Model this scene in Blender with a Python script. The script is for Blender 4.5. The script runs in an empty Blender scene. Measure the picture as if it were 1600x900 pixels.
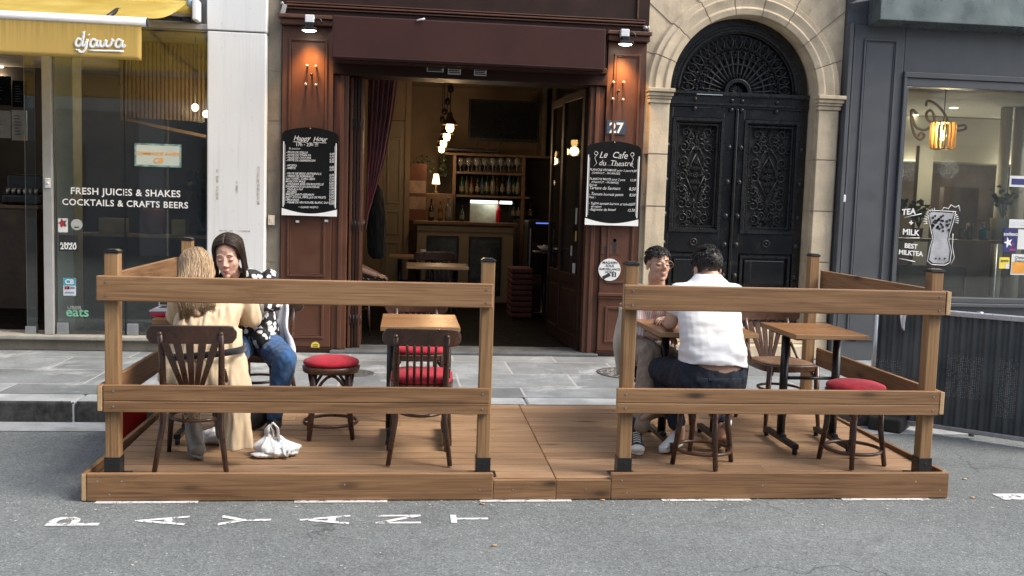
import bpy, bmesh, math, random
from mathutils import Vector, Matrix, noise
random.seed(7)
V = Vector
PI = math.pi
C = bpy.context.scene.collection
scene = bpy.context.scene

# ------------------------------------------------------------------ camera
F_PX, YAW, PITCH, ROLL, EYE = 1492.22, 0.1112745, 0.0877096, 0.0304899, V((0, 0, 1.6))
_w = V((math.sin(YAW) * math.cos(PITCH), math.cos(YAW) * math.cos(PITCH), -math.sin(PITCH)))
_r0 = V((math.cos(YAW), -math.sin(YAW), 0))
_u0 = _r0.cross(_w)
_r = _r0 * math.cos(ROLL) + _u0 * math.sin(ROLL)
_u = -_r0 * math.sin(ROLL) + _u0 * math.cos(ROLL)
cam_d = bpy.data.cameras.new('camera')
cam_d.sensor_width = 36.0
cam_d.lens = F_PX / 1600 * 36
cam_d.clip_start = 0.05
cam_d.clip_end = 500
cam = bpy.data.objects.new('camera', cam_d)
C.objects.link(cam)
cam.matrix_world = Matrix(((_r.x, _u.x, -_w.x, 0), (_r.y, _u.y, -_w.y, 0), (_r.z, _u.z, -_w.z, EYE.z), (0, 0, 0, 1)))
scene.camera = cam


def at(x, y, Y):
    """survey helper: point of the upright plane at depth Y seen at photo pixel x, y -> (X, Z)"""
    d = _w + _r * ((x - 800) / F_PX) - _u * ((y - 450) / F_PX)
    p = EYE + d * (Y / d.y)
    return p.x, p.z


def rect(x0, y0, x1, y1, Y):
    a = at(x0, y0, Y); b = at(x1, y1, Y)
    return a[0], b[0], b[1], a[1]          # X0, X1, Z0, Z1


# ------------------------------------------------------------------ materials
def new_mat(name):
    m = bpy.data.materials.new(name)
    m.use_nodes = True
    nt = m.node_tree
    nt.nodes.clear()
    out = nt.nodes.new('ShaderNodeOutputMaterial')
    return m, nt, out


def N(nt, kind, **kw):
    n = nt.nodes.new(kind)
    for k, v in kw.items():
        if k.startswith('i_'):
            key = k[2:].replace('_', ' ')
            n.inputs[key].default_value = v
        else:
            setattr(n, k, v)
    return n


def ramp(nt, fac, stops):
    r = nt.nodes.new('ShaderNodeValToRGB')
    cr = r.color_ramp
    while len(cr.elements) < len(stops):
        cr.elements.new(0.5)
    for e, (p, c) in zip(cr.elements, stops):
        e.position = p
        e.color = (c, c, c, 1) if isinstance(c, (int, float)) else (*c, 1)
    nt.links.new(fac, r.inputs[0])
    return r.outputs[0]


def mixc(nt, fac, a, b, mode='MIX'):
    n = nt.nodes.new('ShaderNodeMix')
    n.data_type = 'RGBA'
    n.blend_type = mode
    for idx, v in ((0, fac), (6, a), (7, b)):
        if isinstance(v, (int, float)):
            n.inputs[idx].default_value = v
        elif isinstance(v, tuple):
            n.inputs[idx].default_value = (*v, 1)
        else:
            nt.links.new(v, n.inputs[idx])
    return n.outputs[2]


def math_n(nt, op, a, b=0.0):
    n = nt.nodes.new('ShaderNodeMath')
    n.operation = op
    for i, v in enumerate((a, b)):
        if isinstance(v, (int, float)):
            n.inputs[i].default_value = v
        else:
            nt.links.new(v, n.inputs[i])
    return n.outputs[0]


def coords(nt, scale=(1, 1, 1), island=False, rnd=True):
    tc = nt.nodes.new('ShaderNodeTexCoord')
    mp = nt.nodes.new('ShaderNodeMapping')
    mp.inputs['Scale'].default_value = scale
    nt.links.new(tc.outputs['Object'], mp.inputs[0])
    vec = mp.outputs[0]
    if rnd or island:
        oi = nt.nodes.new('ShaderNodeObjectInfo')
        r = oi.outputs['Random']
        if island:
            g = nt.nodes.new('ShaderNodeNewGeometry')
            r = math_n(nt, 'ADD', r, g.outputs['Random Per Island'])
        cx = nt.nodes.new('ShaderNodeCombineXYZ')
        nt.links.new(math_n(nt, 'MULTIPLY', r, 37.0), cx.inputs[0])
        nt.links.new(math_n(nt, 'MULTIPLY', r, 91.0), cx.inputs[1])
        nt.links.new(math_n(nt, 'MULTIPLY', r, 57.0), cx.inputs[2])
        ad = nt.nodes.new('ShaderNodeVectorMath')
        nt.links.new(vec, ad.inputs[0]); nt.links.new(cx.outputs[0], ad.inputs[1])
        vec = ad.outputs[0]
    return vec


def tex_noise(nt, vec, scale, detail=4, rough=0.55, dist=0.0):
    n = nt.nodes.new('ShaderNodeTexNoise')
    n.inputs['Scale'].default_value = scale
    n.inputs['Detail'].default_value = detail
    n.inputs['Roughness'].default_value = rough
    n.inputs['Distortion'].default_value = dist
    nt.links.new(vec, n.inputs['Vector'])
    return n.outputs['Fac']


def principled(nt, out, color, rough=0.5, metal=0.0, bump=None, bump_s=0.3, bump_d=0.01, **kw):
    b = nt.nodes.new('ShaderNodeBsdfPrincipled')
    for key, v in (('Base Color', color), ('Roughness', rough), ('Metallic', metal)):
        if isinstance(v, tuple):
            b.inputs[key].default_value = (*v, 1)
        elif isinstance(v, (int, float)):
            b.inputs[key].default_value = v
        else:
            nt.links.new(v, b.inputs[key])
    for k, v in kw.items():
        b.inputs[k.replace('_', ' ')].default_value = v
    if bump is not None:
        bn = nt.nodes.new('ShaderNodeBump')
        bn.inputs['Strength'].default_value = bump_s
        bn.inputs['Distance'].default_value = bump_d
        nt.links.new(bump, bn.inputs['Height'])
        nt.links.new(bn.outputs[0], b.inputs['Normal'])
    nt.links.new(b.outputs[0], out.inputs[0])
    return b


def plain(name, c, rough=0.5, metal=0.0, var=0.25, scale=8.0, bump=0.0, bscale=60.0, spots=0.0, **kw):
    """surface of one colour with uneven tone, faint marks and some micro relief"""
    m, nt, out = new_mat(name)
    v = coords(nt)
    n1 = tex_noise(nt, v, scale, 6, 0.6)
    lo = tuple(x * (1 - var) for x in c); hi = tuple(min(1, x * (1 + var)) for x in c)
    col = ramp(nt, n1, [(0.3, lo), (0.7, hi)])
    if spots:
        n3 = tex_noise(nt, v, scale * 5, 3, 0.7)
        k = ramp(nt, n3, [(0.62, 0.0), (0.7, spots)])
        col = mixc(nt, k, col, tuple(x * 0.45 for x in c))
    rg = ramp(nt, tex_noise(nt, v, scale * 2.3, 4), [(0.3, max(0.02, rough - 0.1)), (0.7, min(1, rough + 0.1))])
    bp = tex_noise(nt, v, bscale, 3) if bump else None
    principled(nt, out, col, rg, metal, bp, bump, 0.004, **kw)
    return m


def wood(name, axis, c_dark, c_mid, c_light, end=None, rough=0.6, grain=1.0, island=False, knots=True, bump=0.25, knot_sc=None):
    """softwood plank: grain along one axis, growth-ring bands, knots, paler sawn ends"""
    m, nt, out = new_mat(name)
    def sc(a, b):
        s = [b, b, b]; s['XYZ'.index(axis)] = a
        return tuple(s)
    v1 = coords(nt, sc(0.45 * grain, 15 * grain), island)
    v2 = coords(nt, sc(1.6 * grain, 75 * grain), island)
    v3 = coords(nt, sc(0.35 * grain, 3.0 * grain), island)
    band = tex_noise(nt, v1, 2.0, 3, 0.5, 0.6)
    w = math_n(nt, 'SINE', math_n(nt, 'MULTIPLY', band, 34.0))
    w = math_n(nt, 'ADD', math_n(nt, 'MULTIPLY', w, 0.5), 0.5)
    fine = tex_noise(nt, v2, 1.6, 4, 0.65)
    tone = tex_noise(nt, v3, 2.0, 3)
    f = math_n(nt, 'ADD', math_n(nt, 'MULTIPLY', w, 0.17), math_n(nt, 'MULTIPLY', fine, 0.75))
    f = math_n(nt, 'ADD', f, math_n(nt, 'MULTIPLY', math_n(nt, 'SUBTRACT', tone, 0.5), 0.55))
    col = ramp(nt, f, [(0.15, c_dark), (0.48, c_mid), (0.82, c_light)])
    oi = nt.nodes.new('ShaderNodeObjectInfo'); gi = nt.nodes.new('ShaderNodeNewGeometry')
    rb = math_n(nt, 'FRACT', math_n(nt, 'ADD', math_n(nt, 'MULTIPLY', oi.outputs['Random'], 7.0), gi.outputs['Random Per Island'] if island else 0.0))
    col = mixc(nt, 1.0, col, ramp(nt, rb, [(0.0, (0.86, 0.84, 0.82)), (0.5, (1.0, 1.0, 1.0)), (1.0, (1.1, 1.12, 1.14))]), 'MULTIPLY')
    # weather marks: broad grey scuffs and dark drips
    gm = ramp(nt, tex_noise(nt, coords(nt, sc(2.2, 5.0), island), 1.4, 5, 0.7), [(0.58, 0.0), (0.74, 0.45)])
    col = mixc(nt, gm, col, tuple(0.55 * (c_dark[i] + c_mid[i]) * 0.5 for i in range(3)))
    if knots:
        vk = coords(nt, knot_sc or sc(2.4, 6.5), island)
        vo = nt.nodes.new('ShaderNodeTexVoronoi')
        vo.inputs['Scale'].default_value = 1.0
        nt.links.new(vk, vo.inputs['Vector'])
        sel = ramp(nt, vo.outputs['Color'], [(0.50, 0.0), (0.52, 1.0)])
        kd = ramp(nt, vo.outputs['Distance'], [(0.05, 0.92), (0.12, 0.6), (0.17, 0.25), (0.30, 0.0)])
        kk = math_n(nt, 'MULTIPLY', sel, kd)
        col = mixc(nt, kk, col, tuple(x * 0.28 for x in c_dark))
    if end is not None:
        tc = nt.nodes.new('ShaderNodeTexCoord')
        sp = nt.nodes.new('ShaderNodeSeparateXYZ')
        nt.links.new(tc.outputs['Normal'], sp.inputs[0])
        a = math_n(nt, 'ABSOLUTE', sp.outputs['XYZ'.index(axis)])
        ef = ramp(nt, a, [(0.85, 0.0), (0.95, 1.0)])
        en = tex_noise(nt, coords(nt, (60, 60, 60)), 1.0, 4)
        ec = ramp(nt, en, [(0.3, tuple(x * 0.7 for x in end)), (0.7, end)])
        col = mixc(nt, ef, col, ec)
    rg = ramp(nt, fine, [(0.3, rough - 0.08), (0.7, rough + 0.1)])
    principled(nt, out, col, rg, 0, f, bump, 0.003)
    return m


def emit(name, c, s):
    m, nt, out = new_mat(name)
    e = nt.nodes.new('ShaderNodeEmission')
    e.inputs[0].default_value = (*c, 1); e.inputs[1].default_value = s
    nt.links.new(e.outputs[0], out.inputs[0])
    return m


def pane_glass(name, tint=(0.82, 0.88, 0.86), ior=1.5, dirt_shine=0.03, boost=1.0):
    m, nt, out = new_mat(name)
    t = nt.nodes.new('ShaderNodeBsdfTransparent'); t.inputs[0].default_value = (*tint, 1)
    g = nt.nodes.new('ShaderNodeBsdfGlossy'); g.inputs['Roughness'].default_value = 0.02
    g.inputs[0].default_value = (0.95, 0.97, 1, 1)
    fr = nt.nodes.new('ShaderNodeFresnel'); fr.inputs[0].default_value = ior
    f2 = math_n(nt, 'MULTIPLY', fr.outputs[0], boost)
    mx = nt.nodes.new('ShaderNodeMixShader')
    nt.links.new(f2, mx.inputs[0]); nt.links.new(t.outputs[0], mx.inputs[1]); nt.links.new(g.outputs[0], mx.inputs[2])
    d = nt.nodes.new('ShaderNodeBsdfDiffuse'); d.inputs[0].default_value = (0.6, 0.6, 0.58, 1)
    k = math_n(nt, 'MULTIPLY', tex_noise(nt, coords(nt), 3.0, 6, 0.7), dirt_shine)
    m2 = nt.nodes.new('ShaderNodeMixShader')
    nt.links.new(k, m2.inputs[0]); nt.links.new(mx.outputs[0], m2.inputs[1]); nt.links.new(d.outputs[0], m2.inputs[2])
    nt.links.new(m2.outputs[0], out.inputs[0])
    return m


# ------------------------------------------------------------------ mesh builder
class MB:
    def __init__(s):
        s.v = []; s.f = []; s.mi = []; s.sm = []; s.cur = 0

    def add(s, vs, fs, smooth=False):
        o = len(s.v)
        s.v += [V(p) for p in vs]
        for f in fs:
            s.f.append([o + i for i in f]); s.mi.append(s.cur); s.sm.append(smooth)
        return s

    def box(s, x0, x1, y0, y1, z0, z1):
        p = [(x, y, z) for z in (z0, z1) for y in (y0, y1) for x in (x0, x1)]
        return s.add(p, [(0, 2, 3, 1), (4, 5, 7, 6), (0, 1, 5, 4), (2, 6, 7, 3), (0, 4, 6, 2), (1, 3, 7, 5)])

    def obox(s, c, ax, ay, az):
        c = V(c); ax = V(ax); ay = V(ay); az = V(az)
        p = [c + ax * i + ay * j + az * k for k in (-1, 1) for j in (-1, 1) for i in (-1, 1)]
        return s.add(p, [(0, 2, 3, 1), (4, 5, 7, 6), (0, 1, 5, 4), (2, 6, 7, 3), (0, 4, 6, 2), (1, 3, 7, 5)])

    def bar(s, a, b, w, h, up=(0, 0, 1)):
        a = V(a); b = V(b); d = (b - a).normalized(); upv = V(up)
        x = d.cross(upv)
        if x.length < 1e-4: x = d.cross(V((0, 1, 0)))
        x.normalize(); z = x.cross(d)
        return s.obox((a + b) / 2, x * w / 2, (b - a) / 2, z * h / 2)

    def loft(s, rings, closed=False, caps=True, smooth=True):
        n = len(rings[0]); vs = [p for r in rings for p in r]; fs = []
        m = len(rings)
        for i in range(m if closed else m - 1):
            a = i * n; b = ((i + 1) % m) * n
            for j in range(n):
                k = (j + 1) % n
                fs.append((a + j, a + k, b + k, b + j))
        if caps and not closed:
            fs.append(tuple(range(n - 1, -1, -1))); fs.append(tuple((m - 1) * n + j for j in range(n)))
        return s.add(vs, fs, smooth)

    def tube(s, pts, r, n=8, closed=False, flat=1.0, up=None, smooth=True):
        pts = [V(p) for p in pts]; m = len(pts)
        rr = r if isinstance(r, (list, tuple)) else [r] * m
        rings = []; prev = None
        for i, p in enumerate(pts):
            if closed: t = pts[(i + 1) % m] - pts[i - 1]
            else: t = pts[min(i + 1, m - 1)] - pts[max(i - 1, 0)]
            t.normalize()
            if up is not None: x = t.cross(V(up))
            elif prev is None: x = t.cross(V((0.31, 0.2, 0.93)))
            else: x = prev - t * prev.dot(t)
            if x.length < 1e-5: x = t.cross(V((1, 0.1, 0)))
            x.normalize(); prev = x; y = t.cross(x)
            rings.append([p + x * (math.cos(2 * PI * j / n) * rr[i]) + y * (math.sin(2 * PI * j / n) * rr[i] * flat) for j in range(n)])
        return s.loft(rings, closed, True, smooth)

    def lathe(s, prof, c=(0, 0, 0), n=24, caps=True, smooth=True, sx=1, sy=1):
        c = V(c)
        rings = [[c + V((r * math.cos(2 * PI * j / n) * sx, r * math.sin(2 * PI * j / n) * sy, z)) for j in range(n)] for r, z in prof]
        return s.loft(rings, False, caps, smooth)

    def ell(s, c, r, R=None, n=16, m=10):
        c = V(c); R = R or Matrix.Identity(3)
        rx, ry, rz = (r, r, r) if isinstance(r, (int, float)) else r
        vs = [c + R @ V((0, 0, -rz))]
        for i in range(1, m):
            a = -PI / 2 + PI * i / m
            for j in range(n):
                b = 2 * PI * j / n
                vs.append(c + R @ V((rx * math.cos(a) * math.cos(b), ry * math.cos(a) * math.sin(b), rz * math.sin(a))))
        vs.append(c + R @ V((0, 0, rz)))
        fs = []
        for j in range(n):
            k = (j + 1) % n
            fs.append((0, 1 + k, 1 + j))
            for i in range(m - 2):
                fs.append((1 + i * n + j, 1 + i * n + k, 1 + (i + 1) * n + k, 1 + (i + 1) * n + j))
            fs.append((len(vs) - 1, 1 + (m - 2) * n + j, 1 + (m - 2) * n + k))
        return s.add(vs, fs, True)

    def limb(s, pr, n=14):
        """capsule chain: [(point, radius), ...]"""
        for p, r in pr: s.ell(p, r, n=n, m=8)
        for (a, ra), (b, rb) in zip(pr, pr[1:]):
            s.tube([a, b], [ra, rb], n)
        return s

    def prism(s, outline, origin, xd, yd, depth):
        """polygon outline (2-D) extruded by depth along xd x yd"""
        o = V(origin); xd = V(xd); yd = V(yd); nd = xd.cross(yd).normalized() * depth
        n = len(outline)
        a = [o + xd * p[0] + yd * p[1] for p in outline]
        vs = a + [p + nd for p in a]
        fs = [tuple(range(n - 1, -1, -1)), tuple(range(n, 2 * n))] + [(i, (i + 1) % n, n + (i + 1) % n, n + i) for i in range(n)]
        return s.add(vs, fs)

    def grid(s, fn, nu, nv, smooth=True, thick=0.0):
        vs = [V(fn(i / nu, j / nv)) for j in range(nv + 1) for i in range(nu + 1)]
        w = nu + 1
        fs = [(j * w + i, j * w + i + 1, (j + 1) * w + i + 1, (j + 1) * w + i) for j in range(nv) for i in range(nu)]
        return s.add(vs, fs, smooth)

    def text(s, body, o, xd, yd, size, align='LEFT', bold=0.0, shear=0.0, sx=1.0, jitter=0.0, space=1.0):
        me = text_mesh(body, align, bold, shear, space)
        o = V(o); xd = V(xd).normalized(); yd = V(yd).normalized()
        vs = []
        for (x, y) in me[0]:
            j = noise.noise(V((x * 1.3 + o.x * 9, y * 0.5, o.z * 31))) * jitter
            vs.append(o + xd * (x * size * sx) + yd * ((y + j) * size))
        return s.add(vs, me[1])

    def build(s, name, mat, parent=None, bevel=0.0, seg=2, auto=True):
        me = bpy.data.meshes.new(name)
        off = V((0, 0, 0)); p = parent
        while p is not None:
            off += p.location; p = p.parent
        me.from_pydata([v - off for v in s.v], [], s.f)
        mats = mat if isinstance(mat, (list, tuple)) else [mat]
        for m in mats: me.materials.append(m)
        me.polygons.foreach_set('material_index', s.mi)
        me.polygons.foreach_set('use_smooth', s.sm)
        me.update()
        o = bpy.data.objects.new(name, me)
        C.objects.link(o)
        if parent is not None: o.parent = parent
        if bevel:
            b = o.modifiers.new('bevel', 'BEVEL'); b.width = bevel; b.segments = seg; b.limit_method = 'ANGLE'; b.angle_limit = 0.9
        return o


_tcache = {}


def text_mesh(body, align, bold, shear, space):
    key = (body, align, bold, shear, space)
    if key not in _tcache:
        cu = bpy.data.curves.new('txt', 'FONT')
        cu.body = body; cu.size = 1; cu.align_x = align; cu.offset = bold; cu.shear = shear; cu.space_character = space
        cu.resolution_u = 3
        o = bpy.data.objects.new('txt', cu); C.objects.link(o)
        bpy.context.view_layer.update()
        me = bpy.data.meshes.new_from_object(o.evaluated_get(bpy.context.evaluated_depsgraph_get()))
        _tcache[key] = ([(v.co.x, v.co.y) for v in me.vertices], [tuple(p.vertices) for p in me.polygons])
        bpy.data.objects.remove(o); bpy.data.curves.remove(cu); bpy.data.meshes.remove(me)
    return _tcache[key]


def tag(o, label, cat, group=None, kind=None):
    if label: o['label'] = label
    if cat: o['category'] = cat
    if group: o['group'] = group
    if kind: o['kind'] = kind
    return o


def thing(name, label, cat, loc=(0, 0, 0), group=None):
    o = bpy.data.objects.new(name, None)
    o.empty_display_size = 0.1
    C.objects.link(o)
    o.location = loc
    return tag(o, label, cat, group)


def children(o):
    return list(o.children)


def dup(o, parent=None):
    c = o.copy(); C.objects.link(c); c.parent = parent
    for ch in children(o):
        dup(ch, c)
    return c


def struct(name, mb, m):
    o = mb.build(name, m)
    o['kind'] = 'structure'
    return o


def solid(mb, voxel, smooth=6, factor=0.5):
    """union of the overlapping pieces of mb as ONE continuous skin -> (verts, faces)"""
    o = mb.build('tmp', None) if False else None
    me = bpy.data.meshes.new('tmp'); me.from_pydata(mb.v, [], mb.f); me.update()
    o = bpy.data.objects.new('tmp', me); C.objects.link(o)
    r = o.modifiers.new('r', 'REMESH'); r.mode = 'VOXEL'; r.voxel_size = voxel
    if smooth:
        s = o.modifiers.new('s', 'SMOOTH'); s.factor = factor; s.iterations = smooth
    bpy.context.view_layer.update()
    e = bpy.data.meshes.new_from_object(o.evaluated_get(bpy.context.evaluated_depsgraph_get()))
    vs = [v.co.copy() for v in e.vertices]; nr = [v.normal.copy() for v in e.vertices]; fs = [tuple(p.vertices) for p in e.polygons]
    bpy.data.objects.remove(o); bpy.data.meshes.remove(me); bpy.data.meshes.remove(e)
    return vs, nr, fs


def skin(name, mb, mat, parent, voxel=0.006, smooth=6, warp=None, paint=None):
    """continuous surface; warp(p, n) moves a vertex, paint(p) -> rgb for the colour attribute"""
    vs, nr, fs = solid(mb, voxel, smooth)
    if warp: vs = [warp(p, n) for p, n in zip(vs, nr)]
    q = MB(); q.add(vs, fs, True)
    o = q.build(name, mat, parent)
    if paint:
        ca = o.data.color_attributes.new('Col', 'FLOAT_COLOR', 'POINT')
        for i, p in enumerate(vs):
            ca.data[i].color = (*paint(p), 1)
    return o


def arc(c, r, a0, a1, n, z=None, plane='XZ', ry=None):
    out = []
    for i in range(n + 1):
        a = a0 + (a1 - a0) * i / n
        x = r * math.cos(a); y = (ry or r) * math.sin(a)
        if plane == 'XZ': out.append((c[0] + x, c[1], c[2] + y))
        elif plane == 'XY': out.append((c[0] + x, c[1] + y, c[2]))
        else: out.append((c[0], c[1] + x, c[2] + y))
    return out
SKY_S, SUN_S, EXPO, OPP_H = 0.155, 1.6, 1.1, 9.0
# ================================================================== WORLD AND LIGHT
SUN_EL, SUN_AZ = math.radians(48), math.radians(112)      # azimuth clockwise from +Y (the facade normal's far side)
sun_dir = V((math.sin(SUN_AZ) * math.cos(SUN_EL), math.cos(SUN_AZ) * math.cos(SUN_EL), math.sin(SUN_EL)))
world = bpy.data.worlds.new('World')
scene.world = world
world.use_nodes = True
wn = world.node_tree
bg = wn.nodes.get('Background') or wn.nodes.new('ShaderNodeBackground')
sky = wn.nodes.new('ShaderNodeTexSky')
sky.sky_type = 'NISHITA'
sky.sun_disc = False
sky.sun_elevation = SUN_EL
sky.sun_rotation = SUN_AZ
sky.dust_density = 3.0
sky.air_density = 1.0
sky.ozone_density = 1.0
hs_ = wn.nodes.new('ShaderNodeHueSaturation')      # thin cloud: a paler sky
hs_.inputs['Saturation'].default_value = 0.6
wn.links.new(sky.outputs[0], hs_.inputs['Color']); wn.links.new(hs_.outputs[0], bg.inputs[0])
bg.inputs[1].default_value = SKY_S
sl = bpy.data.lights.new('sun', 'SUN')
sl.energy = SUN_S; sl.angle = math.radians(22); sl.color = (1, 0.93, 0.83)
so = bpy.data.objects.new('sun', sl); C.objects.link(so)
so.rotation_euler = (-sun_dir).to_track_quat('-Z', 'Y').to_euler()
so.location = (6, -6, 12)

scene.view_settings.view_transform = 'Standard'
scene.view_settings.look = 'None'
scene.view_settings.exposure = EXPO
scene.view_settings.gamma = 1
scene.render.engine = 'CYCLES'
cy = scene.cycles
cy.use_denoising = True
cy.max_bounces = 8; cy.diffuse_bounces = 4; cy.glossy_bounces = 4; cy.transmission_bounces = 6; cy.transparent_max_bounces = 16
cy.caustics_reflective = False; cy.caustics_refractive = False
cy.sample_clamp_indirect = 6.0
cy.blur_glossy = 0.5


def lamp(kind, name, loc, energy, color, size=0.05, target=None, angle=70, blend=0.6):
    d = bpy.data.lights.new(name, kind)
    d.energy = energy; d.color = color
    if kind == 'AREA':
        d.shape = 'RECTANGLE'; d.size, d.size_y = size if isinstance(size, tuple) else (size, size)
    else: d.shadow_soft_size = size
    if kind == 'SPOT': d.spot_size = math.radians(angle); d.spot_blend = blend
    o = bpy.data.objects.new(name, d); C.objects.link(o); o.location = loc
    if target is not None:
        o.rotation_euler = (V(target) - V(loc)).to_track_quat('-Z', 'Y').to_euler()
    return o


# ================================================================== GROUND
def mat_asphalt():
    m, nt, out = new_mat('asphalt')
    v = coords(nt, rnd=False)
    big = tex_noise(nt, v, 0.7, 5, 0.6)
    mid = tex_noise(nt, v, 9, 4, 0.6)
    fine = tex_noise(nt, v, 170, 3, 0.7)
    vo = nt.nodes.new('ShaderNodeTexVoronoi'); vo.inputs['Scale'].default_value = 110
    nt.links.new(v, vo.inputs['Vector'])
    base = ramp(nt, math_n(nt, 'ADD', math_n(nt, 'MULTIPLY', big, 0.65), math_n(nt, 'MULTIPLY', mid, 0.35)), [(0.32, (0.116, 0.127, 0.127)), (0.68, (0.180, 0.195, 0.195))])
    sp = ramp(nt, vo.outputs['Color'], [(0.15, 0.68), (0.5, 1.0), (0.8, 1.15), (0.97, 1.7)])
    col = mixc(nt, 1.0, base, sp, 'MULTIPLY')
    pits = ramp(nt, fine, [(0.3, 0.5), (0.48, 1.0)])
    col = mixc(nt, 0.8, col, pits, 'MULTIPLY')
    # worn pale flecks left of old paint and grit
    fl = math_n(nt, 'MULTIPLY', ramp(nt, tex_noise(nt, v, 60, 3, 0.75), [(0.66, 0.0), (0.70, 1.0)]), ramp(nt, tex_noise(nt, v, 2.2, 3), [(0.5, 0.0), (0.62, 1.0)]))
    col = mixc(nt, fl, col, (0.42, 0.41, 0.38))
    stain = ramp(nt, tex_noise(nt, v, 1.7, 4, 0.6, 1.0), [(0.58, 0.0), (0.72, 0.5)])
    col = mixc(nt, stain, col, (0.05, 0.05, 0.05))
    h = math_n(nt, 'ADD', vo.outputs['Distance'], fine)
    # repair patches of another tone, hairline cracks, tyre-polished strip
    pv = nt.nodes.new('ShaderNodeTexVoronoi'); pv.inputs['Scale'].default_value = 0.33; pv.distance = 'CHEBYCHEV'
    nt.links.new(v, pv.inputs['Vector'])
    col = mixc(nt, ramp(nt, pv.outputs['Color'], [(0.55, 0.0), (0.57, 0.28)]), col, (0.085, 0.092, 0.096))
    cv = nt.nodes.new('ShaderNodeTexVoronoi'); cv.feature = 'DISTANCE_TO_EDGE'; cv.inputs['Scale'].default_value = 0.9
    wv = nt.nodes.new('ShaderNodeVectorMath'); wv.operation = 'MULTIPLY_ADD'
    wn_ = nt.nodes.new('ShaderNodeTexNoise'); wn_.inputs['Scale'].default_value = 5; nt.links.new(v, wn_.inputs['Vector'])
    nt.links.new(wn_.outputs['Color'], wv.inputs[0]); wv.inputs[1].default_value = (0.25, 0.25, 0.25); nt.links.new(v, wv.inputs[2]); nt.links.new(wv.outputs[0], cv.inputs['Vector'])
    crack = math_n(nt, 'MULTIPLY', ramp(nt, cv.outputs['Distance'], [(0.0, 1.0), (0.006, 0.0)]), ramp(nt, tex_noise(nt, v, 0.8, 2), [(0.52, 0.0), (0.6, 0.7)]))
    col = mixc(nt, crack, col, (0.03, 0.03, 0.03))
    principled(nt, out, col, 0.86, 0, h, 0.5, 0.005)
    return m


def mat_slabs():
    m, nt, out = new_mat('granite_slabs')
    v = coords(nt, rnd=False)
    nz = nt.nodes.new('ShaderNodeTexNoise'); nz.inputs['Scale'].default_value = 1.2
    nt.links.new(v, nz.inputs['Vector'])
    ad = nt.nodes.new('ShaderNodeVectorMath'); ad.operation = 'MULTIPLY_ADD'
    nt.links.new(nz.outputs['Color'], ad.inputs[0]); ad.inputs[1].default_value = (0.06, 0.06, 0.0); nt.links.new(v, ad.inputs[2])
    br = nt.nodes.new('ShaderNodeTexBrick')
    br.inputs['Scale'].default_value = 1.0
    br.inputs['Brick Width'].default_value = 0.95; br.inputs['Row Height'].default_value = 0.62
    br.inputs['Mortar Size'].default_value = 0.011; br.inputs['Mortar Smooth'].default_value = 0.4
    br.inputs['Color1'].default_value = (0.25, 0.25, 0.25, 1); br.inputs['Color2'].default_value = (0.75, 0.75, 0.75, 1); br.inputs['Mortar'].default_value = (0.5, 0.5, 0.5, 1)
    br.inputs['Bias'].default_value = 0.0
    nt.links.new(ad.outputs[0], br.inputs['Vector'])
    tone = ramp(nt, br.outputs['Color'], [(0.25, (0.165, 0.178, 0.184)), (0.75, (0.275, 0.294, 0.302))])
    n1 = ramp(nt, tex_noise(nt, v, 2.3, 6, 0.65), [(0.3, 0.62), (0.7, 1.22)])
    col = mixc(nt, 1.0, tone, n1, 'MULTIPLY')
    sp = ramp(nt, tex_noise(nt, v, 120, 2, 0.6), [(0.3, 0.8), (0.7, 1.15)])
    col = mixc(nt, 1.0, col, sp, 'MULTIPLY')
    white = ramp(nt, tex_noise(nt, v, 1.5, 5, 0.7, 0.6), [(0.55, 0.0), (0.66, 0.55)])
    col = mixc(nt, white, col, (0.5, 0.52, 0.53))
    col = mixc(nt, math_n(nt, 'MULTIPLY', br.outputs['Fac'], 0.6), col, (0.44, 0.43, 0.4))
    spots = ramp(nt, tex_noise(nt, v, 26, 2, 0.5), [(0.66, 0.0), (0.71, 0.6)])
    col = mixc(nt, spots, col, (0.07, 0.07, 0.07))
    principled(nt, out, col, 0.62, 0, math_n(nt, 'SUBTRACT', tex_noise(nt, v, 40, 4), math_n(nt, 'MULTIPLY', br.outputs['Fac'], 0.5)), 0.35, 0.006)
    return m


def worn_paint(name, c, wear):
    m, nt, out = new_mat(name)
    v = coords(nt, rnd=False)
    k = ramp(nt, math_n(nt, 'ADD', math_n(nt, 'MULTIPLY', tex_noise(nt, v, 16, 5, 0.75), 0.7), math_n(nt, 'MULTIPLY', tex_noise(nt, v, 130, 2), 0.3)), [(wear, 0.0), (wear + 0.07, 1.0)])
    b = nt.nodes.new('ShaderNodeBsdfPrincipled'); b.inputs['Base Color'].default_value = (*c, 1); b.inputs['Roughness'].default_value = 0.7
    t = nt.nodes.new('ShaderNodeBsdfTransparent')
    mx = nt.nodes.new('ShaderNodeMixShader')
    nt.links.new(k, mx.inputs[0]); nt.links.new(t.outputs[0], mx.inputs[1]); nt.links.new(b.outputs[0], mx.inputs[2])
    nt.links.new(mx.outputs[0], out.inputs[0])
    return m


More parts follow.
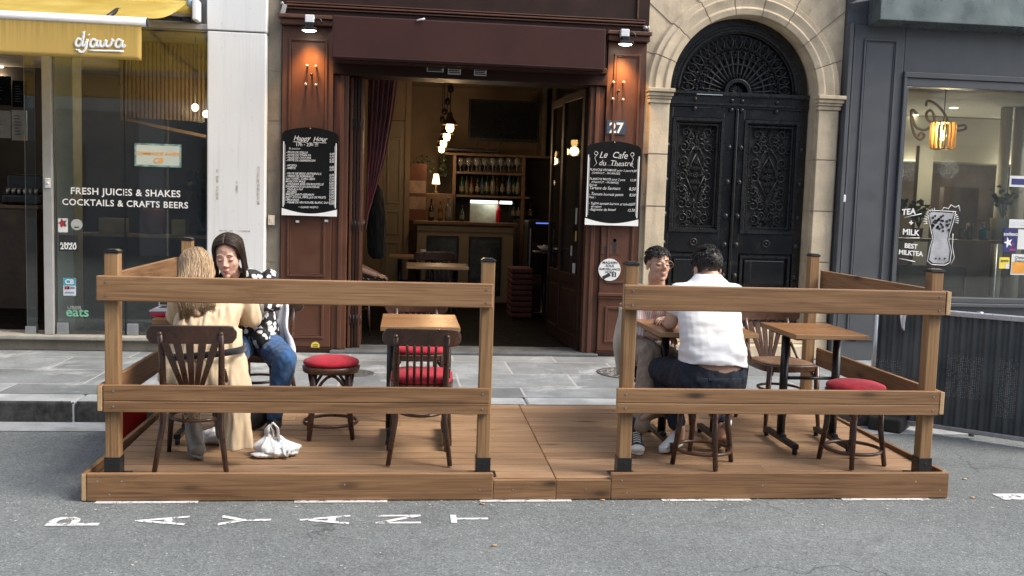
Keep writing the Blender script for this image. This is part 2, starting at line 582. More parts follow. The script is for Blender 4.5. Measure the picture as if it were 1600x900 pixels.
M_asphalt = mat_asphalt()
q = MB(); q.add([(-60, -60, 0), (60, -60, 0), (60, 60, 0), (-60, 60, 0)], [(0, 1, 2, 3)])
struct('road', q, M_asphalt)
YK = 6.79                                   # kerb line
q = MB(); q.box(-30, 30, YK + 0.26, 9.3, -0.05, 0.15)
struct('pavement', q, mat_slabs())
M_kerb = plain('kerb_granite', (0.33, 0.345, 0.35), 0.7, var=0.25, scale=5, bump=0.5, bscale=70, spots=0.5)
M_kerbf = plain('kerb_dirt_shade_face', (0.04, 0.04, 0.038), 0.9, var=0.7, scale=14, bump=0.8, bscale=40, spots=0.4)  # front face: dirt and shade both put into the dark colour
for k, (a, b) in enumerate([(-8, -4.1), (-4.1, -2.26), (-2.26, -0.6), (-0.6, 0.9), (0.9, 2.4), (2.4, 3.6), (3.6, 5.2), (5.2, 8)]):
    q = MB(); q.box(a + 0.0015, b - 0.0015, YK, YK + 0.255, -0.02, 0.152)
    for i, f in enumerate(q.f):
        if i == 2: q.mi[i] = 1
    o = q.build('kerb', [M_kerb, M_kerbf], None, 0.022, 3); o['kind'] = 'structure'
q = MB(); q.add([(-30, YK - 0.26, 0.004), (30, YK - 0.26, 0.004), (30, YK, 0.004), (-30, YK, 0.004)], [(0, 1, 2, 3)])
struct('gutter', q, plain('gutter_cement', (0.3, 0.315, 0.32), 0.75, var=0.3, scale=4, bump=0.4, spots=0.4))
M_paint = worn_paint('worn_road_paint', (0.55, 0.555, 0.55), 0.40)
M_paint2 = worn_paint('very_worn_road_paint', (0.66, 0.66, 0.65), 0.42)
for x0, x1 in [(-1.567, -1.052), (-0.56, -0.074), (0.42, 0.92), (1.424, 1.93), (2.46, 2.98), (3.42, 3.95), (4.4, 4.9)]:
    q = MB(); q.add([(x0, 4.986, 0.004), (x1, 4.986, 0.004), (x1, 5.1, 0.004), (x0, 5.1, 0.004)], [(0, 1, 2, 3)])
    struct('road_marking', q, M_paint)
# PAYANT painted along the bay, each letter lying with its head to the left
for ch, x0, x1, w in [('P', -1.445, -1.69, 0.13), ('A', -1.043, -1.29, 0.14), ('Y', -0.64, -0.885, 0.15), ('A', -0.255, -0.50, 0.14), ('N', 0.10, -0.125, 0.13), ('T', 0.44, 0.25, 0.12)]:
    me = text_mesh(ch, 'LEFT', 0.012, 0, 1)
    xs = [p[0] for p in me[0]]; ys = [p[1] for p in me[0]]
    q = MB()
    yc = 4.715
    q.add([(x0 + (x1 - x0) * (p[1] - min(ys)) / (max(ys) - min(ys)), yc + w * ((p[0] - min(xs)) / (max(xs) - min(xs)) - 0.5), 0.004) for p in me[0]], me[1])
    struct('road_marking_letter', q, M_paint2)

# the other side of the street, which the shop windows mirror and which shades them
M_opp = plain('opposite_render', (0.36, 0.38, 0.4), 0.8, var=0.15, scale=1.5)
M_oppg = plain('opposite_glass', (0.03, 0.035, 0.04), 0.15)
M_oppf = plain('opposite_shopfront', (0.10, 0.13, 0.17), 0.5, var=0.1)
ob = thing('apartment_building', 'pale rendered building across the street, mirrored in the shop windows', 'building', (0, -7.0, 0))
q = MB(); q.box(-17, 17, -8.0, -7.0, 3.6, OPP_H); q.build('wall', M_opp, ob)
q = MB()
for k in range(7):
    x = -15.2 + k * 4.6
    q.box(x, x + 3.9, -7.2, -6.95, 0, 3.6)
q.build('shopfront', M_oppf, ob)
q = MB()
for k in range(8): q.box(-15.9 + k * 4.6, -15.3 + k * 4.6, -7.3, -6.9, 0, 3.6)
q.build('pier', M_opp, ob)
for k in range(8):
    for j in range(3):
        if 4.6 + j * 2.9 + 1.9 < OPP_H:
            q = MB(); q.box(-14.2 + k * 3.9, -13.1 + k * 3.9, -7.05, -6.97, 4.4 + j * 2.9, 6.3 + j * 2.9); q.build('window', M_oppg, ob)
for k in range(7):
    q = MB(); q.box(-14.4 + k * 4.6, -12.6 + k * 4.6, -6.95, -6.93, 0.9, 2.8); q.build('window', M_oppg, ob)
# ================================================================== SHARED MATERIALS
M_cafe = plain('brown_painted_wood', (0.096, 0.037, 0.019), 0.45, var=0.22, scale=3.0, bump=0.15, bscale=30, spots=0.15)
M_cafe_d = plain('dark_brown_wood', (0.028, 0.0125, 0.0085), 0.5, var=0.3, scale=3, Specular_IOR_Level=0.25)
M_box = plain('maroon_cassette', (0.048, 0.0185, 0.0155), 0.6, var=0.15, scale=2, Specular_IOR_Level=0.2)
M_black = plain('black_metal', (0.012, 0.012, 0.013), 0.35, var=0.2)
M_blackm = plain('matt_black', (0.01, 0.01, 0.01), 0.75)
M_steel = plain('galvanised_steel', (0.45, 0.46, 0.47), 0.38, 0.85, var=0.15, scale=12)
M_alu = plain('grey_aluminium', (0.42, 0.41, 0.39), 0.45, 0.3, var=0.08)
M_white = plain('white_card', (0.72, 0.72, 0.7), 0.7, var=0.05)
M_whitep = plain('white_plastic', (0.75, 0.75, 0.74), 0.4, var=0.05)
M_ink = plain('black_print', (0.015, 0.015, 0.016), 0.6)
M_letter = plain('white_lettering', (0.8, 0.8, 0.77), 0.6, var=0.04)
M_chalk = plain('chalk', (0.62, 0.62, 0.6), 0.9, var=0.25, scale=40)
M_slate = plain('blackboard', (0.006, 0.007, 0.0075), 0.75, var=0.35, scale=4, Specular_IOR_Level=0.12)
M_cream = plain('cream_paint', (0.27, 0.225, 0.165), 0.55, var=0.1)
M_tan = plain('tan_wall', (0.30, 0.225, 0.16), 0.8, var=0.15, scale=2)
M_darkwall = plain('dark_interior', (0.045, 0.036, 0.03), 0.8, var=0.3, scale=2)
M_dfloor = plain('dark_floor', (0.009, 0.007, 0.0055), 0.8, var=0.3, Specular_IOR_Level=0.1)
M_glass = pane_glass('shop_glass', (0.84, 0.88, 0.85), boost=1.6)
M_glassd = pane_glass('door_glass', (0.6, 0.62, 0.6), boost=0.06)
M_glass2 = pane_glass('tea_glass', (0.85, 0.88, 0.84), dirt_shine=0.05, boost=1.3)
M_bglass = pane_glass('drinking_glass', (0.7, 0.7, 0.66), dirt_shine=0.45, boost=2.0)  # large pale diffuse share puts a shine into the glass colour
M_orange = plain('orange_print', (0.75, 0.33, 0.05), 0.6)
M_yellow = plain('yellow_print', (0.75, 0.58, 0.08), 0.6)
M_red = plain('red_print', (0.55, 0.03, 0.03), 0.5)
M_navy = plain('navy_print', (0.03, 0.03, 0.15), 0.5)
M_tealp = plain('teal_print', (0.06, 0.30, 0.40), 0.5)
M_green = plain('green_print', (0.18, 0.45, 0.30), 0.5)
M_bulb = emit('warm_bulb', (1.0, 0.60, 0.2), 7)
M_spot = emit('led_face', (1.0, 0.93, 0.78), 10)
M_tube = emit('fluorescent', (0.95, 1.0, 0.93), 1.2)
XR, ZR, YR = V((1, 0, 0)), V((0, 0, 1)), V((0, 1, 0))


def mat_limestone(name, c, joints=True):
    m, nt, out = new_mat(name)
    v = coords(nt, rnd=False)
    n1 = ramp(nt, tex_noise(nt, v, 2.0, 7, 0.68), [(0.3, 0.66), (0.7, 1.2)])
    col = mixc(nt, 1.0, c, n1, 'MULTIPLY')
    st = ramp(nt, tex_noise(nt, coords(nt, (5, 5, 1.1), rnd=False), 1.3, 5, 0.65), [(0.52, 0.0), (0.72, 0.5)])
    oi = nt.nodes.new('ShaderNodeObjectInfo'); g_ = nt.nodes.new('ShaderNodeNewGeometry')
    rr_ = math_n(nt, 'FRACT', math_n(nt, 'ADD', oi.outputs['Random'], g_.outputs['Random Per Island']))
    col = mixc(nt, 1.0, col, ramp(nt, rr_, [(0.0, (0.88, 0.87, 0.86)), (0.5, (1.0, 0.99, 0.97)), (1.0, (1.06, 1.04, 1.0))]), 'MULTIPLY')
    col = mixc(nt, st, col, tuple(x * 0.45 for x in c))
    pit = ramp(nt, tex_noise(nt, v, 34, 3, 0.6), [(0.66, 0.0), (0.72, 0.65)])
    col = mixc(nt, pit, col, tuple(x * 0.35 for x in c))
    principled(nt, out, col, 0.85, 0, tex_noise(nt, v, 45, 5, 0.7), 0.5, 0.006)
    return m


M_lime = mat_limestone('limestone', (0.60, 0.50, 0.36))
M_lime2 = mat_limestone('dirty_old_stone', (0.24, 0.21, 0.165))
M_joint = plain('stone_joint', (0.22, 0.18, 0.13), 0.9)


def molding(q, x0, x1, z0, z1, y, w=0.02, d=0.012):
    """raised picture-frame bead on an upright panel"""
    q.box(x0, x1, y - d, y + 0.01, z0, z0 + w); q.box(x0, x1, y - d, y + 0.01, z1 - w, z1)
    q.box(x0, x0 + w, y - d, y + 0.01, z0 + w, z1 - w); q.box(x1 - w, x1, y - d, y + 0.01, z0 + w, z1 - w)


def poster(name, label, cat, r, y, m, parent=None, draw=None, group=None, th=0.003):
    """thin card with whatever draw(q-factory) prints on it"""
    x0, x1, z0, z1 = r
    q = MB(); q.box(x0, x1, y - th, y, z0, z1)
    o = q.build(name, m, parent)
    if parent is None: tag(o, label, cat, group)
    if draw: draw(o, x0, x1, z0, z1, y - th - 0.0015)
    return o


def flat(q, x0, x1, z0, z1, y):
    q.add([(x0, y, z0), (x1, y, z0), (x1, y, z1), (x0, y, z1)], [(0, 1, 2, 3)])


# ================================================================== CAFE FRONT
YF = 9.06
cf = thing('cafe_shopfront', 'brown panelled wooden cafe shopfront with a wide open doorway', 'shopfront', (0.55, YF, 0.15))
for x0, x1 in ((-1.165, -0.70), (1.86, 2.235)):
    q = MB()
    q.box(x0, x1, YF, YF + 0.3, 0.2, 3.158)
    q.build('pilaster', M_cafe, cf, 0.006)
    q = MB()
    molding(q, x0 + 0.06, x1 - 0.055, 0.865, 3.05, YF, 0.022, 0.014)
    molding(q, x0 + 0.085, x1 - 0.08, 0.89, 3.025, YF, 0.008, 0.009)
    molding(q, x0 + 0.065, x1 - 0.06, 0.285, 0.64, YF, 0.024, 0.016)
    molding(q, x0 + 0.092, x1 - 0.088, 0.312, 0.613, YF, 0.008, 0.009)
    q.build('panel_moulding', M_cafe, cf, 0.004)
    q = MB(); q.box(x0 - 0.012, x1 + 0.012, YF - 0.03, YF + 0.02, 0.74, 0.772); q.box(x0 - 0.006, x1 + 0.006, YF - 0.018, YF + 0.02, 0.715, 0.738)
    q.build('rail_moulding', M_cafe, cf, 0.005)
    q = MB(); q.box(x0 - 0.015, x1 + 0.015, YF - 0.03, YF + 0.1, 0.155, 0.198); q.build('plinth', M_cafe_d, cf, 0.004)
    q = MB(); q.box(x0 - 0.03, x1 + 0.02, YF - 0.10, YF + 0.28, 3.215, 3.25); q.box(x0 - 0.012, x1 + 0.01, YF - 0.07, YF + 0.28, 3.162, 3.213)
    q.build('cornice', M_cafe, cf, 0.006)
q = MB()
q.box(-0.698, -0.56, YF + 0.03, YF + 0.3, 0.18, 2.74); q.box(-0.64, -0.60, YF + 0.01, YF + 0.04, 0.18, 2.74); q.build('door_frame', M_cafe, cf, 0.006)
q = MB()
q.box(1.715, 1.858, YF + 0.03, YF + 0.3, 0.18, 2.74); q.box(1.76, 1.80, YF + 0.01, YF + 0.04, 0.18, 2.74)
q.build('door_frame', M_cafe, cf, 0.006)
q = MB(); q.box(-0.70, 1.86, YF - 0.02, YF + 0.3, 2.742, 2.86); q.box(-0.69, 1.85, YF - 0.05, YF + 0.05, 2.85, 2.9)
q.build('lintel', M_cafe_d, cf, 0.006)
q = MB(); q.box(-1.18, 2.245, YF + 0.0, YF + 0.35, 3.252, 5.2); q.box(-0.69, 1.85, YF + 0.01, YF + 0.34, 2.905, 3.25)
q.build('fascia', M_cafe_d, cf)
q = MB(); q.box(-1.13, 2.2, YF - 0.03, YF + 0.02, 3.335, 3.35); q.box(-1.13, 2.2, YF - 0.02, YF + 0.02, 3.31, 3.322); q.box(-1.13, 2.2, YF - 0.02, YF + 0.02, 3.362, 3.372)
q.box(2.12, 2.135, YF - 0.02, YF + 0.02, 3.38, 5.2)
q.build('fascia_moulding', M_cafe, cf, 0.003)
q = MB(); q.box(-0.70, 1.86, YF - 0.06, YF + 0.36, 0.15, 0.178); q.build('threshold', plain('threshold_tiles', (0.1, 0.105, 0.105), 0.5, var=0.4, scale=6), cf, 0.006)
# room behind
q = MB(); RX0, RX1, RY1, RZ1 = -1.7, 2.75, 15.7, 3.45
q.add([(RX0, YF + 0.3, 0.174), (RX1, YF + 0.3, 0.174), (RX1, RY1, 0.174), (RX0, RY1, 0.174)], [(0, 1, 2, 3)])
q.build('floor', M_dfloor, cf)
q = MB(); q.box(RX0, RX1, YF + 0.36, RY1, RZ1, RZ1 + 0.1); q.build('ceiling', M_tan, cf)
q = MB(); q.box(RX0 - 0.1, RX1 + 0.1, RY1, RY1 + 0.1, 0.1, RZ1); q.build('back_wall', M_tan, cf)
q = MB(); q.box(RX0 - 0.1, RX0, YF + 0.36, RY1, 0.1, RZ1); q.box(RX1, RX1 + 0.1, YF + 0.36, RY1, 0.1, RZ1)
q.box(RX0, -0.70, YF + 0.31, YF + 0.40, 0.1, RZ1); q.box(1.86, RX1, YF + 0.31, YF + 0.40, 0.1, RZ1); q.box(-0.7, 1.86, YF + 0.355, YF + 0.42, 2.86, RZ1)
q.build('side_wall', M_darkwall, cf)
# folded door leaves on the left, glazed leaf swung in on the right
for k, (x, d) in enumerate(((-0.548, 0.36), (-0.517, 0.38), (-0.486, 0.35), (-0.455, 0.38))):
    q = MB(); q.box(x, x + 0.026, YF + 0.12 + 0.01 * k, YF + 0.12 + d, 0.185, 2.735)
    lf = q.build('door_leaf', M_cafe if k in (0, 3) else M_cafe_d, cf, 0.004)
    for z in (0.45, 1.35, 2.3): q = MB(); q.tube([(x + 0.028, YF + 0.118, z - 0.05), (x + 0.028, YF + 0.118, z + 0.05)], 0.004, 6); q.build('hinge', M_black, lf)


M_sdim = plain('faded_sticker', (0.36, 0.35, 0.33), 0.7)
M_ydim = plain('faded_yellow_sticker', (0.38, 0.27, 0.05), 0.7)


def glazed_leaf(a, b, stickers=()):
    a = V((*a, 0)); b = V((*b, 0)); d = (b - a).normalized(); L = (b - a).length
    n = d.cross(ZR)
    def bx(q, t0, t1, z0, z1, th=0.04):
        m = a + d * ((t0 + t1) / 2) + ZR * ((z0 + z1) / 2)
        q.obox(m, d * (t1 - t0) / 2, n * th / 2, ZR * (z1 - z0) / 2)
    q = MB()
    bx(q, 0, 0.07, 0.185, 2.73); bx(q, L - 0.07, L, 0.185, 2.73); bx(q, 0.07, L - 0.07, 2.65, 2.73); bx(q, 0.07, L - 0.07, 0.185, 0.32); bx(q, 0.07, L - 0.07, 0.82, 0.92)
    lf = q.build('door_leaf', M_cafe_d, cf, 0.004)
    q = MB(); bx(q, 0.07, L - 0.07, 0.92, 2.65, 0.008); q.build('pane', M_glassd, lf)
    q = MB(); bx(q, 0.07, L - 0.07, 0.32, 0.82, 0.02); bx(q, 0.13, L - 0.13, 0.38, 0.76, 0.03); q.build('panel', M_cafe_d, lf, 0.004)
    for t, z, w, h, mm in stickers:
        q = MB(); c = a + d * t + ZR * z - n * 0.008
        q.obox(c, d * w / 2, n * 0.001, ZR * h / 2); q.build('sticker', mm, lf)
    q = MB(); c = a + d * (L - 0.035) + ZR * 1.15
    for sgn in (1, -1): q.tube([c + n * 0.02 * sgn, c + n * 0.07 * sgn, c + n * 0.07 * sgn - d * 0.1], 0.009, 8)
    q.build('handle', M_steel, lf)


glazed_leaf((1.70, YF + 0.14), (1.60, YF + 0.86), ((0.18, 1.5, 0.05, 0.16, M_sdim), (0.17, 1.3, 0.045, 0.10, M_ydim), (0.3, 1.15, 0.05, 0.10, M_sdim), (0.2, 0.98, 0.09, 0.1, M_sdim)))
glazed_leaf((1.63, YF + 0.88), (1.585, YF + 1.5))

# awning cassette, lintel stickers, bolts
ab = thing('awning_cassette', 'long maroon awning box closed above the cafe doorway', 'awning', (0.53, 8.72, 2.83))
q = MB(); q.prism([(0, 0), (0.34, -0.0), (0.34, 0.385), (0.05, 0.385), (0, 0.36)], (-0.69, 8.72, 2.83), YR, ZR, 0.0) if False else None
q.box(-0.692, 1.764, 8.72, YF - 0.055, 2.832, 3.212)
q.build('housing', M_box, ab, 0.012, 3)
q = MB(); q.box(-0.66, 1.73, 8.745, 8.80, 2.818, 2.83); q.box(-0.67, 1.74, 8.71, 8.722, 2.845, 2.858); q.build('front_bar', M_cafe_d, ab, 0.004)
q = MB(); q.tube([(0.05, 8.715, 3.2), (0.12, 8.70, 3.215)], 0.008, 6); q.build('clip', M_white, ab)
for (x0, y0, x1, y1), lb in (((667, 102, 693, 113), 'torn white paper sticker, leftmost on the beam over the cafe door'), ((700, 101, 720, 117), 'square white printed sticker, middle one on the beam over the cafe door'), ((741, 104, 760, 119), 'square white printed sticker, rightmost on the beam over the cafe door')):
    def dr(o, a, b, c, d, y):
        q = MB()
        for k in range(4):
            z = c + (d - c) * (0.2 + 0.2 * k)
            flat(q, a + 0.008, b - 0.008 - 0.01 * (k % 2), z - 0.006, z + 0.004, y)
        q.build('print', M_ink, o)
    poster('sticker', lb, 'sticker', rect(x0, y0, x1, y1, YF - 0.02), YF - 0.052 + 0.03, M_white, None, dr)
for px, py in ((480, 103), (494, 104), (487, 117), (478, 132), (494, 133), (958, 129), (974, 129), (966, 143), (957, 155), (973, 156)):
    x, z = at(px, py, YF - 0.03)
    q = MB(); q.tube([(x, YF + 0.01, z), (x, YF - 0.045, z)], 0.008, 8); q.ell((x, YF - 0.05, z), (0.013, 0.008, 0.013), n=10, m=6)
    tag(q.build('bolt', M_alu if (px, py) not in ((487, 117), (966, 143)) else M_black), 'metal fixing bolt sticking out of the ' + ('left' if px < 700 else 'right') + ' brown pilaster under its floodlight', 'bolt', 'bolts in the ' + ('left' if px < 700 else 'right') + ' cafe pilaster')

# floodlights
for px, py, nm in ((483, 35, 'left'), (978, 57, 'right')):
    x, z = at(px, py, 8.87)
    t = thing('floodlight', 'small lit black floodlight over the ' + nm + ' brown pilaster', 'floodlight', (x, 8.9, z), None)
    q = MB(); q.box(x - 0.04, x + 0.04, 8.9, 8.96, z + 0.005, z + 0.075); q.build('junction_box', M_whitep, t, 0.006)
    q = MB(); q.box(x - 0.035, x + 0.035, 8.86, 8.93, z - 0.045, z + 0.003); q.prism([(-0.075, -0.07), (0.075, -0.07), (0.06, -0.045), (-0.06, -0.045)], (x, 8.93, z), XR, ZR, 0.1) ; q.build('housing', M_black, t, 0.005)
    q = MB(); q.lathe([(0.002, 0.0), (0.04, -0.008), (0.062, 0.002)], (x, 8.88, z - 0.072), 20, sy=0.75); q.build('lens', M_spot, t)
    q = MB(); q.tube(arc((x + 0.07, 8.93, z + 0.015), 0.035, -0.3, PI + 0.4, 10), 0.007, 6); q.build('cable', M_black, t)
    lamp('SPOT', 'floodlight_lamp', (x, 8.93, z - 0.10), 30, (1.0, 0.53, 0.16), 0.05, (x + 0.005, 9.10, z - 0.9), 84, 1.0)


# chalkboards -----------------------------------------------------------------
def chalkboard(r, label, lines, ns):
    x0, x1, z0, z1 = r
    t = thing('chalkboard', label, 'chalkboard', ((x0 + x1) / 2, YF - 0.03, z0))
    y = YF - 0.055
    W = x1 - x0; H = z1 - z0
    top = [(W * (0.06 + 0.88 * k / 12), H * (0.955 + 0.045 * math.sin(PI * k / 12))) for k in range(13)]
    q = MB(); q.prism([(0, 0.0), (W, 0.0), (W, H * 0.92)] + top[::-1] + [(0, H * 0.92)], (x0, y + 0.02, z0), XR, ZR, -0.02) if False else q.prism([(0, H * 0.92)] + top + [(W, H * 0.92), (W, 0), (0, 0)], (x0, y + 0.02, z0), XR, ZR, 0.02)
    b = q.build('board', M_slate, t, 0.003)
    yy = y - 0.0035
    # white painted skirt with a curved upper edge, and the white line running up both sides
    q = MB()
    n = 14
    for k in range(n):
        u0, u1 = k / n, (k + 1) / n
        f = lambda u: H * (0.085 - 0.055 * math.sin(PI * u))
        q.add([(x0 + W * (0.005 + 0.99 * u0), yy, z0 + 0.004), (x0 + W * (0.005 + 0.99 * u1), yy, z0 + 0.004), (x0 + W * (0.005 + 0.99 * u1), yy, z0 + f(u1)), (x0 + W * (0.005 + 0.99 * u0), yy, z0 + f(u0))], [(0, 1, 2, 3)])
    for sx in (0.02, 0.955): flat(q, x0 + W * sx, x0 + W * (sx + 0.02), z0 + H * 0.1, z0 + H * 0.83, yy)
    for sx in (0.05, 0.94): flat(q, x0 + W * sx, x0 + W * (sx + 0.006), z0 + H * 0.12, z0 + H * 0.8, yy)
    q.build('border', M_letter, t)
    q = MB()
    for (u, v, s, txt, sh, b, al) in lines:
        q.text(txt, (x0 + W * u, yy, z0 + H * v), XR + ZR * ns, ZR, s, al, b, sh, 0.92, 0.12)
    q.build('handwriting', M_chalk, t)
    q = MB(); q.ell(((x0 + x1) / 2, y - 0.004, z1 - 0.012), 0.006, n=8, m=6); q.build('screw', M_steel, t)
    return t, x0, x1, z0, z1, yy


L = []
L += [(0.2, 0.845, 0.062, 'Happy', 0.3, 0.01, 'LEFT'), (0.55, 0.845, 0.062, 'Hour', 0.3, 0.01, 'LEFT'), (0.24, 0.785, 0.045, '17h - 23h !!!', 0.0, 0.012, 'LEFT'), (0.12, 0.745, 0.024, 'En pression', 0.2, 0.0, 'LEFT')]
rows = [('- PINTE DE STELLA', '6,00'), ('- PINTE DE TITAN PA', '6,50'), ('- PINTE DE CHOUFFE', '6,50'), ('- PINTE DE GRIMBERGEN', '6,00'), None, ('- MOJITO', '6,00'), ('- SPRITZ', '5,50'), None, ('- PINTE DE BIERE ARTISANALE', '6,00'), ('- VERRE DE BORDEAUX', '3,50'), ('GIN TONIC, CUBA LIBRE', '5,50'), ('MOSCOW MULE', '6,00'), ('- WONDER BEER EN BOUTEILLE', '5,00'), ('DESPERADOS EN BOUTEILLE', '5,00'), ('- TEQUILA PAF', '3,00'), ('- RICARD', '2,50'), ('SPRITZ SAINT-GERMAIN', '6,50'), ('SOFT (COCA, PEPSI, JUS DE FRUIT)', '2,50'), ('LIMONADE', '2,00'), ('- VERRE DE VIN ROUGE, BLANC OU ROSE', '3,50')]
for i, rw in enumerate(rows):
    if rw:
        v = 0.70 - i * 0.0295
        L.append((0.07, v, 0.026, rw[0], 0.15, 0.02, 'LEFT')); L.append((0.93, v, 0.026, rw[1], 0.15, 0.022, 'RIGHT'))
L += [(0.3, 0.09, 0.024, '+ GRAND MOJITO', 0.15, 0.012, 'LEFT')]
r = rect(440, 200, 529, 337, YF - 0.05)
t, x0, x1, z0, z1, yy = chalkboard((-1.152, -0.645, 1.43, 2.245), 'black chalkboard of happy hour prices on the left brown pilaster', L, 0.02)
q = MB(); flat(q, x0 + 0.1, x0 + 0.22, z0 + 0.675, z0 + 0.68, yy); flat(q, x0 + 0.28, x0 + 0.40, z0 + 0.675, z0 + 0.68, yy); q.build('underline', M_chalk, t)
L = [(0.22, 0.80, 0.088, 'Le  Cafe', 0.35, 0.0, 'LEFT'), (0.22, 0.71, 0.075, 'du  Theatre', 0.25, 0.0, 'LEFT')]
rows = [('PLANCHE FROMAGE pour 2 pers', '14,50', 0.03), ('   (CHARCUT. - FROMAGES)', '', 0.026), ('', '', 0), ('PLANCHE MIXTE pour 2 pers', '15,50', 0.03), ('   (CHARCUT. - FROMAGE)', '', 0.026), ('Entree', '', 0.03), ('Tartare de Saumon', '8,50', 0.042), ('', '', 0), ('- Tomate burrata pesto', '8,50', 0.038), ('Plats :', '', 0.03), ('', '', 0), ('- Tagine tomate burrata et taboule', '12,50', 0.033), ('   de saison', '', 0.03), ('- Baguette de boeuf', '12,50', 0.036)]
for i, (a, b, s) in enumerate(rows):
    v = 0.645 - i * 0.036
    if a: L.append((0.06, v, s, a, 0.25, 0.006, 'LEFT'))
    if b: L.append((0.92, v, s, b, 0.25, 0.012, 'RIGHT'))
t, x0, x1, z0, z1, yy = chalkboard((1.682, 2.208, 1.42, 2.225), 'black chalkboard with a menu headed Le Cafe du Theatre on the right brown pilaster', L, 0.0)
q = MB()
for cx, s in ((x0 + 0.085, 1), (x1 - 0.085, -1)):
    pts = [(cx + s * 0.02 * math.cos(a) * (1 - a / 9), yy, z0 + 0.68 + 0.025 * math.sin(a) * (1 - a / 9)) for a in [i * 0.4 for i in range(14)]]
    pts = [(cx - s * 0.015, yy, z0 + 0.56), (cx + s * 0.012, yy, z0 + 0.59), (cx - s * 0.01, yy, z0 + 0.64)] + pts
    q.tube(pts, 0.0028, 5)
    q.tube([(x0 + 0.14, yy, z0 + 0.575), (x0 + 0.40, yy, z0 + 0.575)], 0.001, 4)
q.build('flourish', M_chalk, t)

# number plate, pictogram, warning disc, small yellow disc
def dr27(o, a, b, c, d, y):
    q = MB(); q.text('27', ((a + b) / 2, y, c + 0.016), XR, ZR, 0.135, 'CENTER', 0.03); q.build('number', M_letter, o)
poster('house_number', 'dark blue enamel house number 27 plate on the right brown pilaster', 'house number', (1.872, 2.056, 2.292, 2.425), YF - 0.004, plain('enamel_blue', (0.05, 0.075, 0.11), 0.3), None, dr27, th=0.006)
def drlit(o, a, b, c, d, y):
    q = MB(); cx = (a + b) / 2; w = b - a; h = d - c
    q.lathe([(0.0, -0.001), (0.016, -0.001), (0.016, 0.001), (0.0, 0.001)], (0, 0, 0), 12)
    q.v = [V((cx + 0.035 + p.x, y, d - 0.035 + p.y)) for p in q.v]
    flat(q, cx + 0.015, cx + 0.055, c + 0.075, d - 0.055, y); flat(q, cx + 0.018, cx + 0.032, c + 0.01, c + 0.075, y); flat(q, cx + 0.038, cx + 0.052, c + 0.01, c + 0.075, y)
    q.add([(cx - 0.02, y, d - 0.07), (cx + 0.015, y, d - 0.065), (cx + 0.015, y, d - 0.05), (cx - 0.02, y, d - 0.085)], [(0, 3, 1, 2)])
    q.add([(a + 0.02, y, c + 0.075), (a + 0.075, y, c + 0.075), (a + 0.068, y, c + 0.012), (a + 0.028, y, c + 0.012)], [(0, 1, 2, 3)])
    q.build('pictogram', M_ink, o)
poster('litter_sign', 'brown litter bin pictogram panel under the right chalkboard', 'sign', (1.868, 2.052, 1.145, 1.315), YF - 0.003, plain('sign_brown', (0.09, 0.035, 0.022), 0.5), None, drlit)
q = MB(); cx, cz = 1.953, 0.996
q.tube([(cx, YF + 0.0, cz), (cx, YF - 0.018, cz)], 0.108, 32, smooth=False)
o = tag(q.build('warning_sticker', M_white), 'round white shop video surveillance sticker below the right chalkboard', 'sticker')
q = MB()
for k, (s, sz) in enumerate((('MAGASIN', 0.034), ('SOUS', 0.034), ('SURVEILLANCE', 0.03), ('VIDEO', 0.032))):
    q.text(s, (cx, YF - 0.0195, cz + 0.058 - k * 0.031), XR, ZR, sz, 'CENTER', 0.02)
q.obox((cx - 0.03, YF - 0.0195, cz - 0.062), V((0.035, 0, 0.018)), V((0, 0.0005, 0)), V((-0.007, 0, 0.014)))
q.obox((cx + 0.045, YF - 0.0195, cz - 0.045), V((0.02, 0, 0)), V((0, 0.0005, 0)), V((0, 0, 0.022)))
q.build('print', M_ink, o)
q = MB(); q.text('3', (cx + 0.045, YF - 0.021, cz - 0.06), XR, ZR, 0.042, 'CENTER', 0.03); q.build('print', M_white, o)
q = MB(); cx, cz = -0.835, 0.212
q.tube([(cx, YF + 0.0, cz), (cx, YF - 0.004, cz)], 0.04, 24, smooth=False)
o = tag(q.build('yellow_sticker', M_yellow), 'small round yellow sticker at the foot of the left brown pilaster', 'sticker')
q = MB()
for k in range(3): flat(q, cx - 0.024, cx + 0.024, cz - 0.018 + 0.014 * k, cz - 0.013 + 0.014 * k, YF - 0.0055)
q.build('print', M_ink, o)
for px, py in ((465, 346), (510, 345)):
    x, z = at(px, py, YF - 0.01)
    q = MB(); q.box(x - 0.016, x + 0.016, YF - 0.024, YF - 0.012, z - 0.01, z + 0.01)
    tag(q.build('wall_clip', M_whitep), 'tiny white clip on the brown pilaster just under the happy hour chalkboard', 'clip', 'clips under the left chalkboard')
x, z = at(443, 11, YF - 0.04)
q = MB(); q.obox((x, YF - 0.03, z - 0.02), V((0.018, 0, -0.006)), V((0, 0.02, 0)), V((0.012, 0, 0.045))); q.ell((x - 0.012, YF - 0.04, z + 0.035), 0.014)
tag(q.build('awning_crank', M_alu, None, 0.004), 'small pale crank fitting at the top left of the cafe front', 'fitting')
x, z = at(1008, 44, YF - 0.04)
q = MB(); q.ell((x, YF - 0.05, z), (0.022, 0.03, 0.02)); q.ell((x + 0.03, YF - 0.05, z - 0.004), (0.015, 0.02, 0.028)); q.tube([(x, YF, z), (x, YF - 0.05, z)], 0.01)
tag(q.build('hose_valve', M_alu), 'small metal valve at the top right of the cafe front', 'fitting')

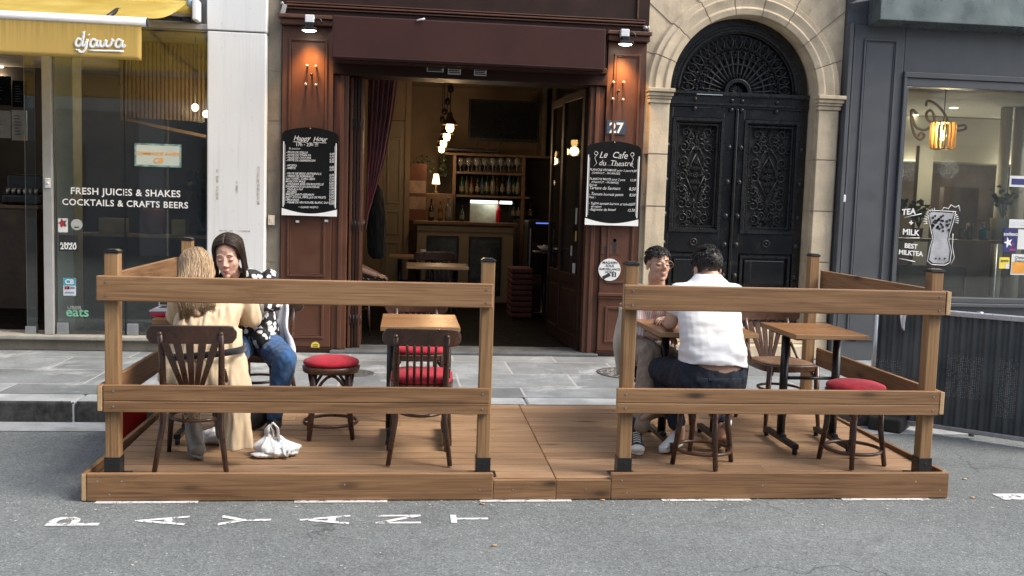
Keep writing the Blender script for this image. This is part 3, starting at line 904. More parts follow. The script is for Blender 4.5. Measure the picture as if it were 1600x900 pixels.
# ------------------------------------------------------------------ inside the cafe
M_curt = plain('red_velvet', (0.14, 0.012, 0.016), 0.85, var=0.3, scale=6, Sheen_Weight=0.4)
ct = [at(622, 118, 9.95), at(614, 180, 9.95), at(603, 240, 9.95), at(588, 295, 9.95), at(575, 335, 9.95), at(571, 360, 9.95)]
def curt(u, v):
    k = v * (len(ct) - 1); i = min(int(k), len(ct) - 2); f = k - i
    xr = ct[i][0] * (1 - f) + ct[i + 1][0] * f; z = ct[i][1] * (1 - f) + ct[i + 1][1] * f
    xl = -0.42
    x = xl + (xr - xl) * u
    amp = 0.035 * (1 - 0.4 * v)
    return (x, 9.95 + amp * math.sin(u * 34 + v * 2) + 0.01 * math.sin(u * 71), z)
q = MB(); q.grid(curt, 70, 30)
cu = q.build('curtain', M_curt); cu.modifiers.new('s', 'SOLIDIFY').thickness = 0.006
tag(cu, 'dark red velvet curtain gathered to the left inside the cafe doorway', 'curtain')

M_brass = plain('brass_shade', (0.11, 0.075, 0.045), 0.45, 0.5)
for k, (px, py, Y) in enumerate(((703, 198, 10.8), (698, 212, 12.0), (693, 223, 13.1), (690, 232, 14.1))):
    x, z = at(px, py, Y)
    t = thing('pendant_lamp', ('nearest and highest', 'second from the front', 'third from the front', 'farthest and lowest')[k] + ' of the four lit pendant bulbs inside the cafe', 'pendant lamp', (x, Y, z), 'pendant lamps over the bar')
    q = MB(); q.lathe([(0.0, -0.065), (0.03, -0.055), (0.045, -0.02), (0.04, 0.02), (0.02, 0.06), (0.0, 0.065)], (x, Y, z), 16); q.build('bulb', M_bulb, t)
    q = MB(); q.lathe([(0.09, 0.02), (0.085, 0.035), (0.05, 0.08), (0.03, 0.12), (0.022, 0.16), (0.0, 0.165)], (x, Y, z), 20, caps=False); q.build('shade', M_brass, t)
    q = MB(); q.tube([(x, Y, z + 0.15), (x, Y, RZ1)], 0.005, 6); q.ell((x, Y, z + 0.42), (0.035, 0.035, 0.05)); q.build('cord', M_black, t)
    lamp('POINT', 'pendant_light', (x, Y, z - 0.12), 3.6, (1, 0.66, 0.36), 0.06)

# television
r = rect(733, 154, 842, 223, 14.3)
t = thing('television', 'black flat television hanging over the back bar', 'television', ((r[0] + r[1]) / 2, 14.3, r[2]))
q = MB(); q.box(r[0], r[1], 14.3, 14.36, r[2], r[3]); q.build('housing', M_black, t, 0.01)
q = MB(); q.box(r[0] + 0.03, r[1] - 0.03, 14.294, 14.299, r[2] + 0.04, r[3] - 0.03); q.build('screen', plain('screen', (0.012, 0.014, 0.016), 0.12, var=0.1), t)
q = MB(); q.box((r[0] + r[1]) / 2 - 0.05, (r[0] + r[1]) / 2 + 0.05, 14.36, 15.7, (r[2] + r[3]) / 2 - 0.05, (r[2] + r[3]) / 2 + 0.05); q.build('bracket', M_black, t)
q = MB()
for k in range(3):
    x, z = at(748 + 18 * k, 224, 14.3); q.tube([(x, 14.33, z + 0.03), (x - 0.05, 14.34, z - 0.1), (x - 0.02, 14.4, z - 0.16)], 0.005, 5)
q.build('cable', M_black, t)

# back bar shelves
bb = thing('back_bar', 'wooden back bar shelves with glasses and bottles behind the counter', 'shelving', (1.2, 14.9, 0.2))
M_shelf = plain('shelf_wood', (0.13, 0.075, 0.04), 0.5, var=0.3)
for (px0, px1, py) in ((692, 868, 239), (712, 818, 268), (712, 826, 304)):
    a = at(px0, py, 14.8); b = at(px1, py, 14.8)
    q = MB(); q.box(a[0], b[0], 14.6, 15.1, a[1] - 0.035, a[1]); q.build('shelf', M_shelf, bb, 0.004)
a = at(708, 238, 14.7); b = at(816, 238, 14.7)
q = MB(); q.box(a[0], a[0] + 0.05, 14.62, 15.1, 0.2, a[1] - 0.04); q.box(b[0], b[0] + 0.05, 14.62, 15.1, 0.2, a[1] - 0.04); q.build('upright', M_shelf, bb, 0.004)
q = MB(); q.box(a[0] - 0.2, b[0] + 0.5, 15.1, 15.14, 0.2, a[1] - 0.04); q.build('back_panel', M_darkwall, bb)
q = MB(); c = at(693, 236, 14.6); q.box(c[0], at(780, 236, 14.6)[0], 14.62, 14.75, c[1] + 0.01, c[1] + 0.055); tag(q.build('sound_bar', M_black, None, 0.01), 'flat black box lying on the top back bar shelf below the television', 'audio box')

def lathe_thing(name, label, cat, grp, prof, m, x, y, z, n=12):
    q = MB(); q.lathe(prof, (0, 0, 0), n)
    o = q.build(name, m); o.location = (x, y, z); return tag(o, label, cat, grp)

glass_p = [(0.025, 0), (0.028, 0.004), (0.006, 0.01), (0.006, 0.07), (0.03, 0.10), (0.036, 0.15), (0.032, 0.19)]
proto = None
for k in range(16):
    x, z = at(719 + k * 6.3, 268, 14.75)
    if proto is None:
        proto = lathe_thing('stem_glass', 'clear stemmed glass standing on the upper back bar shelf', 'glass', 'glasses on the upper back bar shelf', glass_p, M_bglass, 0, 0, 0)
        o = proto
    else:
        o = proto.copy(); C.objects.link(o)
    o.location = (x, 14.72 + 0.12 * (k % 2), z + 0.002); o.scale = (1.15, 1.15, 1.05)
bot = [(0.036, 0), (0.04, 0.01), (0.04, 0.17), (0.03, 0.2), (0.014, 0.23), (0.013, 0.30), (0.016, 0.302), (0.016, 0.315), (0.0, 0.316)]
bcol = [('dark green', (0.01, 0.04, 0.015)), ('clear', (0.10, 0.10, 0.09)), ('amber', (0.12, 0.05, 0.01)), ('dark brown', (0.02, 0.01, 0.006)), ('blue tinted', (0.05, 0.1, 0.16))]
bm_ = {n: plain('bottle_' + n.replace(' ', '_'), c, 0.12, var=0.1) for n, c in bcol}
M_lab = plain('paper_label', (0.16, 0.13, 0.09), 0.7, var=0.2, scale=30)
def bottle(x, y, z, kind, where, s=1.0, label=True):
    t = thing('bottle', kind + ' glass bottle standing ' + where, 'bottle', (0, 0, 0), 'bottles ' + where)
    q = MB(); q.lathe(bot, (0, 0, 0), 12); q.build('body', bm_[kind], t)
    q = MB(); q.lathe([(0.0415, 0.05), (0.0415, 0.13)], (0, 0, 0), 12, caps=False); q.build('label', M_lab, t)
    t.location = (x, y, z); t.scale = (s, s, s)
    return t
for k in range(13):
    x, z = at(722 + k * 8 + random.uniform(-1.5, 1.5), 304, 14.75)
    bottle(x, 14.72 + random.uniform(0, 0.15), z + 0.002, bcol[k % 5][0], 'on the lower back bar shelf', random.uniform(0.85, 1.05))

# counter
CY = 13.6
a = at(652, 345, CY); b = at(803, 349, CY)
ctop = (a[1] + b[1]) / 2
bc = thing('bar_counter', 'cream panelled bar counter with dark framed posters on its front', 'bar counter', ((a[0] + b[0]) / 2, CY, 0.18))
q = MB(); q.box(a[0] - 0.05, b[0] + 0.05, CY - 0.06, CY + 0.62, ctop - 0.045, ctop); q.build('top', M_shelf, bc, 0.006)
q = MB(); q.box(a[0], b[0], CY, CY + 0.55, 0.18, ctop - 0.047); q.box(a[0], b[0], CY - 0.02, CY + 0.002, ctop - 0.14, ctop - 0.06); q.build('front', M_cream, bc, 0.004)
for p0, p1 in ((667, 717), (733, 784)):
    X0 = at(p0, 360, CY)[0]; X1 = at(p1, 360, CY)[0]
    q = MB(); q.box(X0, X1, CY - 0.022, CY - 0.001, 0.28, ctop - 0.2); pf = q.build('poster_frame', M_black, bc, 0.004)
    q = MB(); q.box(X0 + 0.03, X1 - 0.03, CY - 0.026, CY - 0.0225, 0.33, ctop - 0.24); q.build('poster', plain('dark_poster', (0.04, 0.05, 0.05), 0.25, var=0.7, scale=6), pf)
# things on the counter
x0, z = at(735, 316, CY + 0.3); x1, z2 = at(800, 313, CY + 0.3)
t = thing('counter_light', 'bright white light strip over a pale panel on the bar counter', 'light', ((x0 + x1) / 2, CY + 0.3, ctop))
q = MB(); q.tube([(x0, CY + 0.3, z + 0.01), (x1, CY + 0.3, z + 0.01)], 0.022, 10); q.build('tube', M_tube, t)
q = MB(); q.box(x0, at(777, 330, CY + .3)[0], CY + 0.31, CY + 0.33, ctop + 0.002, z - 0.02); q.build('panel', plain('frosted_panel', (0.45, 0.48, 0.4), 0.4), t)
q = MB(); q.box(x1 - 0.03, x1 - 0.01, CY + 0.3, CY + 0.32, ctop + 0.001, z); q.build('stand', M_black, t)
lamp('POINT', 'counter_tube_light', ((x0 + x1) / 2, CY + 0.2, z - 0.02), 0.7, (0.95, 1, 0.9), 0.12)
x, _ = at(779, 330, CY + 0.2)
t = thing('bottle', 'glossy red bottle standing in front of the counter light', 'bottle', (x, CY + 0.2, ctop + 0.001))
q = MB(); q.lathe(bot, (x, CY + 0.2, ctop + 0.001), 12); q.build('body', plain('red_glass', (0.4, 0.01, 0.015), 0.15), t)
for px, kd, w in ((674, 'dark brown', 1), (688, 'amber', 0.9), (700, 'clear', 1.1), (722, 'dark green', 0.75)):
    x, _ = at(px, 330, CY + 0.3); bottle(x, CY + 0.3, ctop + 0.001, kd, 'on the left of the bar counter', w)
for px, kd, w in ((806, 'dark green', 0.95), (814, 'dark brown', 1), (822, 'clear', 0.9), (832, 'dark brown', 1.05)):
    x, _ = at(px, 330, CY + 0.9); bottle(x, CY + 1.2, ctop + 0.05, kd, 'right of the bar counter', w)
q = MB(); x0, _ = at(803, 340, CY + 1.2); x1, _ = at(842, 340, CY + 1.2); q.box(x0, x1, CY + 1.05, CY + 1.4, 0.18, ctop + 0.05)
tag(q.build('side_cabinet', M_darkwall, None, 0.01), 'dark low cabinet carrying bottles at the right end of the bar', 'cabinet')
x, z = at(681, 300, 14.5)
t = thing('table_lamp', 'small lit table lamp with a pale shade behind the bar', 'table lamp', (x, 14.5, z))
q = MB(); q.lathe([(0.06, 0.12), (0.035, 0.27)], (x, 14.5, z), 16, caps=False); q.build('lamp_shade', emit('lampshade', (1, 0.72, 0.36), 2.2), t)
q = MB(); q.lathe([(0.05, -0.02), (0.05, 0.0), (0.01, 0.02), (0.01, 0.13)], (x, 14.5, z), 12); q.build('base', M_brass, t)
lamp('POINT', 'table_lamp_light', (x, 14.4, z + 0.2), 0.7, (1, 0.68, 0.34), 0.06)
q = MB(); q.box(at(640, 300, 14.5)[0], at(708, 300, 14.5)[0], 14.4, 14.8, 0.2, z - 0.021); tag(q.build('sideboard', M_shelf, None, 0.01), 'low wooden sideboard under the little lit lamp at the back', 'sideboard')
# left rear: wall, white door, poster column
q = MB(); Yp = 14.0
X0 = RX0; X1 = at(640, 300, Yp)[0]
pw = thing('partition', 'tan partition wall with a white panelled door at the rear left of the cafe', 'partition', (X1, Yp, 0.18))
q.box(RX0, at(597, 300, Yp)[0], Yp, Yp + 0.1, 0.18, RZ1); q.box(at(632, 300, Yp)[0], X1, Yp - 0.02, Yp + 0.1, 0.18, RZ1); q.box(at(597, 300, Yp)[0], at(632, 300, Yp)[0], Yp, Yp + 0.1, 2.75, RZ1); q.build('wall', M_tan, pw)
q = MB(); dx0, dx1 = at(598, 300, Yp)[0], at(631, 300, Yp)[0]; q.box(dx0, dx1, Yp + 0.02, Yp + 0.06, 0.18, 2.74); dd = q.build('door', M_cream, pw)
q = MB()
for z0, z1 in ((0.35, 1.0), (1.1, 1.45), (1.55, 2.5)): molding(q, dx0 + 0.05, dx1 - 0.05, z0, z1, Yp + 0.02, 0.03, 0.015)
q.build('panel_moulding', M_cream, dd, 0.006)
r = rect(640, 255, 665, 345, 14.2)
def drp(o, a, b, c, d, y):
    q = MB(); flat(q, a + 0.005, b - 0.005, c + (d - c) * 0.48, c + (d - c) * 0.70, y); flat(q, a + 0.005, b - 0.005, c + (d - c) * 0.2, c + (d - c) * 0.42, y); q.build('paper', plain('old_paper', (0.35, 0.25, 0.2), 0.8, var=0.3, scale=10), o)
poster('notice_board', 'reddish notice board with two pale papers at the back left of the cafe', 'notice board', r, 14.22, plain('notice_red', (0.13, 0.05, 0.03), 0.7), None, drp, th=0.02)
# hanging greenery
M_dleaf = plain('dark_leaf', (0.02, 0.03, 0.012), 0.7, var=0.4)
for (cx, cy, rx, ry, lb) in ((662, 258, 18, 14, 'dark trailing plant high at the back left of the cafe'), (693, 258, 5, 18, 'dark narrow hanging plant beside the bar shelves')):
    q = MB()
    for k in range(150):
        a = random.uniform(0, 2 * PI); rr = random.random() ** 0.5
        x, z = at(cx + rx * rr * math.cos(a), cy + ry * rr * math.sin(a), 14.55 + random.uniform(-0.1, 0.1))
        y = 14.55 + random.uniform(-0.12, 0.12); d = V((random.uniform(-1, 1), random.uniform(-1, 1), random.uniform(-1, 0.3))).normalized() * 0.045; s = V((d.z, d.x, -d.y)) * 0.4; p = V((x, y, z))
        q.add([p - s * .6, p + d * .5 - s, p + d, p + d * .5 + s], [(0, 1, 2, 3)])
    tag(q.build('hanging_plant', M_dleaf), lb, 'plant')
# fridge, basket, bowl, speakers on right
r = rect(826, 345, 866, 430, 12.6)
t = thing('drinks_fridge', 'small dark glass door drinks fridge on the right inside the cafe', 'fridge', ((r[0] + r[1]) / 2, 12.6, r[2]))
q = MB(); q.box(r[0], r[1], 12.62, 13.1, r[2], r[3]); q.build('cabinet', M_black, t, 0.01)
q = MB(); q.box(r[0] + 0.02, r[1] - 0.02, 12.605, 12.618, r[2] + 0.03, r[3] - 0.05); q.build('door', plain('fridge_glass', (0.02, 0.022, 0.025), 0.1), t)
q = MB(); q.box(r[1] - 0.035, r[1] - 0.02, 12.58, 12.604, r[2] + 0.1, r[3] - 0.1); q.box(r[0] + 0.02, r[0] + 0.035, 12.58, 12.604, r[2] + 0.1, r[3] - 0.1); q.build('handle', M_steel, t)
q = MB(); q.box(r[0] + 0.1, r[1] - 0.1, 12.6, 12.61, r[3] - 0.035, r[3] - 0.02); q.build('display', emit('blue_display', (0.15, 0.25, 1), 0.5), t)
q = MB(); q.box(r[0] - 0.02, r[1] + 0.02, 12.56, 13.15, 0.175, r[2] - 0.002); tag(q.build('fridge_plinth', M_darkwall, None, 0.01), 'dark low chest under the small drinks fridge', 'chest')
q = MB(); x, z = at(852, 392, 12.2); q.lathe([(0.04, 0), (0.05, 0.004), (0.11, 0.06), (0.105, 0.062), (0.04, 0.01)], (x, 12.2, z), 20); 
tag(q.build('bowl', M_white), 'white bowl on a dark stool inside the cafe right of the bar', 'bowl')
q = MB(); q.lathe([(0.15, 0), (0.15, 0.03), (0.04, 0.04), (0.04, z - 0.23), (0.17, z - 0.22), (0.17, z - 0.176)], (x, 12.2, 0.175), 20); tag(q.build('bar_stool', M_black), 'dark round pedestal stool carrying a white bowl inside the cafe', 'stool')
r = rect(800, 398, 832, 470, 11.8)
q = MB()
for k in range(9):
    z0 = 0.18 + k * 0.07; q.box(r[0], r[1], 11.8 + 0.004 * (k % 2), 12.3, z0, z0 + 0.062)
tag(q.build('wicker_basket', plain('wicker', (0.10, 0.03, 0.022), 0.7, var=0.4, scale=25, bump=0.6), None, 0.015), 'dark reddish wicker basket on the floor before the bar end', 'basket')
x, z = at(826, 175, 15.3)
q = MB(); q.box(at(845, 200, 15.3)[0], at(852, 200, 15.3)[0], 15.2, 15.7, 0.2, RZ1); q.box(at(860, 200, 15.3)[0], at(866, 200, 15.3)[0], 15.2, 15.7, 0.2, RZ1); q.build('panel_moulding', M_cream, cf)
# wall sconce reflected in glazed leaf
x, z = at(886, 237, 13.5)
t = thing('wall_lamp', 'small lit wall lamp at the right inside the cafe', 'wall lamp', (x, 13.5, z))
q = MB(); q.ell((x, 13.5, z), (0.03, 0.03, 0.045)); q.build('bulb', M_bulb, t)
q = MB(); q.tube([(x, 13.5, z - 0.05), (x, 13.5, z - 0.12), (RX1, 13.55, z - 0.12)], 0.01, 8); q.build('arm', M_brass, t)
lamp('POINT', 'wall_lamp_light', (x, 13.35, z), 0.6, (1, 0.62, 0.28), 0.05)
# ================================================================== STONE PORTAL AND CARVED DOOR
YS, YD = 9.05, 9.23
CX, RA, ZS = 3.205, 0.735, 2.735
po = thing('stone_portal', 'pale limestone arched portal around the black carved door', 'doorway', (CX, YS, 0.15))
# wall with an arched opening, built as a ring of blocks around the arch
def arch_wall(q, x0, x1, z1, y0, y1, r, n=28):
    pts_i = [(CX + r * math.cos(PI - PI * k / n), ZS + r * math.sin(PI - PI * k / n)) for k in range(n + 1)]
    pts_o = []
    for (x, z) in pts_i:
        dx, dz = x - CX, z - ZS
        s = min(abs((x1 - CX) / dx) if dx > 1e-6 else 1e9, abs((x0 - CX) / dx) if dx < -1e-6 else 1e9, abs((z1 - ZS) / dz) if dz > 1e-6 else 1e9)
        pts_o.append((CX + dx * s, ZS + dz * s))
    for y in (y0, y1):
        for k in range(n):
            a, b, c, d = pts_i[k], pts_i[k + 1], pts_o[k + 1], pts_o[k]
            q.add([(a[0], y, a[1]), (b[0], y, b[1]), (c[0], y, c[1]), (d[0], y, d[1])], [(0, 1, 2, 3)])
    for k in range(n):
        a, b = pts_i[k], pts_i[k + 1]
        q.add([(a[0], y0, a[1]), (b[0], y0, b[1]), (b[0], y1, b[1]), (a[0], y1, a[1])], [(0, 1, 2, 3)])
    # corners of the rectangle
    for sx in (x0, x1):
        k = max(range(len(pts_o)), key=lambda i: (pts_o[i][1] if abs(pts_o[i][0] - sx) < 1e-6 else -1))
        j = k + (1 if sx == x0 else -1)
        if 0 <= j <= n:
            q.add([(pts_o[k][0], y0, pts_o[k][1]), (pts_o[j][0], y0, pts_o[j][1]), (sx, y0, z1)], [(0, 1, 2)])
q = MB(); arch_wall(q, 2.236, 4.185, 5.2, YS + 0.02, YS + 0.3, RA)
q.box(2.236, CX - RA, YS + 0.02, YS + 0.3, 0.13, ZS); q.box(CX + RA, 4.185, YS + 0.02, YS + 0.3, 0.13, ZS)
q.build('wall', M_lime, po)
# archivolt: moulded ring, cut in voussoirs
prof = [(0.0, 0.02), (0.0, -0.03), (0.055, -0.045), (0.075, -0.03), (0.10, -0.035), (0.155, -0.05), (0.17, -0.03), (0.215, -0.03), (0.235, 0.02)]
nv = 9
for k in range(nv):
    a0 = PI - PI * k / nv - 0.004; a1 = PI - PI * (k + 1) / nv + 0.004
    q = MB(); rings = []
    for j in range(7):
        a = a0 + (a1 - a0) * j / 6
        rings.append([(CX + (RA + u) * math.cos(a), YS + w, ZS + (RA + u) * math.sin(a)) for u, w in prof])
    q.loft(rings, smooth=False)
    q.build('voussoir', M_lime, po, 0.004)
q = MB()
for k in range(1, nv):
    a = PI - PI * k / nv
    q.bar((CX + RA * math.cos(a), YS - 0.012, ZS + RA * math.sin(a)), (CX + (RA + 0.23) * math.cos(a), YS - 0.012, ZS + (RA + 0.23) * math.sin(a)), 0.012, 0.02, (0, 1, 0))
    q.bar((CX + (RA + 0.23) * math.cos(a), YS + 0.018, ZS + (RA + 0.23) * math.sin(a)), (CX + (RA + 0.75) * math.cos(a), YS + 0.018, ZS + (RA + 0.75) * math.sin(a)), 0.007, 0.004, (0, 1, 0))
for sx0, sx1 in ((2.25, CX - RA), (CX + RA, 4.17)):
    for z in (0.62, 1.12, 1.62, 2.12): q.box(sx0, sx1, YS - 0.0315, YS + 0.2, z - 0.002, z + 0.002)
q.build('mortar', M_joint, po)
for sx0, sx1 in ((2.262, CX - RA), (CX + RA, 4.17)):
    q = MB()
    for z0, z1 in ((0.52, 0.618), (0.622, 1.118), (1.122, 1.618), (1.622, 2.118), (2.122, 2.6)):
        q.box(sx0 + 0.015, sx1 - 0.001 if sx1 < CX else sx1 - 0.015, YS - 0.03, YS + 0.02, z0, z1)
    q.build('pilaster', M_lime, po, 0.006)
    q = MB(); q.box(sx0, sx1, YS - 0.05, YS + 0.02, 0.155, 0.517); q.build('plinth', M_lime, po, 0.01)
    q = MB()
    for z0, z1, p in ((2.602, 2.64, 0.045), (2.642, 2.665, 0.06), (2.667, 2.70, 0.078), (2.702, 2.738, 0.10)):
        q.box(sx0 - p * 0.4 + 0.02, sx1 + p * 0.5 - 0.02, YS - p, YS + 0.02 if sx0 > CX else YS + 0.15, z0, z1)
    q.build('impost', M_lime, po, 0.006)
for z0, z1, y0 in ((0.152, 0.30, 8.93), (0.302, 0.44, 9.02)):
    q = MB(); q.box(CX - RA + 0.004, CX + RA - 0.004, y0, YD + 0.1, z0, z1); q.build('step', M_lime, po, 0.012)

M_door = plain('black_gloss_door', (0.009, 0.009, 0.0095), 0.22, var=0.2, scale=3, bump=0.12, bscale=18, Coat_Weight=0.3)
M_iron = plain('black_cast_iron', (0.013, 0.0132, 0.014), 0.3, var=0.2, scale=10)
dr = thing('carved_door', 'tall black double door with carved grilles, studs and a radial fanlight', 'door', (CX, YD, 0.44))

def spiral(c, r, turns, start, sgn, y, n=20):
    out = []
    for i in range(n + 1):
        t = i / n
        a = start + sgn * turns * 2 * PI * t
        rr = r * (1 - 0.82 * t)
        out.append((c[0] + rr * math.cos(a), y, c[1] + rr * math.sin(a)))
    return out

def rosette(q, c, r, y, n=7):
    for k in range(n):
        a = 2 * PI * k / n
        q.ell((c[0] + r * 0.6 * math.cos(a), y, c[1] + r * 0.6 * math.sin(a)), (r * 0.42, 0.012, r * 0.22), Matrix.Rotation(-a, 3, 'Y'), 8, 6)
    q.ell((c[0], y - 0.006, c[1]), (r * 0.28, 0.014, r * 0.28), None, 8, 6)

def beads(q, a, b, y, step=0.022, r=0.008):
    a = V(a); b = V(b); n = max(1, int((b - a).length / step))
    for k in range(n + 1):
        p = a.lerp(b, k / n)
        q.ell((p.x, y, p.y), (r, r, r), None, 6, 4)

def leaf_panel(q, x0, x1, z0, z1, y):
    cx = (x0 + x1) / 2; cz = (z0 + z1) / 2; W = x1 - x0; H = z1 - z0
    # central lozenge with a flower spray
    dz = H * 0.22; dx = W * 0.29
    loz = [(cx, y, cz + dz), (cx + dx, y, cz), (cx, y, cz - dz), (cx - dx, y, cz)]
    for a, b in zip(loz, loz[1:] + loz[:1]): q.tube([a, b], 0.008, 6)
    for k in range(5):
        rosette(q, (cx, cz - dz * 0.62 + k * dz * 0.31), W * (0.075 if k != 2 else 0.105), y)
    for s in (-1, 1):
        for k in (1, 2, 3): rosette(q, (cx + s * dx * (0.33 if k != 2 else 0.5), cz - dz * 0.5 + (k - 0.5) * dz * 0.33), W * 0.065, y)
        # outer lozenge arms
        q.tube([(cx + s * W * 0.05, y, cz + H * 0.31), (cx + s * W * 0.36, y, cz + H * 0.10)], 0.007, 6)
        q.tube([(cx + s * W * 0.05, y, cz - H * 0.31), (cx + s * W * 0.36, y, cz - H * 0.10)], 0.007, 6)
        # scrolls up the sides
        m = 7
        for k in range(m):
            zc = z0 + H * (0.06 + 0.88 * k / (m - 1)); up = 1 if k % 2 else -1
            rr = H * 0.058
            xc = cx + s * W * (0.37 if k not in (0, m - 1) else 0.33)
            q.tube(spiral((xc, zc), rr, 1.4, PI / 2 * up, s * up, y), [0.0095 - 0.004 * i / 20 for i in range(21)], 6)
            q.tube(spiral((xc - s * rr * 0.9, zc + up * rr * 0.85), rr * 0.55, 1.2, 0.4, -s * up, y), 0.006, 6)
            for j in range(3):
                a = 0.7 * j + k
                q.ell((xc + rr * 1.05 * math.cos(a), y, zc + rr * 1.05 * math.sin(a)), (0.018, 0.01, 0.007), Matrix.Rotation(-a - 0.6, 3, 'Y'), 8, 5)
        # head and foot scrolls
        for zz, up in ((z1 - H * 0.1, 1), (z0 + H * 0.1, -1), (z1 - H * 0.2, -1), (z0 + H * 0.2, 1)):
            q.tube(spiral((cx + s * W * 0.15, zz), W * 0.12, 1.5, PI / 2 * up, -s, y), [0.009 - 0.004 * i / 20 for i in range(21)], 6)
            rosette(q, (cx + s * W * 0.15, zz), W * 0.045, y, 5)
    for zz in (z1 - H * 0.06, z0 + H * 0.06, cz + H * 0.28, cz - H * 0.28, z1 - H * 0.15, z0 + H * 0.15): rosette(q, (cx, zz), W * 0.08, y)
    q.tube([(cx, y, z1), (cx, y, cz + dz)], 0.006, 6); q.tube([(cx, y, z0), (cx, y, cz - dz)], 0.006, 6)

q = MB(); q.box(CX - RA - 0.02, CX + RA + 0.02, YD + 0.085, YD + 0.14, 0.44, 2.60); q.build('door_back', M_blackm, dr)
for s, nm in ((-1, 'left'), (1, 'right')):
    xa, xb = (CX - RA + 0.003, CX - 0.016) if s < 0 else (CX + 0.016, CX + RA - 0.003)
    px0, px1 = (2.565, 3.085) if s < 0 else (3.292, 3.852)
    q = MB()
    # stiles and rails around a sunk upper panel and a raised lower one
    q.box(xa, px0, YD, YD + 0.08, 0.445, 2.60); q.box(px1, xb, YD, YD + 0.08, 0.445, 2.60)
    q.box(px0, px1, YD, YD + 0.08, 2.50, 2.60); q.box(px0, px1, YD, YD + 0.08, 1.18, 1.375); q.box(px0, px1, YD, YD + 0.08, 0.445, 0.80)
    leaf = q.build('door_leaf', M_door, dr, 0.004)
    q = MB(); q.box(px0, px1, YD + 0.03, YD + 0.07, 0.80, 1.18); q.box(px0 + 0.07, px1 - 0.07, YD + 0.005, YD + 0.035, 0.87, 1.11); q.build('lower_panel', M_door, leaf, 0.008)
    q = MB(); q.box(px0, px1, YD + 0.06, YD + 0.075, 1.375, 2.50); q.build('grille_back', M_blackm, leaf)
    q = MB(); molding(q, px0, px1, 1.378, 2.497, YD + 0.004, 0.03, 0.018); molding(q, px0 + 0.055, px1 - 0.055, 1.432, 2.442, YD + 0.02, 0.014, 0.012); molding(q, px0 + 0.02, px1 - 0.02, 0.82, 1.16, YD + 0.02, 0.025, 0.03)
    z0, z1 = 1.413, 2.462
    for a, b in (((px0 + 0.04, z0), (px1 - 0.04, z0)), ((px0 + 0.04, z1), (px1 - 0.04, z1)), ((px0 + 0.04, z0), (px0 + 0.04, z1)), ((px1 - 0.04, z0), (px1 - 0.04, z1)), ((px0 + 0.06, 0.86), (px1 - 0.06, 0.86))):
        beads(q, a, b, YD + 0.002)
    q.build('moulding', M_iron, leaf, 0.0)
    q = MB(); leaf_panel(q, px0 + 0.09, px1 - 0.09, 1.46, 2.415, YD + 0.045); q.build('grille', M_iron, leaf)
    xs = (CX + s * 0.06, CX + s * (RA - 0.05))
    for x in xs:
        for z in (2.22, 1.88, 1.545, 1.26, 0.95, 0.62):
            q = MB(); q.ell((x, YD - 0.004, z), (0.024, 0.018, 0.024), None, 12, 8); q.tube([(x, YD + 0.002, z), (x, YD - 0.004, z)], 0.03, 14); q.build('stud', M_iron, leaf)
    for x in ((px0 + px1) / 2,):
        q = MB(); q.tube(arc((x, YD - 0.006, 1.28), 0.032, 0, 2 * PI, 16)[:-1], 0.009, 8, True); q.ell((x, YD - 0.004, 1.28), (0.016, 0.014, 0.016), None, 10, 6); q.build('roundel', M_iron, leaf)
q = MB(); q.box(CX - 0.014, CX + 0.014, YD - 0.022, YD + 0.08, 0.445, 2.598); q.build('meeting_bar', M_door, dr, 0.006)
q = MB(); q.box(CX - RA + 0.003, CX + RA - 0.003, YD - 0.012, YD + 0.08, 2.603, 2.725); q.build('transom', M_door, dr, 0.005)
q = MB(); q.box(CX - RA + 0.01, CX + RA - 0.01, YD - 0.03, YD - 0.013, 2.628, 2.645); q.box(CX - RA + 0.01, CX + RA - 0.01, YD - 0.035, YD - 0.013, 2.727, 2.755); beads(q, (CX - RA + 0.03, 2.715), (CX + RA - 0.03, 2.715), YD - 0.02); q.build('transom_moulding', M_iron, dr)
for x in (CX - 0.43, CX - 0.06, CX + 0.045, CX + 0.40):
    for z in (2.675, 2.585):
        q = MB(); q.ell((x, YD - 0.014, z), (0.022, 0.022, 0.022), None, 12, 8); q.build('stud', M_iron, dr)
# fanlight
zc = 2.757
def half_ring(q, r0, r1, y0, y1, n=40):
    rings = [[(CX + r * math.cos(PI * k / n), y, zc + r * math.sin(PI * k / n)) for r, y in ((r0, y0), (r1, y0), (r1, y1), (r0, y1))] for k in range(n + 1)]
    q.loft(rings, smooth=False)
q = MB(); half_ring(q, 0.585, RA - 0.02, YD + 0.005, YD + 0.08); half_ring(q, 0.10, 0.135, YD - 0.005, YD + 0.05); q.build('fanlight_frame', M_door, dr, 0.004)
q = MB(); q.add([(CX + 0.6 * math.cos(PI * k / 30), YD + 0.078, zc + 0.6 * math.sin(PI * k / 30)) for k in range(31)], [tuple(range(31))]); q.build('fanlight_back', plain('fanlight_dark_glass', (0.012, 0.012, 0.013), 0.12), dr)
q = MB()
q.tube([(CX + 0.60 * math.cos(PI * k / 40), YD + 0.0, zc + 0.60 * math.sin(PI * k / 40)) for k in range(41)], 0.014, 8)
q.tube([(CX + 0.585 * math.cos(PI * k / 40), YD + 0.045, zc + 0.585 * math.sin(PI * k / 40)) for k in range(41)], 0.012, 6)
for k in range(80):
    a = PI * (k + 0.5) / 80; q.ell((CX + 0.64 * math.cos(a), YD + 0.002, zc + 0.64 * math.sin(a)), 0.008, None, 6, 4)
ns = 17
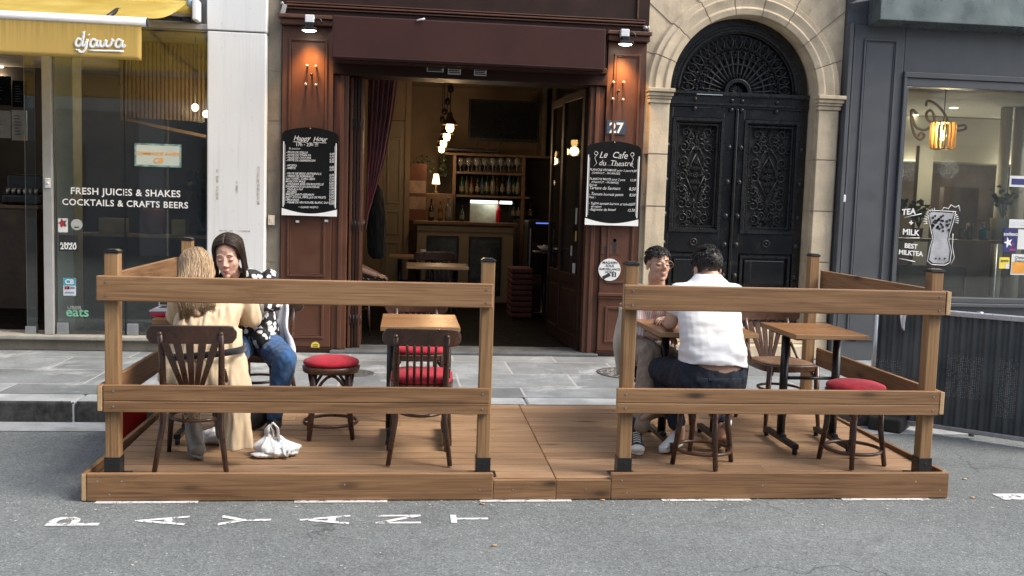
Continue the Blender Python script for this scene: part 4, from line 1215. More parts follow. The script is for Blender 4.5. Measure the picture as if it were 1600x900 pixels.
for k in range(ns):
    a = PI * (k + 0.5) / ns; ca, sa = math.cos(a), math.sin(a)
    P = lambda r, o=0.0: (CX + r * ca - o * sa, YD + 0.045, zc + r * sa + o * ca)
    q.tube([P(0.135), P(0.2), P(0.3), P(0.37), P(0.45)], [0.013, 0.006, 0.012, 0.006, 0.009], 6)
    q.ell(P(0.19), 0.013, None, 8, 5); q.ell(P(0.345), 0.016, None, 8, 5)
    for s in (-1, 1):
        o = s * 0.034
        c = P(0.505, o * 0.62)
        q.tube([P(0.43, 0), P(0.455, o * 0.7), P(0.505, o * 1.15), P(0.545, o * 0.8), P(0.555, o * 0.25)], 0.0075, 6)
        q.ell(P(0.405, o * 0.5), (0.012, 0.012, 0.012), None, 6, 4); q.ell(P(0.28, o * 0.55), 0.0115, None, 6, 4)
    rosette(q, (P(0.50)[0], P(0.50)[2]), 0.028, YD + 0.045, 5)
    a2 = PI * k / ns
    if k: rosette(q, (CX + 0.36 * math.cos(a2), zc + 0.36 * math.sin(a2)), 0.03, YD + 0.05, 5); rosette(q, (CX + 0.44 * math.cos(a2), zc + 0.44 * math.sin(a2)), 0.026, YD + 0.05, 5)
for k in range(9):
    a = PI * k / 8; q.tube([(CX, YD + 0.045, zc + 0.005), (CX + 0.1 * math.cos(a), YD + 0.045, zc + 0.1 * math.sin(a))], [0.012, 0.005], 6)
q.build('fanlight_grille', M_iron, dr)
# bell box on the right jamb
x, z = at(1312, 310, YS - 0.05)
t = thing('bell_box', 'small white bell box on the wall right of the carved door', 'bell box', (x, YS - 0.03, z))
q = MB(); q.box(x - 0.015, x + 0.045, YS - 0.09, YS - 0.03, z - 0.035, z + 0.035); q.build('box', M_whitep, t, 0.006)
q = MB(); q.tube([(x + 0.02, YS - 0.06, z - 0.035), (x + 0.015, YS - 0.06, z - 0.2)], 0.006, 6); q.build('cable', M_whitep, t)

# ================================================================== TEA SHOP
YT = 9.0
M_slateblue = plain('slate_blue_paint', (0.076, 0.081, 0.089), 0.42, var=0.14, scale=2.5, bump=0.08, bscale=20, spots=0.06)
ts = thing('tea_shopfront', 'slate grey tea shop front with one wide window', 'shopfront', (5.4, YT, 0.15))
GX0, GX1, GZ0, GZ1 = 4.835, 7.4, 0.80, 2.86
q = MB()
q.box(4.188, 4.78, YT, YT + 0.3, 0.15, 3.43); q.build('pilaster', M_slateblue, ts, 0.006)
q = MB(); molding(q, 4.36, 4.70, 0.35, 3.30, YT, 0.02, 0.014); molding(q, 4.385, 4.675, 0.375, 3.275, YT, 0.008, 0.01); q.box(4.192, 4.23, YT - 0.05, YT, 0.15, 3.43); q.box(4.25, 4.27, YT - 0.02, YT, 0.15, 3.43); q.build('panel_moulding', M_slateblue, ts, 0.004)
q = MB(); q.box(4.782, 7.6, YT, YT + 0.3, 3.0, 3.43); q.build('frieze', M_slateblue, ts, 0.004)
q = MB(); q.box(4.782, 7.6, YT - 0.03, YT + 0.12, 2.945, 2.998); q.box(4.80, 7.6, YT - 0.012, YT + 0.12, 2.865, 2.943)
q.box(4.782, 4.81, YT - 0.03, YT + 0.12, 0.72, 2.943); q.box(4.812, 4.838, YT - 0.012, YT + 0.12, 0.80, 2.863)
q.box(4.782, 7.6, YT - 0.04, YT + 0.12, 0.71, 0.745); q.box(4.812, 7.6, YT - 0.012, YT + 0.12, 0.747, 0.80)
q.build('window_frame', M_slateblue, ts, 0.005)
q = MB(); q.box(4.782, 7.6, YT + 0.01, YT + 0.3, 0.15, 0.708); q.build('stall_riser', M_slateblue, ts, 0.004)
q = MB(); q.box(4.815, 7.58, YT + 0.05, YT + 0.062, GZ0 - 0.02, GZ1 + 0.02); win = q.build('window', M_glass2, ts)
q = MB()
q.prism([(0, 0), (0.25, -0.02), (0.25, 1.3), (0, 1.3)], (4.385, YT - 0.25, 3.435), YR, ZR, 3.2)
q.build('sign_board', plain('brushed_green_grey', (0.16, 0.19, 0.185), 0.3, 0.5, var=0.25, scale=2.5, bump=0.1), ts, 0.006)
q = MB(); q.box(4.19, 7.6, YT + 0.02, YT + 0.3, 3.435, 5.2); q.build('upper_wall', M_slateblue, ts)
x, z = at(1342, 3, YT - 0.1)
q = MB(); q.tube([(x - 0.03, YT, z), (x - 0.03, YT - 0.1, z), (x + 0.15, YT - 0.2, z + 0.03)], 0.012, 8); tag(q.build('sign_bracket', M_steel), 'small steel rod at the top left corner of the tea shop sign', 'bracket')
# interior
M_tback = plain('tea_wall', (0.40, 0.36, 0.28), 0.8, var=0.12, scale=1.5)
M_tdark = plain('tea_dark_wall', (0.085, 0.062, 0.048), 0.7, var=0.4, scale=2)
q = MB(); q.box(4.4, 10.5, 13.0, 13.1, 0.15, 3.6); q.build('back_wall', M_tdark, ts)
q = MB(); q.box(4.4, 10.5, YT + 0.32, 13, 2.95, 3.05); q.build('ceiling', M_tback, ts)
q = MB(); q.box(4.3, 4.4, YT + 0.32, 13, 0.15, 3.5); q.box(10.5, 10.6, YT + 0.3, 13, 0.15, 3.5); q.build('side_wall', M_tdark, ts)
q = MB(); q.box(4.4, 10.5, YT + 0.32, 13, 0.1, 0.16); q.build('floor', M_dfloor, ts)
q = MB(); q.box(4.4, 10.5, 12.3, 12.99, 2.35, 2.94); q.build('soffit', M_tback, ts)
for px0, px1 in ((1556, 1572), (1578, 1600)):
    X0 = at(px0, 300, 11.0)[0]; X1 = at(px1, 300, 11.0)[0]
    q = MB(); q.lathe([((X1 - X0) / 2, 0.16), ((X1 - X0) / 2, 2.94)], ((X0 + X1) / 2, 11.0, 0), 24); q.build('column', M_tback, ts)
a = at(1430, 250, 12.0); b = at(1452, 250, 12.0)
q = MB(); q.box(a[0], b[0], 11.9, 11.99, 0.16, 2.52); q.build('pier', M_tback, ts)
a = at(1475, 300, 12.0); b = at(1530, 300, 12.0)
q = MB(); q.box(a[0], b[0], 12.0, 12.1, 0.16, 2.0); q.build('partition', M_tdark, ts)
q = MB(); q.box(GX0 + 0.02, 7.4, 9.2, 9.52, 1.345, 1.375); q.build('window_ledge', plain('ledge_pine', (0.50, 0.33, 0.17), 0.5, var=0.2), ts, 0.004)
a = at(1553, 430, 9.75)[0]
q = MB(); q.tube([(a, 9.75, 0.16), (a, 9.75, 1.34)], 0.02, 10); q.build('ledge_leg', M_steel, ts)
for px, py in ((1429, 180), (1490, 169), (1535, 196), (1598, 186)):
    Y = 10.6; x, z = at(px, py, Y)
    Y = (2.945 - 1.6) / (z - 1.6) * Y; x, z = at(px, py, Y)
    q = MB(); q.tube([(x, Y, z), (x, Y, z + 0.012)], 0.05, 16, smooth=False); tag(q.build('ceiling_spot', emit('spot_white', (1, 0.9, 0.7), 6)), 'small lit recessed spot in the tea shop ceiling', 'ceiling light', 'ceiling spots of the tea shop')
    lamp('POINT', 'ceiling_spot_light', (x, Y, z - 0.75), 10, (1, 0.92, 0.8), 0.12)
# slatted lamp
x, z = at(1473, 212, 9.7)
t = thing('slatted_lamp', 'lit hanging lamp of curved pale wooden slats in the tea shop window', 'pendant lamp', (x, 9.7, z))
M_slat = plain('lamp_slat', (0.78, 0.58, 0.28), 0.5, var=0.15)
for k in range(14):
    a = 2 * PI * k / 14
    q = MB(); c, s = math.cos(a), math.sin(a); d = V((c, s, 0)); n = V((-s, c, 0))
    out = [(0.075, -0.15), (0.115, -0.14), (0.128, -0.11), (0.13, 0.11), (0.118, 0.14), (0.075, 0.15), (0.085, 0.12), (0.10, 0.1), (0.10, -0.1), (0.085, -0.12)]
    q.prism(out, V((x, 9.7, z)) - n * 0.006, d, ZR, 0.012) ; q.build('slat', M_slat, t)
q = MB(); q.tube([(x, 9.7, z - 0.145), (x, 9.7, z - 0.135)], 0.1, 20); q.tube([(x, 9.7, z + 0.135), (x, 9.7, z + 0.145)], 0.1, 20); q.build('ring', M_slat, t)
q = MB(); q.ell((x, 9.7, z), (0.035, 0.035, 0.05)); q.build('bulb', emit('tea_bulb', (1, 0.62, 0.2), 16), t)
q = MB(); q.tube([(x, 9.7, z + 0.14), (x, 9.7, 2.95)], 0.005, 6); q.build('cord', M_black, t)
lamp('POINT', 'slatted_lamp_light', (x, 9.7, z + 0.07), 9, (1, 0.66, 0.26), 0.04)
# scroll added in place of a reflection in the tea shop glass
def scr(pts, Y): return [(at(px, py, Y)[0], Y, at(px, py, Y)[1]) for px, py in pts]
q = MB()
def curve(pts, r, Y=10.2):
    w = [V(p) for p in scr(pts, Y)]; out = []
    for i in range(len(w) - 1):
        p0, p1, p2, p3 = w[max(i - 1, 0)], w[i], w[i + 1], w[min(i + 2, len(w) - 1)]
        for k in range(6):
            u = k / 6; out.append(0.5 * ((2 * p1) + (p2 - p0) * u + (2 * p0 - 5 * p1 + 4 * p2 - p3) * u * u + (3 * p1 - p0 - 3 * p2 + p3) * u ** 3))
    out.append(w[-1]); q.tube(out, r, 8)
curve([(1447, 166), (1449, 158), (1458, 160), (1470, 170), (1479, 184), (1484, 200), (1490, 205), (1508, 202), (1507, 196), (1497, 197)], 0.014)
curve([(1423, 172), (1427, 190), (1433, 200), (1446, 203), (1456, 195), (1460, 184), (1455, 173), (1448, 176), (1449, 186), (1458, 193)], 0.014)
curve([(1433, 178), (1425, 172), (1424, 190), (1429, 210), (1438, 218), (1444, 212), (1440, 208), (1435, 212)], 0.016)
tag(q.build('reflection_scroll', plain('scroll_brown', (0.10, 0.083, 0.065), 0.6)), 'brown scroll shaped after a window reflection, hanging behind the slatted lamp in the tea shop', 'reflection stand-in')
# ledge objects
def plant(name, x, y, z, n, h, w, label, mat, pot=None, grp=None, leaf=0.07):
    t = thing(name, label, 'plant', (x, y, z))
    q = MB()
    for k in range(n):
        a = random.uniform(0, 2 * PI); l = random.uniform(0.5, 1) * h; o = random.uniform(0.2, 1) * w
        tip = V((x + o * math.cos(a), y + o * math.sin(a) * 0.6, z + l)); b = V((x, y, z))
        m_ = (b + tip) / 2 + V((0, 0, h * 0.12))
        q.tube([b, m_, tip], [0.004, 0.003, 0.002], 5)
        for j in range(3):
            p = b.lerp(tip, 0.5 + 0.25 * j) + V((0, 0, 0.03)); d = V((random.uniform(-1, 1), random.uniform(-1, 1), random.uniform(-0.2, 1))).normalized() * leaf; s = d.cross(V((0.2, 0.9, 0.3))).normalized() * leaf * 0.32
            q.add([p, p + d * .35 + s, p + d, p + d * .35 - s], [(0, 1, 2, 3)])
    q.build('foliage', mat, t)
    if pot:
        q = MB(); q.lathe(pot[0], (x, y, z - pot[2]), 20); q.build('pot', pot[1], t)
    return t
M_leaf = plain('plant_leaf', (0.05, 0.11, 0.035), 0.5, var=0.4, scale=20)
M_leafp = plain('pale_leaf', (0.16, 0.21, 0.15), 0.6, var=0.3, scale=20)
zl = 1.377
plant('potted_plant', 6.16, 9.36, zl + 0.225, 12, 0.33, 0.2, 'pale leggy plant in a large white pot on the tea shop ledge', M_leafp, ([(0.085, 0), (0.09, 0.004), (0.115, 0.225), (0.105, 0.225), (0.10, 0.2)], M_white, 0.222))
plant('potted_plant', 5.0, 9.38, zl + 0.12, 16, 0.22, 0.13, 'green bushy plant in a pink pot behind the lettering Tea Milk', M_leaf, ([(0.04, 0), (0.05, 0.12), (0.04, 0.12)], plain('pink_pot', (0.4, 0.15, 0.25), 0.5), 0.118))
plant('potted_plant', 5.28, 9.42, zl + 0.1, 16, 0.28, 0.14, 'green bushy plant behind the painted milk tea glass', M_leaf, ([(0.04, 0), (0.05, 0.1), (0.04, 0.1)], plain('mauve_pot', (0.3, 0.12, 0.25), 0.5), 0.098))
x = at(1537, 360, 9.36)[0]
t = thing('soap_dispenser', 'turquoise pump bottle with a white label on the tea shop ledge', 'pump bottle', (x, 9.36, zl))
q = MB(); q.lathe([(0.04, 0), (0.043, 0.006), (0.043, 0.1), (0.03, 0.12), (0.014, 0.125)], (x, 9.36, zl), 20); q.build('body', plain('turquoise_plastic', (0.05, 0.35, 0.38), 0.25), t)
q = MB(); q.box(x - 0.005, x + 0.04, 9.31, 9.316, zl + 0.02, zl + 0.09); q.build('label', M_white, t)
q = MB(); q.lathe([(0.015, 0.125), (0.015, 0.14), (0.005, 0.142), (0.005, 0.175)], (x, 9.36, zl), 12); q.box(x - 0.035, x + 0.012, 9.352, 9.368, zl + 0.172, zl + 0.184); q.build('pump', M_whitep, t)
for px, lb in ((1503, 'clear tumbler beside the iced tea painting on the tea shop ledge'), (1515, 'tall clear glass left of the pump bottle on the tea shop ledge')):
    lathe_thing('drinking_glass', lb, 'glass', None, [(0.03, 0), (0.035, 0.11 + 0.06 * (px == 1515)), (0.033, 0.11)], M_bglass, at(px, 360, 9.36)[0], 9.36, zl, 16)
# dark furniture behind glass below
for px, py, w, lb in ((1440, 440, 0.35, 'dark chair silhouette low behind the left of the tea shop window'), (1500, 430, 0.35, 'dark chair silhouette low behind the middle of the tea shop window')):
    x = at(px, py, 10.6)[0]
    t = thing('cafe_chair', lb, 'chair', (x, 10.6, 0.16))
    q = MB(); q.box(x - 0.2, x + 0.2, 10.4, 10.8, 0.6, 0.63); q.build('seat', M_darkwall, t, 0.01)
    q = MB(); q.box(x - 0.2, x + 0.2, 10.79, 10.82, 0.75, 1.02); q.build('backrest', M_darkwall, t, 0.01)
    for sx in (-1, 1):
        for sy in (-1, 1):
            q = MB(); q.tube([(x + sx * 0.18, 10.6 + sy * 0.18, 0.16), (x + sx * 0.18, 10.6 + sy * 0.19, 0.6 if sy < 0 else 1.0)], 0.014, 6); q.build('leg', M_black, t)
# painted lettering and glass picture on the window (parts of the front)
yw = YT + 0.047
q = MB()
for px, py, s, b, txt in ((1409, 336, 0.072, 0.03, 'TEA'), (1420, 352, 0.07, 0.04, '+'), (1410, 366, 0.072, 0.03, 'MILK'), (1413, 387, 0.058, 0.03, 'BEST'), (1404, 397, 0.058, 0.03, 'MILKTEA')):
    x, z = at(px, py, yw); q.text(txt, (x, yw, z), XR + ZR * (0.12 if txt == 'TEA' else -0.06), ZR, s * 1.12, 'LEFT', b, 0, 1.0)
for (a, b) in (((1413, 338), (1440, 332)), ((1405, 402), (1430, 407)), ((1412, 370), (1437, 370))):
    p = at(*a, yw); r_ = at(*b, yw); q.tube([(p[0], yw, p[1] - 0.012), (r_[0], yw, r_[1] - 0.012)], 0.004, 4)
q.build('lettering', M_letter, win)
ou = [(1452, 334), (1456, 331), (1490, 333), (1486, 350), (1482, 364), (1480, 374), (1484, 392), (1482, 408), (1475, 412), (1458, 411), (1452, 406), (1455, 388), (1459, 372), (1456, 356)]
w = [at(px, py, yw) for px, py in ou]
q = MB(); q.add([(p[0], yw, p[1]) for p in w], [tuple(range(len(w)))]); q.build('milk_picture', plain('milk_tea_print', (0.36, 0.36, 0.38), 0.6, var=0.45, scale=5), win)
q = MB()
for k in range(34):
    px = random.uniform(1456, 1486); py = random.uniform(335, 361 if px > 1465 else 372)
    x, z = at(px, py, yw); q.tube([(x, yw - 0.002, z), (x, yw - 0.003, z)], random.uniform(0.010, 0.016), 10, smooth=False)
for px in (1462, 1468, 1476): x, z = at(px, 404, yw); q.tube([(x, yw - 0.002, z), (x, yw - 0.003, z)], 0.01, 10, smooth=False)
q.build('print', M_ink, win)
q = MB()
ow = [at(1470 + (px - 1470) * 1.18, 372 + (py - 372) * 1.06, yw) for px, py in ou]
q.tube([(p[0], yw, p[1]) for p in ow], 0.004, 5, True)
for k in range(9):
    a = math.radians(100 + k * 12); c = at(1462, 345, yw); q.tube([(c[0] + 0.09 * math.cos(a), yw, c[1] + 0.09 * math.sin(a)), (c[0] + 0.13 * math.cos(a), yw, c[1] + 0.13 * math.sin(a))], 0.004, 4)
for k in range(7):
    a = math.radians(-10 + k * 12); c = at(1482, 345, yw); q.tube([(c[0] + 0.07 * math.cos(a), yw, c[1] + 0.07 * math.sin(a)), (c[0] + 0.11 * math.cos(a), yw, c[1] + 0.11 * math.sin(a))], 0.003, 4)
curve_pts = [(1470, 331), (1475, 324), (1482, 326), (1486, 320), (1493, 324), (1498, 321), (1500, 330)]
q.tube([(at(px, py, yw)[0], yw, at(px, py, yw)[1]) for px, py in curve_pts], 0.005, 5)
q.tube([(at(px, py, yw)[0], yw, at(px, py, yw)[1]) for px, py in ((1489, 365), (1488, 385), (1491, 402), (1486, 413))], 0.004, 5)
q.build('glass_outline', M_letter, win)
M_sky1 = plain('pale_blue_card', (0.5, 0.55, 0.62), 0.6)
def dr_a(o, a, b, c, d, y):
    q = MB(); flat(q, a + 0.02, b, c + (d - c) * 0.2, c + (d - c) * 0.75, y); q.build('print', M_navy, o)
poster('window_sticker', 'small pale card with a navy block, highest on the right of the tea shop window', 'sticker', (6.0, 6.2, 1.925, 2.035), yw, M_white, None, dr_a)
def dr_b(o, a, b, c, d, y):
    q = MB(); 
    for k in range(2): flat(q, a + 0.02, b - 0.02, c + (d - c) * (0.3 + 0.3 * k), c + (d - c) * (0.36 + 0.3 * k), y)
    q.build('print', M_sky1, o)
poster('window_sticker', 'white card just above the dark blue delivery sticker on the tea shop window', 'sticker', (6.03, 6.24, 1.515, 1.60), yw, M_white, None, dr_b)
def dr_c(o, a, b, c, d, y):
    q = MB(); q.text('sodexo', ((a + b) / 2, y, d - 0.07), XR, ZR, 0.052, 'CENTER', 0.02)
    cx, cz = a + 0.05, c + 0.1
    pts = [(cx + (0.05 if k % 2 else 0.022) * math.cos(k * PI / 5), y, cz + (0.06 if k % 2 else 0.022) * math.sin(k * PI / 5)) for k in range(10)]
    q.add(pts, [tuple(range(10))]); q.build('print', M_letter, o)
    q = MB(); flat(q, a + 0.07, b - 0.01, c + 0.02, c + 0.035, y); flat(q, a + 0.08, b - 0.03, c + 0.08, c + 0.09, y); q.build('print', M_red, o)
poster('window_sticker', 'dark blue sticker with a white star burst on the tea shop window', 'sticker', (5.985, 6.125, 1.265, 1.505), yw, M_navy, None, dr_c)
poster('window_sticker', 'narrow white sticker at the picture edge beside the dark blue star sticker', 'sticker', (6.135, 6.25, 1.30, 1.50), yw, M_white)
def dr_d(o, a, b, c, d, y):
    q = MB(); q.text('apetiz', ((a + b) / 2, y, d - 0.045), XR, ZR, 0.036, 'CENTER', 0.015); q.build('print', M_ink, o)
    q = MB(); flat(q, a + 0.07, b, c, c + 0.05, y); q.build('print', M_white, o)
poster('window_sticker', 'bright yellow square sticker on the tea shop window', 'sticker', (5.955, 6.065, 1.10, 1.215), yw, M_yellow, None, dr_d)
def dr_e(o, a, b, c, d, y):
    q = MB(); flat(q, a + 0.01, b - 0.01, c + 0.015, c + (d - c) * 0.62, y); q.build('print', M_orange, o)
    q = MB(); q.text('Cheque', (a + 0.035, y, d - 0.045), XR, ZR, 0.038, 'LEFT', 0.01); q.text('Dejeuner', (a + 0.035, y, d - 0.08), XR, ZR, 0.038, 'LEFT', 0.01); q.build('print', M_ink, o)
poster('window_sticker', 'white and orange meal voucher sticker lowest on the tea shop window', 'sticker', (6.085, 6.28, 1.04, 1.25), yw, M_white, None, dr_e)
poster('hand_bill', 'white paper scrap sticking to the pilaster low at the left of the tea shop', 'paper', (4.80, 4.801, 0.6, 0.601), yw, M_white) if False else None

# ================================================================== JUICE BAR
YJ = 9.04
jb = thing('juice_bar_shopfront', 'glass fronted juice bar with a white column and stone sill', 'shopfront', (-2.8, YJ, 0.15))
m, nt, out = new_mat('white_column_paint')
v_ = coords(nt, rnd=False)
cl_ = ramp(nt, tex_noise(nt, v_, 1.3, 5), [(0.3, (0.68, 0.675, 0.66)), (0.7, (0.75, 0.745, 0.73))])
rn_ = ramp(nt, tex_noise(nt, coords(nt, (26, 26, 0.7), rnd=False), 1.0, 5, 0.65), [(0.54, 0.0), (0.75, 0.30)])
cl_ = mixc(nt, rn_, cl_, (0.42, 0.40, 0.36))
sp_ = ramp(nt, tex_noise(nt, v_, 24, 3, 0.7), [(0.66, 0.0), (0.71, 0.35)])
cl_ = mixc(nt, sp_, cl_, (0.40, 0.38, 0.34))
principled(nt, out, cl_, 0.6, 0, tex_noise(nt, v_, 40, 4), 0.1, 0.004)
M_col = m
q = MB(); q.box(-1.816, -1.296, 8.98, 9.35, 0.152, 3.066); q.build('column', M_col, jb, 0.012)
q = MB(); q.box(-1.818, -1.294, 8.975, 9.35, 3.074, 5.2); q.build('column_cap', M_col, jb, 0.008)
q = MB()
M_scuff = plain('old_glue_marks', (0.50, 0.47, 0.42), 0.9, var=0.5, scale=30)
for (x0_, y0_, x1_, y1_) in ((338, 264, 341, 312), (402, 260, 405, 320), (369, 283, 371, 302), (336, 359, 398, 362)):
    r = rect(x0_, y0_, x1_, y1_, 8.98); 
    n = 9
    horiz = (r[1] - r[0]) > abs(r[3] - r[2])
    for k in range(n):
        if random.random() < 0.85:
            if horiz: flat(q, r[0] + (r[1] - r[0]) * k / n, r[0] + (r[1] - r[0]) * (k + 0.95) / n, r[2] - random.uniform(0, 0.006), r[3] + random.uniform(0, 0.004), 8.9785)
            else: flat(q, r[0] - random.uniform(0, 0.004), r[1] + random.uniform(0, 0.004), r[2] + (r[3] - r[2]) * k / n, r[2] + (r[3] - r[2]) * (k + 0.95) / n, 8.9785)
q.build('glue_mark', M_scuff, jb)
q = MB(); q.box(-8, -1.82, 8.985, 9.3, 0.152, 0.25); q.build('sill_base', M_lime2, jb, 0.006)
q = MB(); q.box(-8, -1.82, 8.93, 9.3, 0.252, 0.292); q.build('sill', mat_limestone('sill_stone', (0.42, 0.40, 0.35)), jb, 0.01)
q = MB(); q.box(-3.247, -3.168, 9.0, 9.12, 0.293, 3.07); q.build('mullion', M_alu, jb, 0.004)
q = MB(); q.box(-8, -1.82, 9.0, 9.12, 3.075, 3.125); q.build('head_rail', M_alu, jb, 0.004)
q = MB(); q.box(-8, -1.82, 9.05, 9.35, 3.127, 5.2); q.build('upper_wall', plain('grey_render', (0.22, 0.21, 0.2), 0.8), jb)
q = MB(); q.box(-3.166, -1.82, YJ, YJ + 0.012, 0.294, 3.072); jw = q.build('window', M_glass, jb)
for x in (-2.55,):
    q = MB(); q.box(x - 0.004, x + 0.004, YJ - 0.004, YJ + 0.016, 0.295, 3.07); q.build('glass_joint', M_black, jb)
for px in (99, 208):
    x = at(px, 512, YJ)[0]
    q = MB(); q.box(x - 0.05, x + 0.05, YJ - 0.02, YJ + 0.03, 0.293, 0.40); q.build('glass_clamp', M_steel, jb, 0.004)
# open glass door leaf and lock
q = MB(); q.box(-3.42, -3.33, 9.06, 9.07, 0.30, 2.85); q.build('door_pane', M_glass, jb)
q = MB(); q.box(-3.43, -3.335, 9.04, 9.1, 0.294, 0.36); q.build('door_pivot', M_steel, jb, 0.004)
x, z = at(75, 286, 9.0); q = MB(); q.box(x - 0.024, x + 0.024, 8.985, 8.999, z - 0.045, z + 0.045); q.ell((x, 8.985, z), (0.014, 0.008, 0.014)); q.build('lock', M_white, jb, 0.006)
# inside
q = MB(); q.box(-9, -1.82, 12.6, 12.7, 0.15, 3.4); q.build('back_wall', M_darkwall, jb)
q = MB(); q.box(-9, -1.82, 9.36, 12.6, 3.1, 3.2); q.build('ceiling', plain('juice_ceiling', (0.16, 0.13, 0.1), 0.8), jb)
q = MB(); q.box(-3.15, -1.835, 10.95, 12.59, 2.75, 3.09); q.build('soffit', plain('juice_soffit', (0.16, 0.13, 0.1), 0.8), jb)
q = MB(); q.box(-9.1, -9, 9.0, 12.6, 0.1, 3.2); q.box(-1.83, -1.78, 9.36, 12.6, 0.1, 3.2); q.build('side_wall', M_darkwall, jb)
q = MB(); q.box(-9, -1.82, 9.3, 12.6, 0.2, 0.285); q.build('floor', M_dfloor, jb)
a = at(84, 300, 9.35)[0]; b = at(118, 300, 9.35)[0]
q = MB(); q.box(a, b, 9.3, 9.55, 0.29, 3.09); q.build('reflection_pillar', plain('pale_reflection_tone', (0.58, 0.58, 0.52), 0.7, var=0.12), jb, 0.01)  # added pillar stands in for a pale reflection in the glass
# slatted wood ceiling baffle
M_slatw = plain('warm_slat_wood', (0.20, 0.115, 0.055), 0.55, var=0.2)
sb = thing('slatted_baffle', 'hanging screen of thin warm wooden slats inside the juice bar', 'screen', (-2.2, 10.0, 2.5))
a = at(188, 120, 10.0)[0]; b = at(322, 120, 10.0)[0]
n = 21
q = MB()
for k in range(n):
    x = a + (b - a) * k / n
    zb = at(190, 183, 10.0)[1] + (at(320, 190, 10.0)[1] - at(190, 183, 10.0)[1]) * k / n
    q.box(x, x + (b - a) / n * 0.64, 10.0, 10.03, zb, 3.09)
q.build('slat_row', M_slatw, sb)
q = MB()
for k in range(14):
    y = 10.06 + k * 0.075
    z = at(190, 183, 10.0)[1]
    q.box(a, b, y, y + 0.035, 2.62 - 0.012 * k, 2.66 - 0.012 * k)
q.build('under_slat_row', M_slatw, sb)
q = MB(); q.bar((a, 10.02, at(190, 185, 10)[1]), (b, 10.02, at(320, 213, 10)[1]), 0.03, 0.03); q.bar((a, 10.05, at(190, 185, 10)[1]), (b, 10.9, at(320, 213, 10)[1]), 0.03, 0.03); q.build('edge_bar', M_slatw, sb)
for px, py in ((305, 168), (322, 178)):
    x, z = at(px, py, 9.62)
    t = thing('globe_lamp', ('lower right' if px > 310 else 'upper left') + ' of the two lit bulbs beside the white column in the juice bar', 'pendant lamp', (x, 9.62, z))
    q = MB(); q.ell((x, 9.62, z), (0.03, 0.03, 0.034)); q.build('bulb', emit('juice_bulb', (1, 0.8, 0.5), 14), t)
    q = MB(); q.tube([(x, 9.62, z + 0.03), (x, 9.62, 3.1)], 0.004, 6); q.build('cord', M_black, t)
    lamp('POINT', 'globe_light', (x - 0.06, 9.56, z - 0.05), 2.6, (1, 0.74, 0.42), 0.06)
for px, py in ((120, 144), (1, 105)):
    Y = 10.5; x, z = at(px, py, Y); Y = Y * ((2.745 if px > 50 else 3.09) - 1.6) / (z - 1.6); x, z = at(px, py, Y)
    q = MB(); q.tube([(x, Y, z - 0.005), (x, Y, z + 0.01)], 0.035, 14, smooth=False); tag(q.build('ceiling_spot', emit('spot_warm', (1, 0.85, 0.6), 8)), 'small lit ceiling spot inside the ' + ('juice bar behind its fixed glass' if px > 50 else 'open doorway of the juice bar'), 'ceiling light')
    lamp('POINT', 'ceiling_spot_light', (x, Y, z - 0.12), 5, (1, 0.8, 0.55), 0.05)
# shelf with boxes, vase, plants
Ysh = 9.75
zs = at(200, 365, Ysh)[1]
q = MB(); q.box(at(122, 365, Ysh)[0], -1.84, Ysh - 0.12, Ysh + 0.2, zs - 0.03, zs)
tag(q.build('window_shelf', plain('shelf_plank', (0.3, 0.22, 0.12), 0.6, var=0.2), None, 0.004), 'pale plank shelf along the inside of the juice bar window', 'shelf')
for (x0_, y0_, x1_, y1_), lb in (((158, 340, 198, 363), 'wide pale wooden box on the juice bar window shelf'), ((271, 343, 293, 363), 'narrow pale wooden box on the juice bar window shelf')):
    r = rect(x0_, y0_, x1_, y1_, Ysh)
    q = MB(); q.box(r[0], r[1], Ysh - 0.08, Ysh + 0.08, zs + 0.002, r[3]); q.box(r[0] + 0.03, r[0] + 0.045, Ysh - 0.084, Ysh - 0.079, r[3] - 0.04, r[3] - 0.025)
    tag(q.build('wooden_box', plain('box_pine', (0.34, 0.27, 0.16), 0.6), None, 0.005), lb, 'box')
r = rect(222, 325, 258, 363, Ysh)
q = MB(); w_ = (r[1] - r[0]) / 2; h_ = r[3] - zs - 0.002; q.lathe([(w_ * 0.7, 0), (w_, 0.02), (w_, h_ * 0.9), (w_ * 0.9, h_), (w_ * 0.8, h_)], ((r[0] + r[1]) / 2, Ysh, zs + 0.002), 20)
tag(q.build('plant_pot', plain('dark_red_pot', (0.13, 0.03, 0.025), 0.6)), 'dark red pot on the juice bar window shelf', 'pot')
plant('potted_plant', -2.0, Ysh, zs + 0.06, 40, 0.55, 0.22, 'dark leafy plant beside the white column inside the juice bar', M_dleaf, ([(0.06, 0), (0.07, 0.06), (0.06, 0.06)], M_blackm, 0.058), leaf=0.11)
